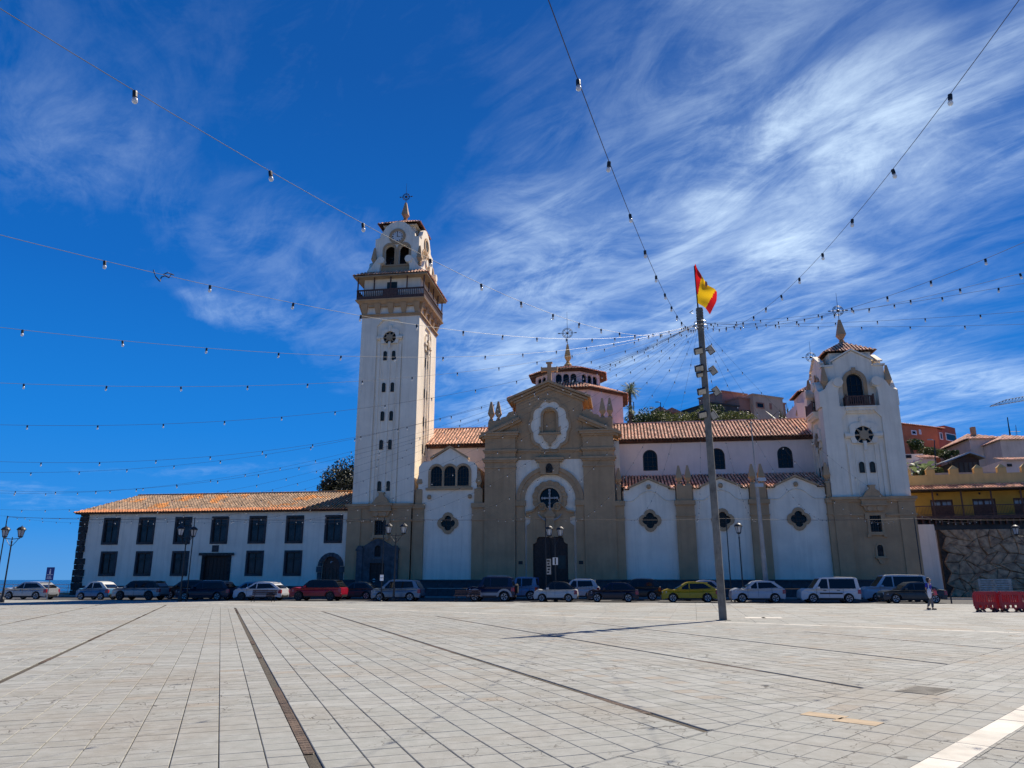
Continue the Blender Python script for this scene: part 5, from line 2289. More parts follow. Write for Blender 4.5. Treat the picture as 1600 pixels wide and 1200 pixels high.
L2 = 7.2
g.T = lambda s_, y, z: (ue + s_ * cos(ang_) - y * sin(ang_), s_ * sin(ang_) + y * cos(ang_), z)
g.box(0, L2, 0, 11, -1, zt - .1)
g.box(3.2, L2 + .2, .1, 11, zt - .1, zt + .9)
g.build('glazed_wing', M['orange2'], r_)
for s0, s1, z0, z1, mm in ((.5, 1.5, -2.0, -.7, 'glass'), (.5, 1.5, -5.1, -3.7, 'glass'), (2.8, 6.9, -1.9, -.5, 'glass'), (2.6, 4.8, -5.2, -3.4, 'lampglass'), (4.9, 6.6, -5.2, -3.4, 'glass'), (4.6, 5.9, -9.0, -7.2, 'glass')):
    g = MB(lambda s_, y, z: (ue + s_ * cos(ang_) - y * sin(ang_), s_ * sin(ang_) + y * cos(ang_), z))
    g.prism(rect(s0, s1, zt + z0, zt + z1), -.14, -.01, [rect(s0 + .12, s1 - .12, zt + z0 + .12, zt + z1 - .12)])
    w0 = g.build('window', M['signwhite'], r_)
    g = MB(lambda s_, y, z: (ue + s_ * cos(ang_) - y * sin(ang_), s_ * sin(ang_) + y * cos(ang_), z))
    g.box(s0 + .1, s1 - .1, -.06, -.02, zt + z0 + .1, zt + z1 - .1)
    g.build('pane', M[mm], w0)
hip(r_, u0, u1 + 1.5, 0, 12, zt, 1.7, .3)
# cement-grey houses, far right
fr, r_, u0, u1, zt = B_('hill_house', 'bare cement sided house with low tiled roof right of the orange house', 'house', 1514, 1568, 685, 0, 120, 12, M['cement'])
hip(r_, u0 - .3, u1 + .3, 0, 12, zt, 1.9, .3)
g = MB()
g.box(u1 - 3.2, u1 - 2.6, 3, 3.8, zt, zt + 2.6)
g.build('chimney', M['brown'], r_)
fr, r_, u0, u1, zt = B_('hill_house', 'bare cement house at the right edge behind the yellow parapet', 'house', 1562, 1640, 686, 0, 114, 12, M['cement'])
hip(r_, u0, u1, 0, 12, zt, 1.8, .3)
fr, r_, u0, u1, zt = B_('low_house', 'low cream house with small dark window under the cement walls', 'house', 1566, 1640, 718, 0, 101, 8, M['cream'])
win_box(r_, fr, 1573, 1581, 725, 729, 'frame')
rf = MB()
tile_roof(rf, (u0 - .3, -.5, zt), (u1, -.5, zt), (u1, 2, zt + .6), (u0 - .3, 2, zt + .6), .4, .5)
rf.build('roof_tiles', [M['tile'], M['tilepan']], r_, kind='stuff')
# dark shed
fr, r_, u0, u1, zt = B_('dark_shed', 'dark timber shed with shallow gable roof behind the yellow parapet', 'shed', 1487, 1530, 722, 0, 97, 6, M['greywall'])
g = MB()
um = u0 + (u1 - u0) * .62
g.prism([(u0 - 1.2, zt - .1), (um, zt + 1.1), (u1 + .5, zt + .4), (u1 + .5, zt + .55), (um, zt + 1.3), (u0 - 1.2, zt + .08)], -.8, 6.4)
g.build('roof', M['galv'], r_)
g = MB()
g.prism([(u0, zt), (u1, zt), (u1, zt + .42), (um, zt + 1.08)], .0, .2)
g.build('gable', M['darkwood'], r_)
g = MB()
for k in range(6):
    x = u0 + .2 + k * (u1 - u0 - .5) / 5
    g.box(x, x + .1, -.08, 0, -1, zt)
g.build('post', M['darkwood'], r_)
fr, r_, u0, u1, zt = B_('low_house', 'pale blue grey low wall building behind the crenellated parapet', 'house', 1452, 1568, 737, 0, 90, 4, M['mast'])
fr, r_, u0, u1, zt = B_('low_house', 'small white house with flat roof left of the banana plant', 'house', 1409, 1442, 709, 0, 104, 6, M['white'])
win_box(r_, fr, 1414, 1424, 711, 716, 'frame')
fr, r_, u0, u1, zt = B_('low_house', 'small pink house between the banana plant and the bushes', 'house', 1438, 1462, 716, 0, 100, 6, M['pink'])
rf = MB()
tile_roof(rf, (u0 - .3, -.5, zt), (u1 + .3, -.5, zt), (u1, 2, zt + .7), (u0, 2, zt + .7), .4, .5)
rf.build('roof_tiles', [M['tile'], M['tilepan']], r_, kind='stuff')
# tan modern house above the nave roof
Yd = 118
fr = Frame((1215 - 800) / 1205 * Yd, Yd, R(-26))
r_ = thing('modern_house', 'brown modern house with flat terraced roofs above the nave ridge', 'building', fr, (0, 4, 0))


def mb_block(x0, x1, yt, y0, dep, m, z0=10):
    a_, zt_ = fr.px(x0, yt, y0)
    b_, _ = fr.px(x1, yt, y0)
    g_ = MB()
    g_.box(a_, b_, y0, y0 + dep, z0, zt_)
    g_.box(a_ - .15, b_ + .15, y0 - .15, y0 + dep + .1, zt_, zt_ + .22)
    g_.build('wall', M[m], r_)


mb_block(1154, 1226, 622, 3, 9, 'terra')
mb_block(1110, 1154, 630, 2, 7, 'greywall')
mb_block(1128, 1166, 612, 6, 6, 'terra')
mb_block(1176, 1222, 617, 2.2, 9, 'beigew')
for x0, x1, ya, yb_ in ((1181, 1194, 628, 639), (1202, 1206, 630, 640)):
    win_box(r_, fr, x0, x1, ya, yb_, 'terra', y=2.2)
a_, b_ = fr.px(1157, 640, 2.99), fr.px(1175, 656, 2.99)
g = MB()
g.box(a_[0], b_[0], 2.90, 2.99, b_[1], a_[1])
g.build('garage_door', M['brownwood'], r_)
Yd = 136
for (x0, x1, yt, lab) in ((1021, 1042, 640, 'small dark roofed cottage on the hill right of the palm'), (1036, 1064, 642, 'brown roofed cottage on the ridge behind the shrubs')):
    fr, rh, u0, u1, zt = B_('hill_cottage', lab, 'house', x0, x1, yt + 3, 0, Yd, 6, M['tan'])
    g = MB()
    g.prism([(u0 - .4, zt), (u1 + .4, zt), ((u0 + u1) / 2, zt + 1.0)], -.4, 6.4)
    g.build('roof', M['terra'], rh)


# ------------------------------------------------------------------ vegetation
def leaves(mb, c, rad, n, size, flat=.6, mi=0, seedshape=None):
    """leaf sized faces scattered through a lumpy crown"""
    lobes = [(Vector((random.gauss(0, .45) * rad[0], random.gauss(0, .45) * rad[1], random.gauss(0, .38) * rad[2])), random.uniform(.35, .62)) for _ in range(max(5, n // 260))]
    for _ in range(n):
        lo, k = random.choice(lobes)
        d_ = Vector((random.gauss(0, 1), random.gauss(0, 1), random.gauss(0, 1))).normalized()
        rr_2 = random.uniform(.55, 1.0) ** .5
        p = Vector(c) + lo + Vector((d_.x * rad[0], d_.y * rad[1], d_.z * rad[2])) * k * rr_2
        a_ = Vector((random.gauss(0, 1), random.gauss(0, 1), random.gauss(0, flat))).normalized()
        b_ = a_.cross(Vector((random.gauss(0, 1), random.gauss(0, 1), random.gauss(0, 1)))).normalized()
        s_ = size * random.uniform(.6, 1.3)
        mb.add([p - a_ * s_, p + b_ * s_ * .5, p + a_ * s_, p - b_ * s_ * .5], [(0, 1, 2, 3)], mi)


def tree(name, label, x, y, z, h, rad, n, size, m, cat='tree', group=None):
    root = thing(name, label, cat, WORLD, (x, y, z), group)
    g_ = MB()
    top = (x, y, z + h - rad[2] * .4)
    g_.tube([(x, y, z - .5), (x + .1, y, z + h * .3), top], .28, 7, r1=.10)
    for k in range(5):
        t = 2 * pi * k / 5 + random.random()
        g_.tube([(x, y, z + h * .35), (x + cos(t) * rad[0] * .6, y + sin(t) * rad[1] * .6, z + h - rad[2] * random.uniform(.3, 1.1))], .12, 5, r1=.04)
    g_.build('trunk', M['bark'], root)
    g_ = MB()
    leaves(g_, (x, y, z + h - rad[2]), rad, n, size)
    g_.build('crown', M[m], root)
    return root


def at(x, y, Yd):
    c, q = cos(PITCH), sin(PITCH)
    X, U = x - 800, 600 - y
    Y, Z = FPX * c - U * q, FPX * q + U * c
    return Vector((X * Yd / Y, Yd, EYE + Z * Yd / Y))


random.seed(5)
p = at(546, 745, 96)
tree('laurel_tree', 'dark dense tree rising behind the convent roof beside the clock tower', p.x, p.y, 0, p.z + 1.8, (3.0, 3.2, 3.2), 12000, .17, 'leafdark')
p = at(522, 757, 95)
tree('laurel_tree', 'lower dark tree crown at the left end of the trees behind the convent', p.x, p.y, 0, p.z + .6, (1.7, 2.0, 1.5), 6000, .15, 'leafdark')


def palm(label, px, ytop, ybase, Yd, nf=34, fl=2.5):
    tp = at(px, ytop, Yd)
    bs_ = at(px, ybase, Yd)
    root = thing('palm_tree', label, 'palm', WORLD, (tp.x, tp.y, bs_.z - 4))
    g_ = MB()
    pts = [(tp.x + .15 * sin(k), tp.y, bs_.z - 4 + (tp.z - bs_.z + 4) * k / 6) for k in range(7)]
    g_.tube(pts, .34, 9, r1=.26)
    g_.build('trunk', M['palmbark'], root)
    c_ = Vector(pts[-1])
    g_ = MB()
    for k in range(nf):
        az = 2 * pi * k / nf * 2.4 + random.random()
        el = random.uniform(-.7, 1.35)
        L_ = fl * random.uniform(.85, 1.1)
        d_ = Vector((cos(az) * cos(el), sin(az) * cos(el), sin(el)))
        pos, dr_ = c_.copy(), d_.copy()
        prev_ = pos
        side = d_.cross(Vector((0, 0, 1))).normalized()
        for q in range(8):
            prev_ = pos
            pos = pos + dr_ * L_ / 8
            dr_ = (dr_ + Vector((0, 0, -.16))).normalized()
            up_ = side.cross(dr_).normalized()
            w_ = .55 * sin(pi * (q + 1.2) / 9.5)
            for s_ in (-1, 1):
                for j in (0, .5):
                    a_ = prev_ + (pos - prev_) * j
                    b_ = prev_ + (pos - prev_) * (j + .28)
                    tip = a_ + side * s_ * w_ + dr_ * .3 * w_ - up_ * .12
                    g_.add([a_, b_, tip], [(0, 1, 2)])
            g_.add([prev_ - side * .025, prev_ + side * .025, pos + side * .02, pos - side * .02], [(0, 1, 2, 3)])
    g_.build('crown', M['palmleaf'], root)


palm('tall fan palm on the hill right of the church dome', 985, 611, 648, 112, 46, 1.9)
palm('short young palm at the foot of the tall palm', 985, 641, 652, 109, 16, 1.1)
# agave like plant above the nave
p = at(1235, 660, 98)
ag = thing('yucca', 'spiky grey green yucca between the brown house and the bell tower', 'plant', WORLD, (p.x, p.y, p.z - 3))
g = MB()
for k in range(70):
    az = random.uniform(0, 2 * pi)
    el = random.uniform(.25, 1.5)
    o_ = Vector((random.gauss(0, 1.0), random.gauss(0, .5), random.uniform(-1, .6)))
    L_ = random.uniform(1.4, 2.6)
    d_ = Vector((cos(az) * cos(el), sin(az) * cos(el), sin(el)))
    s_ = d_.cross(Vector((0, 0, 1))).normalized() * .13
    b0 = p + o_
    g.add([b0 - s_, b0 + s_, b0 + d_ * L_ * .6 + s_ * .8, b0 + d_ * L_, b0 + d_ * L_ * .6 - s_ * .8], [(0, 1, 2, 3, 4)])
g.build('leaves', M['agave'], ag)
g = MB()
for k in range(4):
    x_ = p.x + random.uniform(-1, 1)
    g.tube([(x_, p.y, p.z - 6), (x_ + .1, p.y, p.z)], .15, 6)
g.build('stem', M['bark'], ag)
# banana plant
p = at(1440, 738, 93)
bn = thing('banana_plant', 'banana plant with broad glossy leaves behind the first merlon', 'plant', WORLD, (p.x, p.y, p.z - 5))
g = MB()
for k in range(34):
    az = random.uniform(0, 2 * pi)
    o_ = Vector((random.gauss(0, 1.0), random.gauss(0, .6), random.uniform(-.8, .9)))
    L_ = random.uniform(1.1, 1.9)
    pos = p + o_
    dr_ = Vector((cos(az) * .5, sin(az) * .5, .9)).normalized()
    side = dr_.cross(Vector((sin(az), -cos(az), .1))).normalized()
    side = Vector((-sin(az), cos(az), random.uniform(-.3, .3))).normalized()
    vs, fs = [], []
    for q in range(7):
        w_ = .34 * sin(pi * (q + .35) / 6.6) + .02
        vs += [pos - side * w_, pos + Vector((0, 0, -.05)), pos + side * w_]
        pos = pos + dr_ * L_ / 6
        dr_ = (dr_ + Vector((cos(az) * .16, sin(az) * .16, -.22))).normalized()
    for q in range(6):
        fs += [(3 * q, 3 * q + 1, 3 * q + 4, 3 * q + 3), (3 * q + 1, 3 * q + 2, 3 * q + 5, 3 * q + 4)]
    g.add(vs, fs)
g.build('leaves', M['banana'], bn)
g = MB()
for k in range(6):
    x_ = p.x + random.uniform(-1.1, 1.1)
    g.tube([(x_, p.y + random.uniform(-.5, .5), p.z - 6), (x_, p.y, p.z + .2)], .16, 7, r1=.1)
g.build('stem', M['palmbark'], bn)
# hillside bushes
for i, (px, py, Yd, r, lab, m) in enumerate((
        (1092, 656, 108, (3.6, 2.6, 1.7), 'broad olive bush under the brown modern house', 'leafy'),
        (1062, 658, 112, (3.4, 2.4, 1.3), 'wide green bush left of the concrete pole on the hill', 'leafy'),
        (1147, 655, 104, (2.6, 2.4, 1.4), 'rounded yellow green bush in front of the modern house', 'leafy'),
        (1118, 645, 110, (2.8, 2.4, 2.0), 'dark shrub just right of the concrete pole', 'leaf'),
        (1020, 655, 116, (3.5, 3, 1.5), 'low scrub mound right of the tall palm', 'leaf'),
        (998, 660, 112, (2.5, 2, 1.3), 'low scrub at the foot of the palm', 'leaf'),
        (1428, 694, 112, (3.2, 2.4, 1.5), 'dark green shrub under the orange house windows', 'leaf'),
        (1455, 706, 110, (3.4, 2.4, 2.0), 'yellow green shrub in the middle of the hillside garden', 'leafy'),
        (1484, 708, 112, (3.0, 2.4, 2.2), 'dark bush at the foot of the dark red wing', 'leaf'),
        (1505, 716, 108, (2.2, 2.0, 1.3), 'small bush beside the dark shed roof', 'leaf'),
        (1462, 738, 92, (1.6, 1.2, 1.0), 'small bush behind the crenellated parapet', 'leafy'))):
    if px > 1400:
        r = tuple(q * .55 for q in r)
    p = at(px, py, Yd)
    root = thing('shrub', lab, 'shrub', WORLD, (p.x, p.y, p.z - r[2]), 'shrubs on the hillside')
    g = MB()
    leaves(g, (p.x, p.y, p.z), r, int(1500 * r[0] / 2), .16)
    g.build('crown', M[m], root)
    g = MB()
    for k in range(3):
        g.tube([(p.x, p.y, p.z - r[2] - 3), (p.x + random.uniform(-1, 1), p.y, p.z)], .08, 5)
    g.build('trunk', M['bark'], root)
random.seed(8)
g = MB()
for k in range(60):
    px = random.uniform(975, 1290) if k < 38 else random.uniform(1410, 1520)
    Yd = random.uniform(105, 122)
    x_ = (px - 800) / 1205 * Yd
    z_ = ground_h(x_, Yd)
    leaves(g, (x_, Yd, z_ + .4), (2.0, 2.0, .9), 260, .15)
g.build('hillside_scrub', M['leaf'], kind='stuff')
# ridge poles, mast and crane
for px, y0, y1, Yd, nm, lab, cat in ((990, 628, 652, 118, 'street_lamp', 'slim street lamp on the hill beside the tall palm', 'street lamp'),
                                     (1032, 629, 645, 130, 'street_lamp', 'thin post lamp on the hill behind the shrubs', 'street lamp'),
                                     (1460, 688, 742, 98, 'utility_pole', 'thin wooden utility pole in front of the orange house', 'pole')):
    a_, b_ = at(px, y0, Yd), at(px, y1, Yd)
    rt_ = thing(nm, lab, cat, WORLD, (b_.x, b_.y, b_.z - 2))
    g = MB()
    g.tube([(b_.x, b_.y, b_.z - 2), tuple(a_)], .07, 6)
    g.build('post', M['black'], rt_)
    g = MB()
    g.tube([tuple(a_), (a_.x - .5, a_.y, a_.z + .1)], .05, 5)
    g.box(a_.x - .9, a_.x - .35, a_.y - .12, a_.y + .12, a_.z + .04, a_.z + .16)
    g.build('lamp_head' if nm == 'street_lamp' else 'crossarm', M['galv'], rt_)
a_, b_ = at(1574, 652, 150), at(1580, 690, 150)
pm = thing('leaning_mast', 'dark leaning lattice pole on the skyline at the right', 'mast', WORLD, (b_.x, b_.y, b_.z - 3))
g = MB()
g.tube([(b_.x + .5, b_.y, b_.z - 3), tuple(b_), tuple(a_)], .30, 5, r1=.10)
g.build('pole', M['darkwood'], pm)
a_, b_ = at(1587, 664, 160), at(1588, 690, 160)
pm = thing('antenna_mast', 'small lattice antenna mast on the skyline by the right edge', 'mast', WORLD, (b_.x, b_.y, b_.z - 3))
g = MB()
for s_ in (-.35, .35):
    g.tube([(b_.x + s_, b_.y, b_.z - 3), (a_.x, a_.y, a_.z)], .05, 4)
for q in (.35, .6):
    z_ = b_.z + (a_.z - b_.z) * q
    g.tube([(b_.x - 1.3, b_.y, z_), (b_.x + 1.3, b_.y, z_)], .05, 4)
g.build('lattice', M['galv'], pm)
Yd = 210
a_, b_ = at(1548, 635, Yd), at(1680, 612, Yd)
crn = thing('tower_crane', 'lattice jib of a crane entering from the right above the houses', 'crane', WORLD, (b_.x, b_.y, 20))
g = MB()
n_ = 26
for k in range(n_):
    q0_, q1_ = a_.lerp(b_, k / n_), a_.lerp(b_, (k + 1) / n_)
    h0 = .2 + 1.0 * min(1, k / 5)
    h1 = .2 + 1.0 * min(1, (k + 1) / 5)
    u0_, u1_ = q0_ + Vector((0, 0, h0)), q1_ + Vector((0, 0, h1))
    for s_ in (-.5, .5):
        o_ = Vector((0, s_, 0))
        g.tube([q0_ + o_, q1_ + o_], .05, 4)
        g.tube([q0_ + o_, u1_], .04, 4)
        g.tube([u0_, q0_ + o_], .04, 4)
    g.tube([u0_, u1_], .07, 4)
g.build('jib', M['iron'], crn)
g = MB()
for s_ in (-.8, .8):
    for t_ in (-.8, .8):
        g.tube([(b_.x + s_, b_.y + t_, 5), (b_.x + s_, b_.y + t_, b_.z + 6)], .15, 4)
k = 5.
while k < b_.z + 5:
    for s_ in (-.8, .8):
        g.tube([(b_.x - .8, b_.y + s_, k), (b_.x + .8, b_.y + s_, k + 1.6)], .08, 4)
    k += 1.6
g.build('tower', M['iron'], crn)

def gpx(x, y):
    c, q = cos(PITCH), sin(PITCH)
    X, U = x - 800, 600 - y
    Y, Z = FPX * c - U * q, FPX * q + U * c
    return X * -EYE / Z, Y * -EYE / Z


# ------------------------------------------------------------------ sea front on the left
pr = MB()
a_, b_, c_, d_ = (-75, 60), CH.w(-46, -2).to_2d(), CH.w(-46, 14).to_2d(), (-75, 89)
pr.add([(a_[0], a_[1], .004), (b_.x, b_.y, .004), (c_.x, c_.y, .004), (d_[0], d_[1], .004)], [(0, 1, 2, 3)])
pr.build('promenade', M['sand'], kind='structure')
swl = thing('sea_wall', 'low sand coloured wall along the sea front', 'wall', WORLD, (-50, 83, 0))
g = MB()
for k in range(24):
    g.box(-64 + k * 1.2 + .01, -64 + (k + 1) * 1.2 - .01, 82.8, 83.3, 0, .30)
g.build('coping', M['sand'], swl)
rl = thing('sea_railing', 'thin metal railing on the sea front left of the convent', 'railing', WORLD, (-50, 83.6, 0))
g = MB()
for k in range(20):
    g.tube([(-66 + k * 1.5, 83.6, 0), (-66 + k * 1.5, 83.6, 1.1)], .03, 5)
g.build('post', M['galv'], rl)
g = MB()
for z in (.4, .75, 1.1):
    g.tube([(-66, 83.6, z), (-37.5, 83.6, z)], .028, 5)
g.build('rail', M['galv'], rl)

# ------------------------------------------------------------------ lamps
def lantern_mesh():
    a_ = MB()
    a_.lathe([(.17, 0), (.20, .04), (.10, -.06)][::-1], (0, 0, 0), 6)
    for k in range(6):
        t = pi / 3 * k
        a_.tube([(.15 * cos(t), .15 * sin(t), 0), (.27 * cos(t), .27 * sin(t), .52)], .016, 4)
    a_.lathe([(.31, .50), (.31, .55), (.24, .66), (.12, .74), (.04, .77), (.02, .84)], (0, 0, 0), 12)
    b_ = MB()
    b_.lathe([(.13, .02), (.245, .50)], (0, 0, 0), 6)
    return a_.mesh('lantern_cage', [M['black']]), b_.mesh('lantern_glass', [M['lampglass']])


LCAGE, LGLASS = lantern_mesh()


def lamp(px, Yd, n, label, h=4.85, rot=0.):
    X = (px - 800) / 1205 * Yd
    root = thing('street_lamp', label, 'street lamp', WORLD, (X, Yd, 0), 'black lantern street lamps')
    g_ = MB()
    g_.lathe([(.16, 0), (.16, .25), (.09, .4), (.07, 1.0), (.055, 1.05), (.045, h - .3), (.06, h - .28), (.06, h - .2), (.03, h - .15), (.03, h + .1)], (X, Yd, 0), 10)
    g_.build('post', M['black'], root)
    sp = (-.58, .58) if n == 2 else (0,)
    ca_, sa_ = cos(rot), sin(rot)
    for s_ in sp:
        ex, ey = X + s_ * ca_, Yd + s_ * sa_
        if n == 2:
            g_ = MB()
            g_.tube([(X, Yd, h - .05), (ex, ey, h)], .028, 5)
            g_.tube([(X, Yd, h - .6), (X + s_ * .35 * ca_, Yd + s_ * .35 * sa_, h - .38), (X + s_ * .8 * ca_, Yd + s_ * .8 * sa_, h - .03)], .022, 5)
            g_.build('arm', M['black'], root)
        o = place('lantern', LCAGE, root, (ex, ey, h + .1))
        gl = bpy.data.objects.new('lantern_glass', LGLASS)
        COL.objects.link(gl)
        gl.parent = o
    return root


lamp(8, 56.0, 2, 'black double lantern lamp at the left edge of the plaza', 4.55)
lamp(284, 58.5, 2, 'black double lantern lamp in front of the third convent window', 4.75, R(62))
lamp(616, 58.5, 2, 'black double lantern lamp in front of the clock tower door', 4.95)
lamp(868, 58.5, 2, 'black double lantern lamp in front of the main church door', 4.75, R(40))
lamp(1160, 58.0, 1, 'black single lantern lamp in front of the second chapel window', 4.95)
lamp(1612, 60.0, 2, 'black double lantern lamp by the stone wall at the right edge', 4.95)

# slim cable posts along the street, joined by one cable
CZ, CY = 6.2, 58.6
posts = [(-38.1, 57.0), (-24.6, 58.6), (-9.9, 58.6), (2.6, 58.6), (16.6, 58.6), (31.2, 58.6), (45, 58.6)]
pl_lab = ['thin cable post beside the leftmost lantern lamp', 'thin cable post in front of the convent windows', 'thin cable post with small white sign by the clock tower door',
          'thin cable post with hanging banner before the main door', 'thin cable post between the concrete pole and the single lantern',
          'thin cable post in front of the white wall strip', 'thin cable post beyond the right edge']
for (X, Yd), lb in list(zip(posts, pl_lab))[:6]:
    root = thing('cable_post', lb, 'post', WORLD, (X, Yd, 0), 'thin posts carrying the bulb strings')
    g = MB()
    g.tube([(X, Yd, 0), (X, Yd, CZ + .08)], .05, 7, r1=.035)
    g.build('post', M['black'] if X != posts[2][0] else M['iron'], root)
    g = MB()
    g.lathe([(.10, 0), (.10, .06), (.05, .1)], (X, Yd, 0), 8)
    g.build('base', M['black'], root)
X, Yd = posts[2]
bx = free('parking_sign', (lambda m_: (m_.box(-.13, .13, -.08, -.055, -.22, .22), m_.box(-.10, .10, -.086, -.081, -.03, .03, 1), m_)[2])(MB()).mesh('parking_sign', [M['signwhite'], M['galv']]),
          (X, Yd, 1.75), 'small white sign on the cable post by the clock tower door', 'sign')
X, Yd = posts[3]
mb_ = MB()
mb_.box(-.02, .34, -.02, 0, 0, 1.15)
for k in range(5):
    mb_.box(.03 + .04 * (k % 2), .20 + .05 * (k % 3), -.026, -.021, .10 + k * .21, .22 + k * .21, 1)
free('banner', mb_.mesh('banner', [M['slat'], M['ink']]), (X + .04, Yd, 2.0), 'white vertical banner with dark print on a cable post by the main door', 'banner')
X = (868 - 800) / 1205 * 58.5
mb_ = MB()
mb_.box(-.20, .20, -.10, -.07, 0, .55)
mb_.box(-.05, .05, -.107, -.101, .04, .51, 1)
free('sign_panel', mb_.mesh('sign_panel', [M['clock'], M['rough']]), (X, 58.5, 2.7), 'pale square sign fixed to the lantern lamp before the main door', 'sign')
mb_ = MB()
mb_.box(-.32, .32, -.03, 0, 0, .9)
mb_.box(-.2, .2, -.036, -.031, .4, .75, 1)
isg = CH.px(836, 906, -3)
free('wall_notice', mb_.mesh('wall_notice', [M['blue'], M['signwhite']]), (isg[0], -3, .9), 'small blue and white notice board behind the light blue off-roader', 'sign', CH)
# main cable
cb = thing('support_cable', 'thin horizontal cable strung between the posts across the church front', 'cable', WORLD, (0, CY, CZ))
g = MB()
for (a0, b0) in zip(posts[:-1], posts[1:]):
    pts = []
    for k in range(9):
        t = k / 8
        pts.append((a0[0] + (b0[0] - a0[0]) * t, a0[1] + (b0[1] - a0[1]) * t, CZ - .12 * 4 * t * (1 - t)))
    g.tube(pts, .014, 4)
g.build('cable', M['wiredark'], cb)

# blue information sign near the sea
p = at(79, 897, 64)
isn = thing('information_sign', 'tall blue sign with white figure on a post near the sea', 'sign', WORLD, (p.x, p.y, 0))
g = MB()
g.tube([(p.x - .0, p.y, 0), (p.x, p.y, p.z)], .05, 6)
g.build('post', M['galv'], isn)
g = MB()
g.box(p.x - .32, p.x + .32, p.y - .09, p.y - .05, p.z - .5, p.z + .55)
pnl = g.build('panel', M['blue'], isn)
g = MB()
g.disc(p.x, p.z + .36, .05, p.y - .10, p.y - .092, 8)
g.box(p.x - .05, p.x + .05, p.y - .10, p.y - .092, p.z + .02, p.z + .28)
g.box(p.x - .24, p.x + .24, p.y - .10, p.y - .092, p.z - .06, p.z - .03)
for k in range(3):
    g.box(p.x - .22, p.x + .1 + .05 * k, p.y - .10, p.y - .092, p.z - .18 - k * .1, p.z - .15 - k * .1)
g.build('symbol', M['signwhite'], pnl)

# ------------------------------------------------------------------ mast with two floodlights
X, Yd = gpx(1197, 940)
Yd = 58.0
X = (1197 - 800) / 1205 * Yd
ma = thing('light_mast', 'pale tapered mast with thin flagstaff in front of the second brown pilaster', 'mast', WORLD, (X, Yd, 0))
g = MB()
g.tube([(X, Yd, 0), (X - .1, Yd, 9.0)], .20, 12, r1=.13)
g.build('shaft', M['mast'], ma)
g = MB()
g.tube([(X - .1, Yd, 9.0), (X - .15, Yd, 13.6)], .06, 8, r1=.04)
g.lathe([(.05, 0), (.09, .06), (.02, .14)], (X - .15, Yd, 13.6), 8)
g.build('flagstaff', M['mast'], ma)
for dx, z in ((.35, 9.0), (.1, 8.55)):
    g = MB()
    g.box(X - .1 + dx - .3, X - .1 + dx + .3, Yd - .35, Yd - .12, z, z + .26)
    g.box(X - .1 + dx - .03, X - .1 + dx + .03, Yd - .12, Yd, z, z + .1)
    g.build('floodlight', M['lampglass'], ma)

# ------------------------------------------------------------------ concrete pole with flag
PX, PY = 8.53, 31.55
TX = 8.42
cp = thing('concrete_pole', 'tall weathered concrete pole in the plaza, hub of the bulb strings', 'pole', WORLD, (PX, PY, 0))
g = MB()
g.tube([(PX, PY, 0), (PX - .03, PY, 4), (TX + .03, PY, 9), (TX, PY, 12.9)], .165, 8, r1=.14)
g.build('shaft', M['concrete'], cp)
g = MB()
g.box(PX - .25, PX + .25, PY - .25, PY + .25, .0, .035)
for k in range(7):
    g.lathe([(.165, 0), (.165, .055)], (TX, PY, 12.5 + k * .13), 10)
g.lathe([(.15, 0), (.15, 1.0)], (TX, PY, 12.4), 10)
g.build('head', M['concrete'], cp)
g = MB()
for k in range(14):
    t = 2 * pi * k / 14
    t2 = 2 * pi * (k + 1) / 14
    for z, r_ in ((12.55, .30), (12.75, .26)):
        g.tube([(TX + r_ * cos(t), PY + r_ * sin(t), z), (TX + r_ * cos(t2), PY + r_ * sin(t2), z)], .016, 4)
g.tube([(TX - .3, PY, 13.15), (TX - .45, PY, 13.2), (TX - .3, PY, 13.3)], .02, 4)
g.build('cable_ring', M['galv'], cp)
g = MB()
g.tube([(TX - .05, PY, 12.9), (TX - .10, PY, 15.45)], .035, 7, r1=.025)
g.build('flagstaff', M['darkwood'], cp)


def flood(x, z, s_, big=1.):
    """s_ = -1 left of the pole, 1 right; tilted towards the square"""
    g_ = MB()
    w_, h_ = .30 * big, .22 * big
    base_ = Vector((x, PY - .22, z))
    rot_ = Matrix.Rotation(R(-14 if s_ < 0 else 58), 3, 'Y') @ Matrix.Rotation(R(35), 3, 'X')
    if s_ > 0:
        base_ = Vector((x, PY - .1, z))
    g_.T = lambda a, b, c: tuple(base_ + rot_ @ Vector((a, b, c)))
    g_.box(-w_, w_, -.02, .10, -h_, h_)
    for k in range(5):
        g_.box(-w_ * .8 + k * w_ * .4 - .015, -w_ * .8 + k * w_ * .4 + .015, .10, .17, -h_ * .9, h_ * .9)
    g_.T = None
    g_.tube([tuple(base_), (TX + .06 * s_, PY, z - .02)], .03, 5)
    o = g_.build('floodlight', M['black'], cp)
    g_ = MB(lambda a, b, c: tuple(base_ + rot_ @ Vector((a, b, c))))
    g_.box(-w_ * .88, w_ * .88, -.035, -.021, -h_ * .85, h_ * .85)
    g_.build('lens', M['galv'], o)


for x, y, s_ in ((1090, 551, -1), (1109, 548, 1), (1091, 578, -1), (1113, 580, 1), (1092, 588, -1), (1095, 614, -1), (1118, 612, 1), (1096, 650, -1), (1114, 650, 1)):
    p = at(x, y, PY)
    flood(p.x, p.z, s_, .62 if y != 588 else .45)
# flag cloth
fo = thing('flag', 'red and yellow flag drooping from the staff on the concrete pole', 'flag', WORLD, (TX, PY, 13))


def fpt(x, y, t, v):
    p_ = at(1030 + x / 4, 400 + y / 4, PY - .03)
    return Vector((p_.x, PY - .03 + .16 * t * sin(v * 9 + t * 5) + .10 * t * sin(v * 17), p_.z))


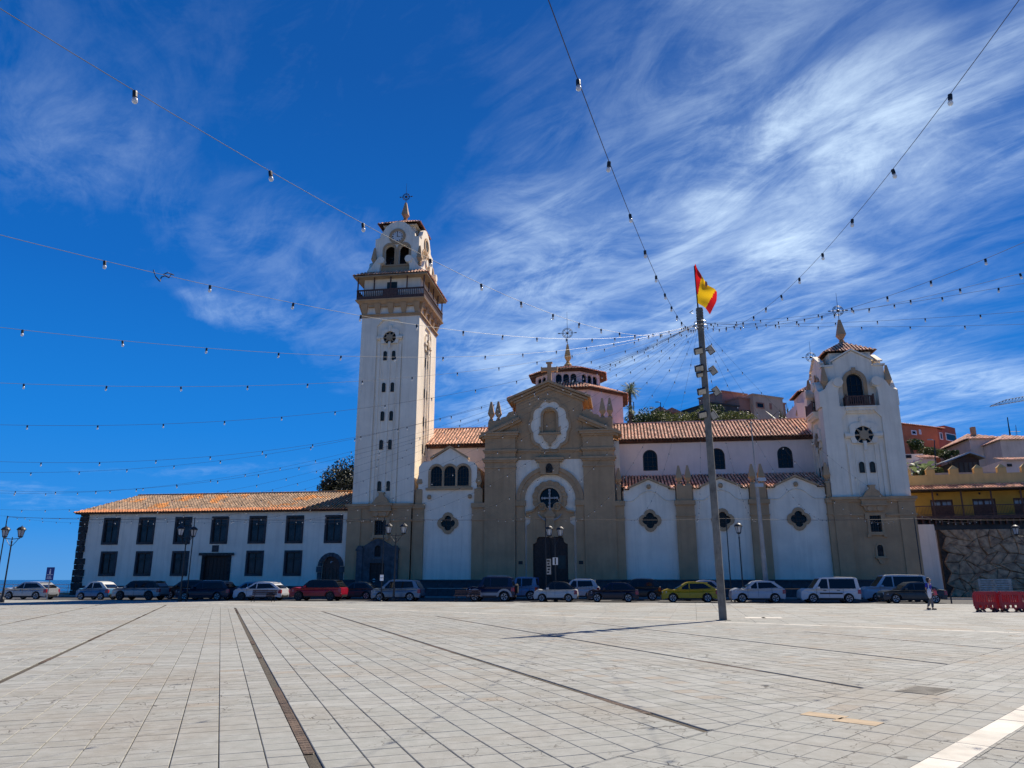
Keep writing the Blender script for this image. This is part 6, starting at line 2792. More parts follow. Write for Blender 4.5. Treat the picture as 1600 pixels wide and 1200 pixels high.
right = [(0, (222, 57)), (.25, (268, 122)), (.5, (318, 185)), (.68, (352, 238)), (.8, (360, 282)), (1, (320, 362))]
vs, attr = [], []
n_ = 28
for j in range(n_ + 1):
    v = j / n_
    lx, ly = 222 + (238 - 222) * v, 57 + (292 - 57) * v
    for k in range(len(right) - 1):
        if right[k][0] <= v <= right[k + 1][0]:
            q = (v - right[k][0]) / (right[k + 1][0] - right[k][0])
            rx_ = right[k][1][0] + (right[k + 1][1][0] - right[k][1][0]) * q
            ry_ = right[k][1][1] + (right[k + 1][1][1] - right[k][1][1]) * q
    for i in range(n_ + 1):
        t = i / n_
        x_, y_ = lx + (rx_ - lx) * t, ly + (ry_ - ly) * t
        vs.append(fpt(x_, y_, t, v))
        if x_ < 264 - max(0, y_ - 130) * .20 and y_ < 240 - (x_ - 238) * .4:
            attr.append(.05)
        elif (x_ - 338) * .88 + (y_ - 236) * .47 > 0:
            attr.append(.9)
        else:
            attr.append(.5)
fs = [(j * (n_ + 1) + i, j * (n_ + 1) + i + 1, (j + 1) * (n_ + 1) + i + 1, (j + 1) * (n_ + 1) + i) for j in range(n_) for i in range(n_)]
g = MB()
g.add(vs, fs)
fl = g.build('cloth', M['flag'], fo, smooth=True)
at_ = fl.data.attributes.new('stripe', 'FLOAT', 'POINT')
at_.data.foreach_set('value', attr)
g = MB()          # the crest on the yellow stripe
cpt = [fpt(x, y, .5, .6) + Vector((0, -.12, 0)) for x, y in ((284, 160), (296, 165), (300, 185), (292, 200), (283, 185))]
g.add(cpt, [(0, 1, 2, 3, 4)])
g.build('crest', M['orange'], fl)

# ------------------------------------------------------------------ strings of bulbs
HUB = Vector((8.35, 31.5, 12.68))
STEP = 1.7


def bulb_parts():
    a_ = MB()
    a_.lathe([(.030, 0), (.032, -.02), (.032, -.085), (.027, -.095)], (0, 0, .0), 8)
    b_ = MB()
    b_.lathe([(.022, -.09), (.028, -.105), (.037, -.125), (.039, -.145), (.030, -.17), (.012, -.182)], (0, 0, 0), 8)
    c_ = MB()
    c_.lathe([(.031, 0), (.031, -.09)], (0, 0, 0), 6, 0)
    c_.lathe([(.022, -.09), (.037, -.135), (.028, -.17), (.01, -.18)], (0, 0, 0), 6, 1)
    return a_.mesh('bulb_socket', [M['black']]), b_.mesh('bulb_glass', [M['bulb']], True), c_.mesh('bulb', [M['black'], M['bulb']])


BS, BG, BB = bulb_parts()


def bulb_string(ax, ay, az, sag, ph, label, gap=None, pale=False):
    A_ = Vector((ax, ay, az))
    BSZ = (.68, .68, .68)
    D_ = (A_ - HUB).to_2d().length
    root = thing('bulb_string', label, 'string lights', WORLD, tuple(HUB), 'strings of bulbs fanning out from the concrete pole')

    def P(s_):
        q = HUB.lerp(A_, s_)
        q.z -= 4 * sag * s_ * (1 - s_)
        return q
    n__ = max(16, int(D_ * 1.2))
    g_ = MB()
    g_.tube([P(k / n__) for k in range(n__ + 1)], .0042, 4, cap=False)
    g_.build('wire', M['wire'] if pale else M['wiredark'], root)
    d_ = ph % STEP
    k = 0
    while d_ < D_ - .2:
        if d_ > .7 and not (gap and abs(d_ - gap) < .9):
            q = P(d_ / D_)
            tw = random.uniform(0, 6)
            if q.y > 1 and (q - Vector((0, 0, EYE))).length < 24:
                o = place('bulb', BS, root, q, tw, None, BSZ)
                o.rotation_euler = (random.uniform(-.15, .15), random.uniform(-.15, .15), tw)
                c__ = bpy.data.objects.new('bulb_glass', BG)
                COL.objects.link(c__)
                c__.parent = o
            elif q.y > 1:
                place('bulb', BB, root, q, tw, None, BSZ)
        d_ += STEP
    return P


fits = [(-22.3, -1.7, 3.1, 25.4, 'bulb string crossing the clock tower just below its star'),
        (-26.9, 5.1, 3.1, 24.6, 'bulb string running nearly level to the left edge halfway up the tower'),
        (-25.2, 14.2, 3.0, 24.5, 'bulb string leaving at the left edge well above the convent roof'),
        (-25.7, 20.9, 3.4, 24.8, 'bulb string high over the convent roof, upper one of two close together'),
        (-28.2, 26.7, 3.1, 26.7, 'bulb string over the convent roof, lower one of two close together'),
        (-29.6, 31.6, 3.5, 29.3, 'bulb string just above the convent ridge, steeper of the crossing pair'),
        (-30.8, 37.4, 2.9, 32.9, 'bulb string just above the convent ridge, flatter of the crossing pair'),
        (-9.2, -7.2, 2.9, 28.3, 'bulb string passing in front of the clock face to the top left corner'),
        (3.7, 1.7, 1.6, 25.2, 'bulb string climbing steeply to the top right corner'),
        (13.5, -9.5, 2.3, 17.3, 'middle one of three bulb strings rising to the right edge'),
        (14.5, 5.5, .6, 15.0, 'bulb string rising to the right edge, lowest of the rising three'),
        (17.5, 9.0, .5, 12.7, 'bulb string running nearly level to the right edge above the bell tower'),
        (22.3, 10.4, .5, 10.9, 'lowest nearly level bulb string to the right edge'),
        (8.5, .7, 1.6, 19.2, 'bulb string rising to the right edge, highest of the rising three')]
for ax, ay, sag, ph, lb in fits:
    bulb_string(ax, ay, 6.2, sag, ph, lb, pale=(ax < -20 and ay < 10) or ay < -5)
STRING2, STRING4 = (-3.9, -9.05, 2.79, 26.8), (-17.5, -7.92, 3.14, 24.16)
sp_ = bulb_string(STRING2[0], STRING2[1], 6.2, STRING2[2], STRING2[3], 'bulb string climbing steeply to the top edge above the dome')
sp_ = bulb_string(STRING4[0], STRING4[1], 6.2, STRING4[2], STRING4[3], 'bulb string with torn dangling wire running to the left edge', pale=True)
# torn dangling wire on that string
q0_ = at(240, 427, 12.0)
tw_ = thing('dangling_wire', 'torn bit of black wire dangling from the left bulb string', 'wire', WORLD, tuple(q0_))
g = MB()
pp = [at(x, y, 12.0 + .1 * sin(x)) for x, y in ((240, 422), (243, 432), (248, 438), (250, 440), (252, 433), (258, 431), (264, 434), (268, 428), (272, 430), (262, 426), (255, 429))]
g.tube([tuple(p_) for p_ in pp], .010, 4)
g.build('wire', M['black'], tw_)
# the strings that end on the cable before the church
front_x = [(-6.9, 'the white wing with the triple arch'), (-1.25, 'the left church pilaster'), (4.1, 'the main portal'), (9.1, 'the right church pilaster'),
           (14.3, 'the first chapel'), (19.0, 'the light mast'), (24.7, 'the third chapel'), (29.8, 'the niche of the bell tower base'), (36.4, 'the stone retaining wall'),
           (-12.0, 'the clock tower door'), (-17.1, 'the arched convent door'), (-22.4, 'the last two convent windows'), (-27.5, 'the rectangular convent door'), (-32.7, 'the second convent window')]
for k, (x, lb) in enumerate(front_x):
    D_ = math.hypot(x - 8.35, CY - 31.5)
    bulb_string(x, CY - .02, CZ - .08, 2.5 if D_ < 34 else 3.0, .35 + .61 * k, 'bulb string ending on the cable in front of ' + lb)
for k, (x, y, lb) in enumerate(((-37.9, 57.05, 'bulb string ending at the post head by the leftmost lamp, upper one'), (-37.9, 52, 'bulb string ending left of the leftmost lamp, beyond the edge'),
                                (-36.0, 45, 'bulb string low over the convent roof edge to the left'))):
    bulb_string(x, y, 6.2, 3.3, .9 + .5 * k, lb)

# ------------------------------------------------------------------ benches
def bench(px, Yd, label, L_=1.9):
    X = (px - 800) / 1205 * Yd
    root = thing('bench', label, 'bench', WORLD, (X, Yd, 0), 'timber benches at the plaza edge', -R(8.3))
    g_ = MB()
    for s_ in (-1, 1):
        x_ = X + s_ * (L_ / 2 - .18)
        g_ = MB()
        g_.tube([(x_, Yd - .22, 0), (x_, Yd - .2, .42), (x_, Yd + .2, .42)], .028, 5)
        g_.tube([(x_, Yd + .25, 0), (x_, Yd + .18, .42), (x_, Yd + .30, .82)], .028, 5)
        g_.build('leg', M['black'], root)
    for k in range(3):
        g_ = MB()
        g_.box(X - L_ / 2, X + L_ / 2, Yd - .24 + k * .155, Yd - .11 + k * .155, .43, .47)
        g_.build('seat_slat', M['bench'], root)
    for k in range(3):
        g_ = MB()
        g_.box(X - L_ / 2, X + L_ / 2, Yd + .20 + k * .03, Yd + .235 + k * .03, .52 + k * .12, .62 + k * .12)
        g_.build('back_slat', M['bench'], root)


bench(413, 57.6, 'dark timber bench in front of the white hatchback, left of the red car', 1.95)
bench(730, 57.6, 'dark timber bench in front of the navy off-roader', 1.95)
bench(1175, 56.2, 'dark timber bench at the foot of the pale mast', 2.1)
bl = thing('bollard', 'short dark post behind the walking person', 'bollard', WORLD, ((1482 - 800) / 1205 * 53.5, 53.5, 0))
g = MB()
g.lathe([(.05, 0), (.05, .62), (.02, .68)], ((1482 - 800) / 1205 * 53.5, 53.5, 0), 8)
g.build('post', M['black'], bl)
bl = thing('bollard', 'short dark post left of the bench under the pale mast', 'bollard', WORLD, ((1146 - 800) / 1205 * 57, 57, 0))
g = MB()
g.lathe([(.06, 0), (.06, .8), (.02, .85)], ((1146 - 800) / 1205 * 57, 57, 0), 8)
g.build('post', M['black'], bl)

# ------------------------------------------------------------------ ground fittings
x_, y_ = gpx(1446, 1081)
mb_ = MB()
mb_.box(-.42, .42, -.28, .28, .0, .026)
for k in range(9):
    mb_.box(-.36 + k * .085, -.32 + k * .085, -.22, .22, .0261, .029)
free('manhole_cover', mb_.mesh('manhole_cover', [M['concrete']]), (x_, y_, 0), 'grey rectangular cover set in the paving at the right', 'cover', rotz=R(44))
for k, (px, py) in enumerate(((1180, 966), (1206, 966))):
    x_, y_ = gpx(px, py)
    mb_ = MB()
    mb_.box(-.42, .42, -.55, .55, .0, .0245)
    free('pale_slab', mb_.mesh('pale_slab', [M['marble']]), (x_, y_, 0), ('left' if k == 0 else 'right') + ' one of the two pale slabs right of the concrete pole', 'slab', rotz=-R(13.3), group='pale slabs beside the pole')
for k, (px, py) in enumerate(((1288, 1121), (1341, 1131))):
    x_, y_ = gpx(px, py)
    mb_ = MB()
    mb_.box(-.24, .24, -.145, .145, .0, .0245)
    free('new_slab', mb_.mesh('new_slab', [mat('ochre_slab', (.36, .27, .17), .8, .12, 5)]), (x_, y_, 0), ('left' if k == 0 else 'right') + ' one of two ochre replacement slabs in the near paving', 'slab', rotz=R(-43.8), group='ochre replacement slabs')

# ------------------------------------------------------------------ cars
def wheel_meshes():
    ty = MB(lambda x, y, z: (x, z, y))
    ty.lathe([(.20, -.10), (.30, -.105), (.325, -.06), (.33, 0), (.325, .06), (.30, .105), (.20, .10)], (0, 0, 0), 20)
    out = []
    for nm, m_ in (('rim', 'rim'), ('rim', 'darkrim')):
        r_ = MB()
        for ya in (-.109, .095):
            r_.disc(0, 0, .215, ya, ya + .014, 18, 0, [[(.19 * cos(2 * pi * j / 18), .19 * sin(2 * pi * j / 18)) for j in range(18)]])
        for k in range(5):
            t = 2 * pi * k / 5
            for sy in (-1, 1):
                a0, a1 = t - .30, t + .30
                vs_ = [(.04 * cos(a0), sy * .105, .04 * sin(a0)), (.04 * cos(a1), sy * .105, .04 * sin(a1)), (.195 * cos(a1 - .05), sy * .112, .195 * sin(a1 - .05)), (.195 * cos(a0 + .05), sy * .112, .195 * sin(a0 + .05))]
                vs_ += [(v_[0], v_[1] - sy * .03, v_[2]) for v_ in vs_]
                r_.add(vs_, [(0, 1, 2, 3), (4, 5, 6, 7), (0, 1, 5, 4), (1, 2, 6, 5), (2, 3, 7, 6), (3, 0, 4, 7)])
        out.append(r_.mesh('rim', [M[m_]]))
    return ty.mesh('tyre', [M['rubber']]), out[0], out[1]


TY, RM, RMD = wheel_meshes()

KINDS = {
    # belt, hood z, cowl x, windscreen top x, roof rear x, tail x, nose z, rear z
    'hatch': dict(L=4.15, H=1.47, cowl=.24, ws=.43, rr=.80, tl=.975, hood=.66, belt=.64),
    'suv': dict(L=4.40, H=1.66, cowl=.23, ws=.37, rr=.88, tl=.975, hood=.64, belt=.64),
    'small': dict(L=3.60, H=1.48, cowl=.22, ws=.38, rr=.76, tl=.955, hood=.62, belt=.62),
    'wagon': dict(L=4.65, H=1.50, cowl=.27, ws=.42, rr=.88, tl=.975, hood=.62, belt=.63),
    'sedan': dict(L=4.60, H=1.45, cowl=.27, ws=.42, rr=.70, tl=.88, hood=.62, belt=.64),
    'mpv': dict(L=4.30, H=1.62, cowl=.19, ws=.36, rr=.88, tl=.97, hood=.60, belt=.60),
    'van': dict(L=4.40, H=1.82, cowl=.20, ws=.34, rr=.96, tl=.985, hood=.56, belt=.56),
    'offroad': dict(L=4.70, H=1.85, cowl=.27, ws=.36, rr=.93, tl=.975, hood=.60, belt=.60),
}


def car(px0, px1, row, kind, col, label, roof=None, rim='rim', H=None, flip=False, rails=False, lower=None, spare=False, metal=.0, strip=False, spoiler=True):
    k_ = KINDS[kind]
    yc = -12.75 if row == 0 else -8.6
    if row == 0 and px0 > 1350:
        yc = -12.6
    W2 = .88
    u0, _ = CH.px(px0, 930, yc - W2)
    u1, _ = CH.px(px1, 930, yc - W2)
    L_ = u1 - u0
    if px1 > 1599 or px0 < 4:
        L_ = k_['L']
    H_ = H or k_['H']
    root = thing('parked_car', label, 'car', CH, ((u0 + u1) / 2 if L_ == u1 - u0 else u1 - L_ / 2, yc, 0), 'cars parked along the church front')
    x0 = OFF[root.name].x - L_ / 2
    pm_ = paint('car_paint', col, metal)
    rp = paint('roof_paint', roof) if roof else pm_
    zb = k_['belt'] * H_
    hz = k_['hood'] * H_
    g0 = .20 if kind not in ('suv', 'offroad') else .27
    wr = .325 if kind not in ('suv', 'offroad') else .37
    if kind == 'small':
        wr = .29
    fx, rx_ = .195 * L_, .80 * L_
    if kind == 'van':
        rx_ = .79 * L_
    cow, ws, rr_e, tl = k_['cowl'] * L_, k_['ws'] * L_, k_['rr'] * L_, k_['tl'] * L_

    def tf(a, b, c):
        q = abs(a / L_ - .5) * 2
        b *= 1 - .13 * q ** 5 - .06 * max(0, .45 - c)
        return (x0 + a, yc + b, c)

    def arc(cx):
        r_ = wr + .055
        return [(cx - r_ * cos(pi * j / 10), max(g0, wr + r_ * sin(pi * j / 10) * .98)) for j in range(11)]
    out_ = [(.06, g0)] + arc(fx) + arc(rx_) + [(L_ - .06, g0 + .06), (L_ - .01, g0 + .22), (L_, .55), (L_ - .03, .78 * zb + .1), (tl + (.06 if kind != 'sedan' else .30), zb - .02)]
    if kind == 'sedan':
        out_[-1] = (L_ - .06, zb - .03)
        out_.append((tl, zb + .03))
    out_ += [(tl - .1, zb), (L_ * .6, zb - .02), (cow + .05, zb - .03), (cow - .12, zb - .06), (cow * .5, hz), (.18, hz - .10), (.06, hz - .20), (.0, .48), (.0, .32)]
    out_.reverse()
    stn = [(-W2, .0), (-W2 * .965, 1.0), (W2 * .965, 1.0), (W2, .0)]
    # rounded flanks: the outer slices sit slightly inside the silhouette
    m_ = MB(tf)
    cxm_, czm = L_ / 2, .6

    def sc(p, q):
        return (cxm_ + (p[0] - cxm_) * q, czm + (p[1] - czm) * (q if p[1] > .75 else 1))
    rings = [(-W2, .972), (-W2 * .97, .990), (-W2 * .90, 1.0), (-W2 * .45, 1.012), (0, 1.015), (W2 * .45, 1.012), (W2 * .90, 1.0), (W2 * .97, .990), (W2, .972)]
    n__ = len(out_)
    vs_, fs_ = [], []
    for yv, q in rings:
        for p_ in out_:
            a = sc(p_, q)
            vs_.append((a[0], yv, a[1]))
    for r_ in range(len(rings) - 1):
        for j in range(n__):
            fs_.append((r_ * n__ + j, (r_ + 1) * n__ + j, (r_ + 1) * n__ + (j + 1) % n__, r_ * n__ + (j + 1) % n__))
    tri = tessellate_polygon([[Vector((p_[0], p_[1], 0)) for p_ in out_]])
    for t_ in tri:
        fs_.append(tuple(t_))
        fs_.append(tuple((len(rings) - 1) * n__ + j for j in t_))
    m_.add(vs_, fs_)
    body = m_.build('body', pm_, root)
    # cabin
    yt = .17

    def tc_(a, b, c):
        f = max(0, (c - zb + .05) / (H_ - zb))
        q = abs(a / L_ - .5) * 2
        return (x0 + a, yc + b * (1 - yt * f) * (1 - .10 * q ** 4), c)
    rt_ = H_ - .05
    cab = [(cow - .02, zb - .05), (ws, rt_ - .03), (ws + .22, H_ - .015), (L_ * .58, H_), (rr_e - .25, H_ - .03), (rr_e, rt_ - .04), (tl, zb - .03)]
    rings = [(-W2 * .955, .985), (-W2 * .90, .998), (-W2 * .5, 1.008), (W2 * .5, 1.008), (W2 * .90, .998), (W2 * .955, .985)]
    m_ = MB(tc_)
    vs_, fs_ = [], []
    n__ = len(cab)
    for yv, q in rings:
        for p_ in cab:
            vs_.append((p_[0], yv, zb + (p_[1] - zb) * q))
    for r_ in range(len(rings) - 1):
        for j in range(n__):
            fs_.append((r_ * n__ + j, r_ * n__ + (j + 1) % n__, (r_ + 1) * n__ + (j + 1) % n__, (r_ + 1) * n__ + j))
    for t_ in tessellate_polygon([[Vector((p_[0], p_[1], 0)) for p_ in cab]]):
        fs_.append(tuple(t_))
        fs_.append(tuple((len(rings) - 1) * n__ + j for j in t_))
    m_.add(vs_, fs_)
    m_.build('roof', rp, root)
    # glass
    zw0, zw1 = zb + .0, rt_ - .09
    bp_ = .5 * (cow + L_ * .62) + .25
    kx = (ws - cow) / (rt_ - zb)
    front = [(cow + .30, zw0), (bp_ - .05, zw0), (bp_ - .05, zw1), (ws + .12, zw1)]
    tk = (tl - rr_e) / (rt_ - zb)
    if kind == 'van':
        rear = [(bp_ + .06, zw0), (tl - .28, zw0), (rr_e - .22, zw1), (bp_ + .06, zw1)]
    else:
        rear = [(bp_ + .04, zw0), (tl - .42, zw0 + .06), (rr_e - .22, zw1), (bp_ + .04, zw1)]
    for q in (front, rear):
        for s_ in (-1, 1):
            m_ = MB(tc_)
            pts_ = [(a, s_ * (W2 * .955 + .008), b) for a, b in q]
            m_.add(pts_ + [(a, s_ * (W2 * .955 - .01), b) for a, b in q], [(0, 1, 2, 3), (4, 7, 6, 5), (0, 4, 5, 1), (1, 5, 6, 2), (2, 6, 7, 3), (3, 7, 4, 0)])
            m_.build('side_window', M['carglass'], root)
    for nm, a0, b0, a1, b1, s_ in (('windscreen', cow + .04, zb + .02, ws - .02, rt_ - .09, -1), ('rear_window', tl - .03, zb + .08, rr_e + .02, rt_ - .13, 1)):
        m_ = MB(tc_)
        dx = .018 * s_
        w_ = W2 * .84
        m_.add([(a0 + dx, -w_, b0), (a0 + dx, w_, b0), (a1 + dx, w_, b1 + .02), (a1 + dx, -w_, b1 + .02),
                (a0 - dx, -w_, b0), (a0 - dx, w_, b0), (a1 - dx, w_, b1 + .02), (a1 - dx, -w_, b1 + .02)],
               [(0, 1, 2, 3), (4, 7, 6, 5), (0, 4, 5, 1), (1, 5, 6, 2), (2, 6, 7, 3), (3, 7, 4, 0)])
        m_.build(nm, M['carglass'], root)
    if spoiler and kind in ('hatch', 'suv'):
        m_ = MB(tc_)
        m_.box(rr_e - .10, rr_e + .10, -W2 * .8, W2 * .8, rt_ - .045, rt_ - .01)
        m_.build('spoiler', rp, root)
    # wheels
    for cx in (fx, rx_):
        for s_ in (-1, 1):
            sc_ = wr / .33
            w0 = place('wheel', TY, root, (x0 + cx, yc + s_ * (W2 - .10), wr), 0, None, (sc_, 1, sc_))
            w1 = bpy.data.objects.new('rim', RM if rim == 'rim' else RMD)
            COL.objects.link(w1)
            w1.parent = w0
    # lights, trim, handles, mirrors, plates
    for s_ in (-1, 1):
        m_ = MB(tf)
        m_.taper(.22, s_ * W2 * .80, hz - .30, hz - .17, .17, .17, .15, .14)
        m_.build('headlight', M['head'], root)
        m_ = MB(tf)
        zt_ = zb - .02
        m_.taper(L_ - .12, s_ * W2 * .90, zt_ - .34, zt_ - .06, .12, .11, .10, .10)
        m_.build('taillight', M['tail'], root)
        m_ = MB(tf)
        m_.box(cow + .28, cow + .46, s_ * (W2 + .10) - .09, s_ * (W2 + .10) + .09, zb - .02, zb + .12)
        m_.build('mirror', pm_, root)
        for hx in ((bp_ - .30), (bp_ + .62)):
            m_ = MB(tf)
            m_.box(hx - .1, hx + .1, s_ * (W2 + .012) - .02, s_ * (W2 + .012) + .02, zb - .16, zb - .12)
            m_.build('door_handle', pm_ if not strip else M['trim'], root)
        m_ = MB(tf)
        for hx in (cow + .25, bp_, min(rx_ - .1, bp_ + .95)):
            m_.box(hx - .006, hx + .006, s_ * W2 - .006, s_ * W2 + .004, .42, zb - .04)
        m_.box(fx + wr + .1, rx_ - wr - .1, s_ * W2 - .01, s_ * W2 + .012, g0 + .01, g0 + (.12 if not strip else .16))
        if strip:
            m_.box(fx + wr + .15, rx_ - wr - .1, s_ * W2 - .01, s_ * W2 + .02, .62, .72)
        m_.build('trim', M['trim'], root)
        if lower:
            m_ = MB(tf)
            lo_m = paint('lower_paint', lower)
            m_.box(fx + wr + .02, rx_ - wr - .02, s_ * W2 - .01, s_ * W2 + .01, .46, .66)
            for cx in (fx, rx_):
                a_ = []
                for r_ in (wr + .08, wr + .22):
                    a_.append([(cx - r_ * cos(pi * j / 10), wr + r_ * sin(pi * j / 10)) for j in range(11)])
                m_.prism(a_[0] + a_[1][::-1], s_ * W2 - .01, s_ * W2 + .015)
            m_.build('lower_panel', lo_m, root)
        if rails:
            m_ = MB(tc_)
            m_.box(ws + .3, rr_e - .3, s_ * W2 * .82 - .02, s_ * W2 * .82 + .02, H_ + .01, H_ + .05)
            m_.build('roof_rail', M['galv'], root)
    m_ = MB(tf)
    m_.box(-.012, .05, -.55, .55, .34, .52)
    m_.box(-.012, .03, -.5, .5, g0 + .02, .30)
    m_.build('grille', M['trim'], root)
    for xx, z_ in ((-.02, .40), (L_ + .0, .58)):
        m_ = MB(tf)
        m_.box(xx - .01, xx + .015, -.26, .26, z_, z_ + .11)
        m_.build('number_plate', M['plate'], root)
    m_ = MB(tf)
    m_.box(L_ - .06, L_ + .012, -.62, .62, g0 + .05, .46)
    m_.build('rear_bumper', M['trim'], root)
    if spare:
        m_ = MB()
        m_.T = lambda a, b, c: (x0 + L_ + .10 + c, yc + a, .95 + b)
        m_.lathe([(.18, -.10), (.34, -.10), (.36, 0), (.34, .10), (.12, .10)], (0, 0, 0), 18)
        m_.build('spare_wheel', M['rubber'], root)
    return root


WH, SIL, NAVY, DK = (.66, .67, .68), (.30, .33, .37), (.010, .017, .055), (.014, .017, .022)
car(-24, 70, 0, 'hatch', (.45, .46, .47), 'silver white hatchback at the far left beside the lamp', H=1.46, metal=.3)
car(116, 167, 0, 'small', (.06, .20, .36), 'small light blue retro car with white roof at the convent corner', roof=(.68, .68, .64), H=1.49)
car(172, 247, 0, 'suv', (.34, .36, .38), 'silver sporty crossover with dark roof under the second convent window', roof=(.02, .02, .022), H=1.55, metal=.4, rim='darkrim')
car(249, 330, 1, 'suv', (.03, .035, .045), 'dark crossover half hidden behind the navy estate car', H=1.6)
car(272, 356, 0, 'wagon', (.014, .022, .045), 'navy estate car before the rectangular convent door', rails=True, H=1.52)
car(345, 425, 1, 'sedan', (.32, .37, .43), 'pale blue saloon mostly hidden behind the white hatchback', H=1.44)
car(362, 438, 0, 'hatch', WH, 'white hatchback behind the left bench', H=1.45, rim='darkrim')
car(450, 532, 0, 'suv', (.36, .01, .03), 'crimson compact off-roader with black roof', roof=(.012, .012, .013), H=1.62, rim='darkrim')
car(520, 585, 1, 'hatch', (.035, .055, .07), 'dark teal grey car in the shade beside the tower door', H=1.45)
car(578, 656, 0, 'mpv', (.17, .24, .31), 'pale metallic blue people carrier behind the double lantern lamp', H=1.62, metal=.3)
car(727, 803, 0, 'offroad', NAVY, 'navy off-roader with silver lower panels and a spare wheel on its tail', lower=(.36, .38, .40), spare=True, rails=True, H=1.86)
car(786, 840, 1, 'offroad', (.15, .27, .42), 'light blue off-roader left of the main door', H=1.85)
car(833, 902, 0, 'small', (.62, .60, .56), 'small cream white retro car with dark soft top before the main door', roof=(.02, .02, .02), H=1.48)
car(868, 937, 1, 'suv', (.52, .54, .56), 'white crossover behind the small cream car', rails=True, H=1.66)
car(917, 998, 0, 'hatch', (.008, .012, .035), 'dark navy hatchback right of the main door', H=1.42, metal=.2)
car(962, 1034, 1, 'suv', DK, 'near black crossover behind the dark navy hatchback', H=1.70, rails=True)
car(1034, 1124, 0, 'hatch', (.42, .30, .008), 'mustard yellow hatchback left of the concrete pole', H=1.47)
car(1062, 1132, 1, 'hatch', (.42, .42, .46), 'silver car peeping out behind the yellow hatchback', H=1.58)
car(1143, 1229, 0, 'hatch', (.50, .52, .55), 'silver white hatchback behind the right bench', H=1.56, rim='rim')
car(1252, 1347, 0, 'van', (.68, .68, .68), 'white small passenger van with black side strips', H=1.80, strip=True, rim='rim')
car(1350, 1456, 1, 'van', (.52, .56, .60), 'pale blue white van behind the dark saloon', H=1.98)
car(1380, 1482, 0, 'sedan', (.035, .05, .065), 'dark blue grey saloon at the right end of the row', H=1.46, metal=.3)

# ------------------------------------------------------------------ red barriers
def barrier(X, Yd, rot, label):
    root = thing('plastic_barrier', label, 'barrier', WORLD, (X, Yd, 0), 'red plastic crowd barriers', rot)
    W_b, Hb = 1.12, 1.02
    holes_ = []
    for q in range(2):
        for k in range(4):
            xx = X - .44 + q * .48 + k * .11
            holes_.append(rect(xx, xx + .062, .50, .86))
    for k in range(3):
        xx = X - .36 + k * .27
        holes_.append(rect(xx, xx + .16, .22, .36))
    out_ = [(X - W_b / 2 + .06, .12), (X - .2, .12), (X - .14, .2), (X + .14, .2), (X + .2, .12), (X + W_b / 2 - .06, .12), (X + W_b / 2, .2), (X + W_b / 2, .92), (X + W_b / 2 - .1, Hb), (X - W_b / 2 + .1, Hb), (X - W_b / 2, .92), (X - W_b / 2, .2)]
    g_ = MB()
    g_.prism(out_, Yd - .03, Yd + .03, holes_)
    g_.box(X - W_b / 2 + .05, X + W_b / 2 - .05, Yd - .045, Yd + .045, .90, 1.0)
    g_.box(X - W_b / 2 + .02, X + W_b / 2 - .02, Yd - .042, Yd + .042, .40, .47)
    g_.build('panel', M['red'], root)
    for s_ in (-1, 1):
        g_ = MB()
        x_ = X + s_ * .38
        g_.prism([(Yd - .28, 0), (Yd - .22, 0), (Yd - .05, .09), (Yd + .05, .09), (Yd + .22, 0), (Yd + .28, 0), (Yd + .05, .2), (Yd - .05, .2)], x_ - .05, x_ + .05)
        g_.v = [(b, a, c) for a, b, c in g_.v]
        g_.build('foot', M['trim'], root)
        g_ = MB()
        g_.tube([(X + s_ * (W_b / 2 + .02), Yd, .3), (X + s_ * (W_b / 2 + .02), Yd, .85)], .03, 6)
        g_.build('hinge', M['red'], root)


for k, (X, Yd, rot, lb) in enumerate(((24.15, 39.6, -.10, 'leftmost red plastic barrier on the plaza'), (25.32, 39.45, .12, 'second red plastic barrier from the left'),
                                      (26.5, 39.6, -.06, 'red plastic barrier cut by the right edge'), (24.7, 40.3, .05, 'red plastic barrier standing behind the first two'),
                                      (25.9, 40.4, -.12, 'red plastic barrier in the back row at the right edge'))):
    barrier(X, Yd, rot, lb)
sp0 = thing('slatted_screen', 'pale slatted timber screen behind the red barriers', 'screen', WORLD, ((1554 - 800) / 1205 * 60, 60, 0))
xa, xb = (1528 - 800) / 1205 * 60, (1580 - 800) / 1205 * 60
zt_ = at(1550, 905, 60).z
for k in range(7):
    for q, (a_, b_) in enumerate(((xa, xa + (xb - xa) * .4), (xa + (xb - xa) * .4 + .03, xb))):
        g = MB()
        z_ = zt_ - .10 - k * .17
        g.box(a_, b_, 59.95, 60.0 + .02 * (k % 2), z_, z_ + .12)
        g.build('slat', M['slat'], sp0)
g = MB()
for x_ in (xa + .1, (xa + xb) / 2, xb - .1):
    g.box(x_ - .05, x_ + .05, 60.03, 60.12, 0, zt_)
g.build('post', M['slat'], sp0)

# ------------------------------------------------------------------ the walking person
def skin_obj(name, pts, edges, rad, m, parent, sub=1):
    me = bpy.data.meshes.new(name)
    o_ = OFF[parent.name]
    bm = bmesh.new()
    ly = bm.verts.layers.skin.verify()
    vv = [bm.verts.new((p_[0] - o_.x, p_[1] - o_.y, p_[2] - o_.z)) for p_ in pts]
    for a_, b_ in edges:
        bm.edges.new((vv[a_], vv[b_]))
    for i, r_ in enumerate(rad):
        vv[i][ly].radius = (r_ if isinstance(r_, tuple) else (r_, r_))
    vv[0][ly].use_root = True
    bm.to_mesh(me)
    bm.free()
    o = bpy.data.objects.new(name, me)
    COL.objects.link(o)
    o.parent = parent
    OFF[o.name] = Vector(o_)
    md = o.modifiers.new('skin', 'SKIN')
    md.use_smooth_shade = True
    s_ = o.modifiers.new('sub', 'SUBSURF')
    s_.levels = s_.render_levels = sub
    me.materials.append(m)
    return o


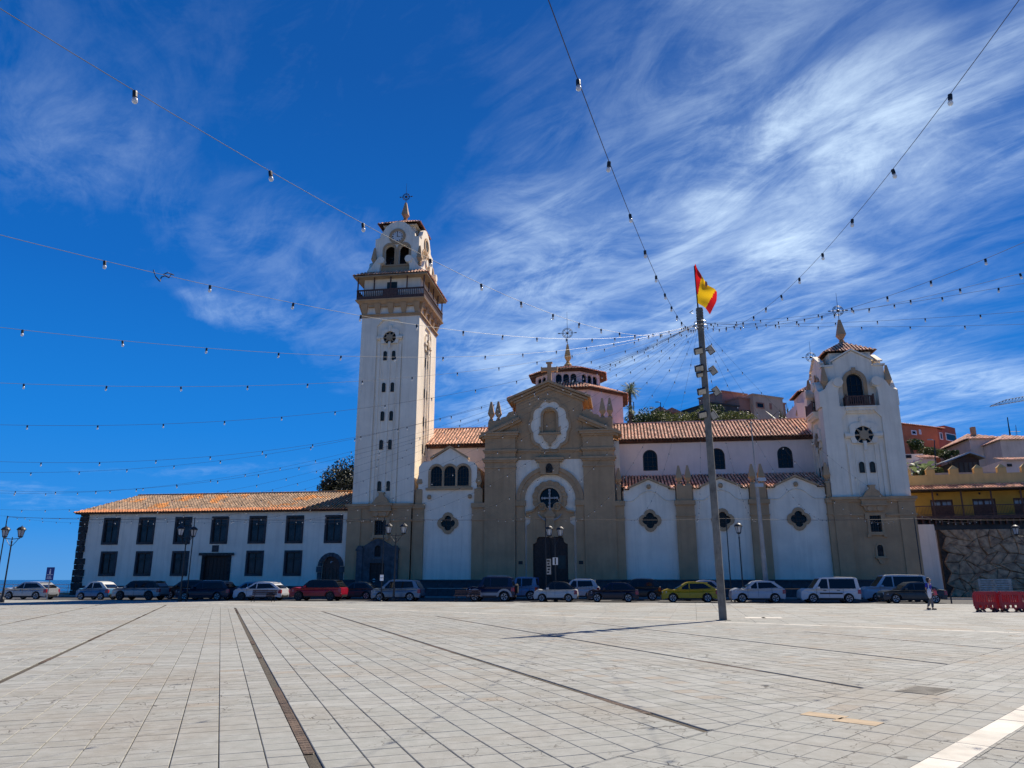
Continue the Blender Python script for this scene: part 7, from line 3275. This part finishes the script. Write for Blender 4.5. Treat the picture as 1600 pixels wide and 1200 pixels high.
PXp, PYp = gpx(1456, 953)
pe = thing('person', 'person in a blue top and patterned trousers walking past the parked cars with bags', 'person', WORLD, (PXp, PYp, 0), rot=R(35))
b0 = Vector((PXp, PYp, 0))


def bp3(x, y, z):
    return tuple(b0 + Vector((x, y, z)))


# joints: walking towards local -y, slight stride
J = [(0, 0, .93), (0, .01, 1.12), (0, .0, 1.36), (0, -.01, 1.46), (0, -.03, 1.55), (0, -.03, 1.65),          # 0-5 pelvis to head
     (-.10, 0, .88), (-.11, -.14, .49), (-.11, -.12, .08), (-.11, -.25, .035),                                # left leg forward
     (.10, 0, .88), (.10, .06, .48), (.10, .26, .14), (.10, .18, .03),                                       # right leg back
     (-.17, 0, 1.38), (-.24, .05, 1.12), (-.24, -.10, .90), (-.24, -.13, .80),
     (.17, 0, 1.38), (.24, .02, 1.12), (.26, -.10, .90), (.26, -.13, .80)]
ED = [(0, 1), (1, 2), (2, 3), (3, 4), (4, 5), (0, 6), (6, 7), (7, 8), (8, 9), (0, 10), (10, 11), (11, 12), (12, 13), (2, 14), (14, 15), (15, 16), (16, 17), (2, 18), (18, 19), (19, 20), (20, 21)]
RD = [(.13, .10), (.115, .09), (.13, .09), .05, .085, .075, .085, .055, .035, .03, .085, .055, .035, .03, .05, .038, .028, .02, .05, .038, .028, .02]
skin_obj('body', [bp3(*j) for j in J], ED, RD, M['skin'], pe, 2)
tp_ = [0, 1, 2, 14, 15, 18, 19]
skin_obj('shirt', [bp3(0, 0, .90), bp3(0, .01, 1.12), bp3(0, 0, 1.38), bp3(-.18, 0, 1.385), bp3(-.235, .035, 1.18), bp3(.18, 0, 1.385), bp3(.235, .015, 1.18)],
         [(0, 1), (1, 2), (2, 3), (3, 4), (2, 5), (5, 6)], [(.165, .125), (.145, .11), (.155, .115), .07, .062, .07, .062], M['shirt'], pe, 2)
skin_obj('trousers', [bp3(0, 0, .93), bp3(-.10, 0, .86), bp3(-.11, -.14, .49), bp3(-.11, -.12, .12), bp3(.10, 0, .86), bp3(.10, .06, .48), bp3(.10, .24, .17)],
         [(0, 1), (1, 2), (2, 3), (0, 4), (4, 5), (5, 6)], [(.14, .12), .105, .075, .062, .105, .075, .062], M['trousers'], pe, 2)
g = MB()
hp = b0 + Vector((0, -.02, 1.60))
for a in range(7):
    pass
g.lathe([(.03, .13), (.075, .11), (.10, .06), (.108, .0), (.10, -.05), (.085, -.10), (.05, -.14)][::-1], (hp.x, hp.y + .02, hp.z), 12)
g.build('hair', M['hair'], pe, smooth=True)
g = MB()
g.lathe([(.045, -.085), (.07, -.05), (.078, 0), (.068, .05), (.03, .075)], (hp.x, hp.y - .05, hp.z - .02), 12)
for s_ in (-1, 1):
    g.lathe([(.0, -.012), (.013, 0), (.0, .012)], (hp.x + s_ * .028, hp.y - .125, hp.z), 6)
g.taper(hp.x, hp.y - .132, hp.z - .03, hp.z, .013, .012, .007, .006)
g.build('face', M['skin'], pe, smooth=True)
for x_, y_, z_ in ((-.11, -.20, 0), (.10, .20, .0)):
    g = MB()
    g.taper(b0.x + x_, b0.y + y_, z_, z_ + .09, .05, .13, .04, .09)
    g.build('shoe', M['shoe'], pe)
for s_, hx in ((-1, -.24), (1, .26)):
    for k in range(4):
        g = MB()
        bx_ = b0 + Vector((hx + (k - 1.5) * .017, -.14, .79))
        g.tube([tuple(bx_), tuple(bx_ + Vector((0, -.012, -.04))), tuple(bx_ + Vector((0, .012, -.07)))], .009, 5, r1=.007)
        g.build('finger', M['skin'], pe)
rootm = Matrix.Rotation(R(35), 3, 'Z')
wb = rootm @ Vector((-.30, -.14, 0))
bg_ = thing('shoulder_bag', 'long white bag hanging at the side of the walking person', 'bag', WORLD, (PXp + wb.x, PYp + wb.y, .6))
g = MB()
bcx, bcy = PXp + wb.x, PYp + wb.y
g.lathe([(.02, .60), (.08, .66), (.11, .78), (.115, .98), (.08, 1.10), (.04, 1.16)], (bcx, bcy, 0), 12)
g.v = [(bcx + (a - bcx) * 1.0, bcy + (b - bcy) * .55, c) for a, b, c in g.v]
g.build('pouch', M['bagw'], bg_, smooth=True)
g = MB()
g.tube([(bcx, bcy, 1.12), (bcx + .03, bcy + .05, 1.42)], .018, 6)
g.build('strap', M['bagw'], bg_)
wb = rootm @ Vector((.34, -.12, 0))
bg_ = thing('hand_bag', 'small pink red bag held by the walking person', 'bag', WORLD, (PXp + wb.x, PYp + wb.y, .6))
g = MB()
bcx, bcy = PXp + wb.x, PYp + wb.y
g.taper(bcx, bcy, .78, 1.02, .10, .05, .085, .035)
g.build('pouch', M['bagr'], bg_)
g = MB()
g.tube([(bcx - .06, bcy, 1.0), (bcx - .03, bcy, 1.1), (bcx + .03, bcy, 1.1), (bcx + .06, bcy, 1.0)], .008, 5)
g.build('handle', M['bagr'], bg_)
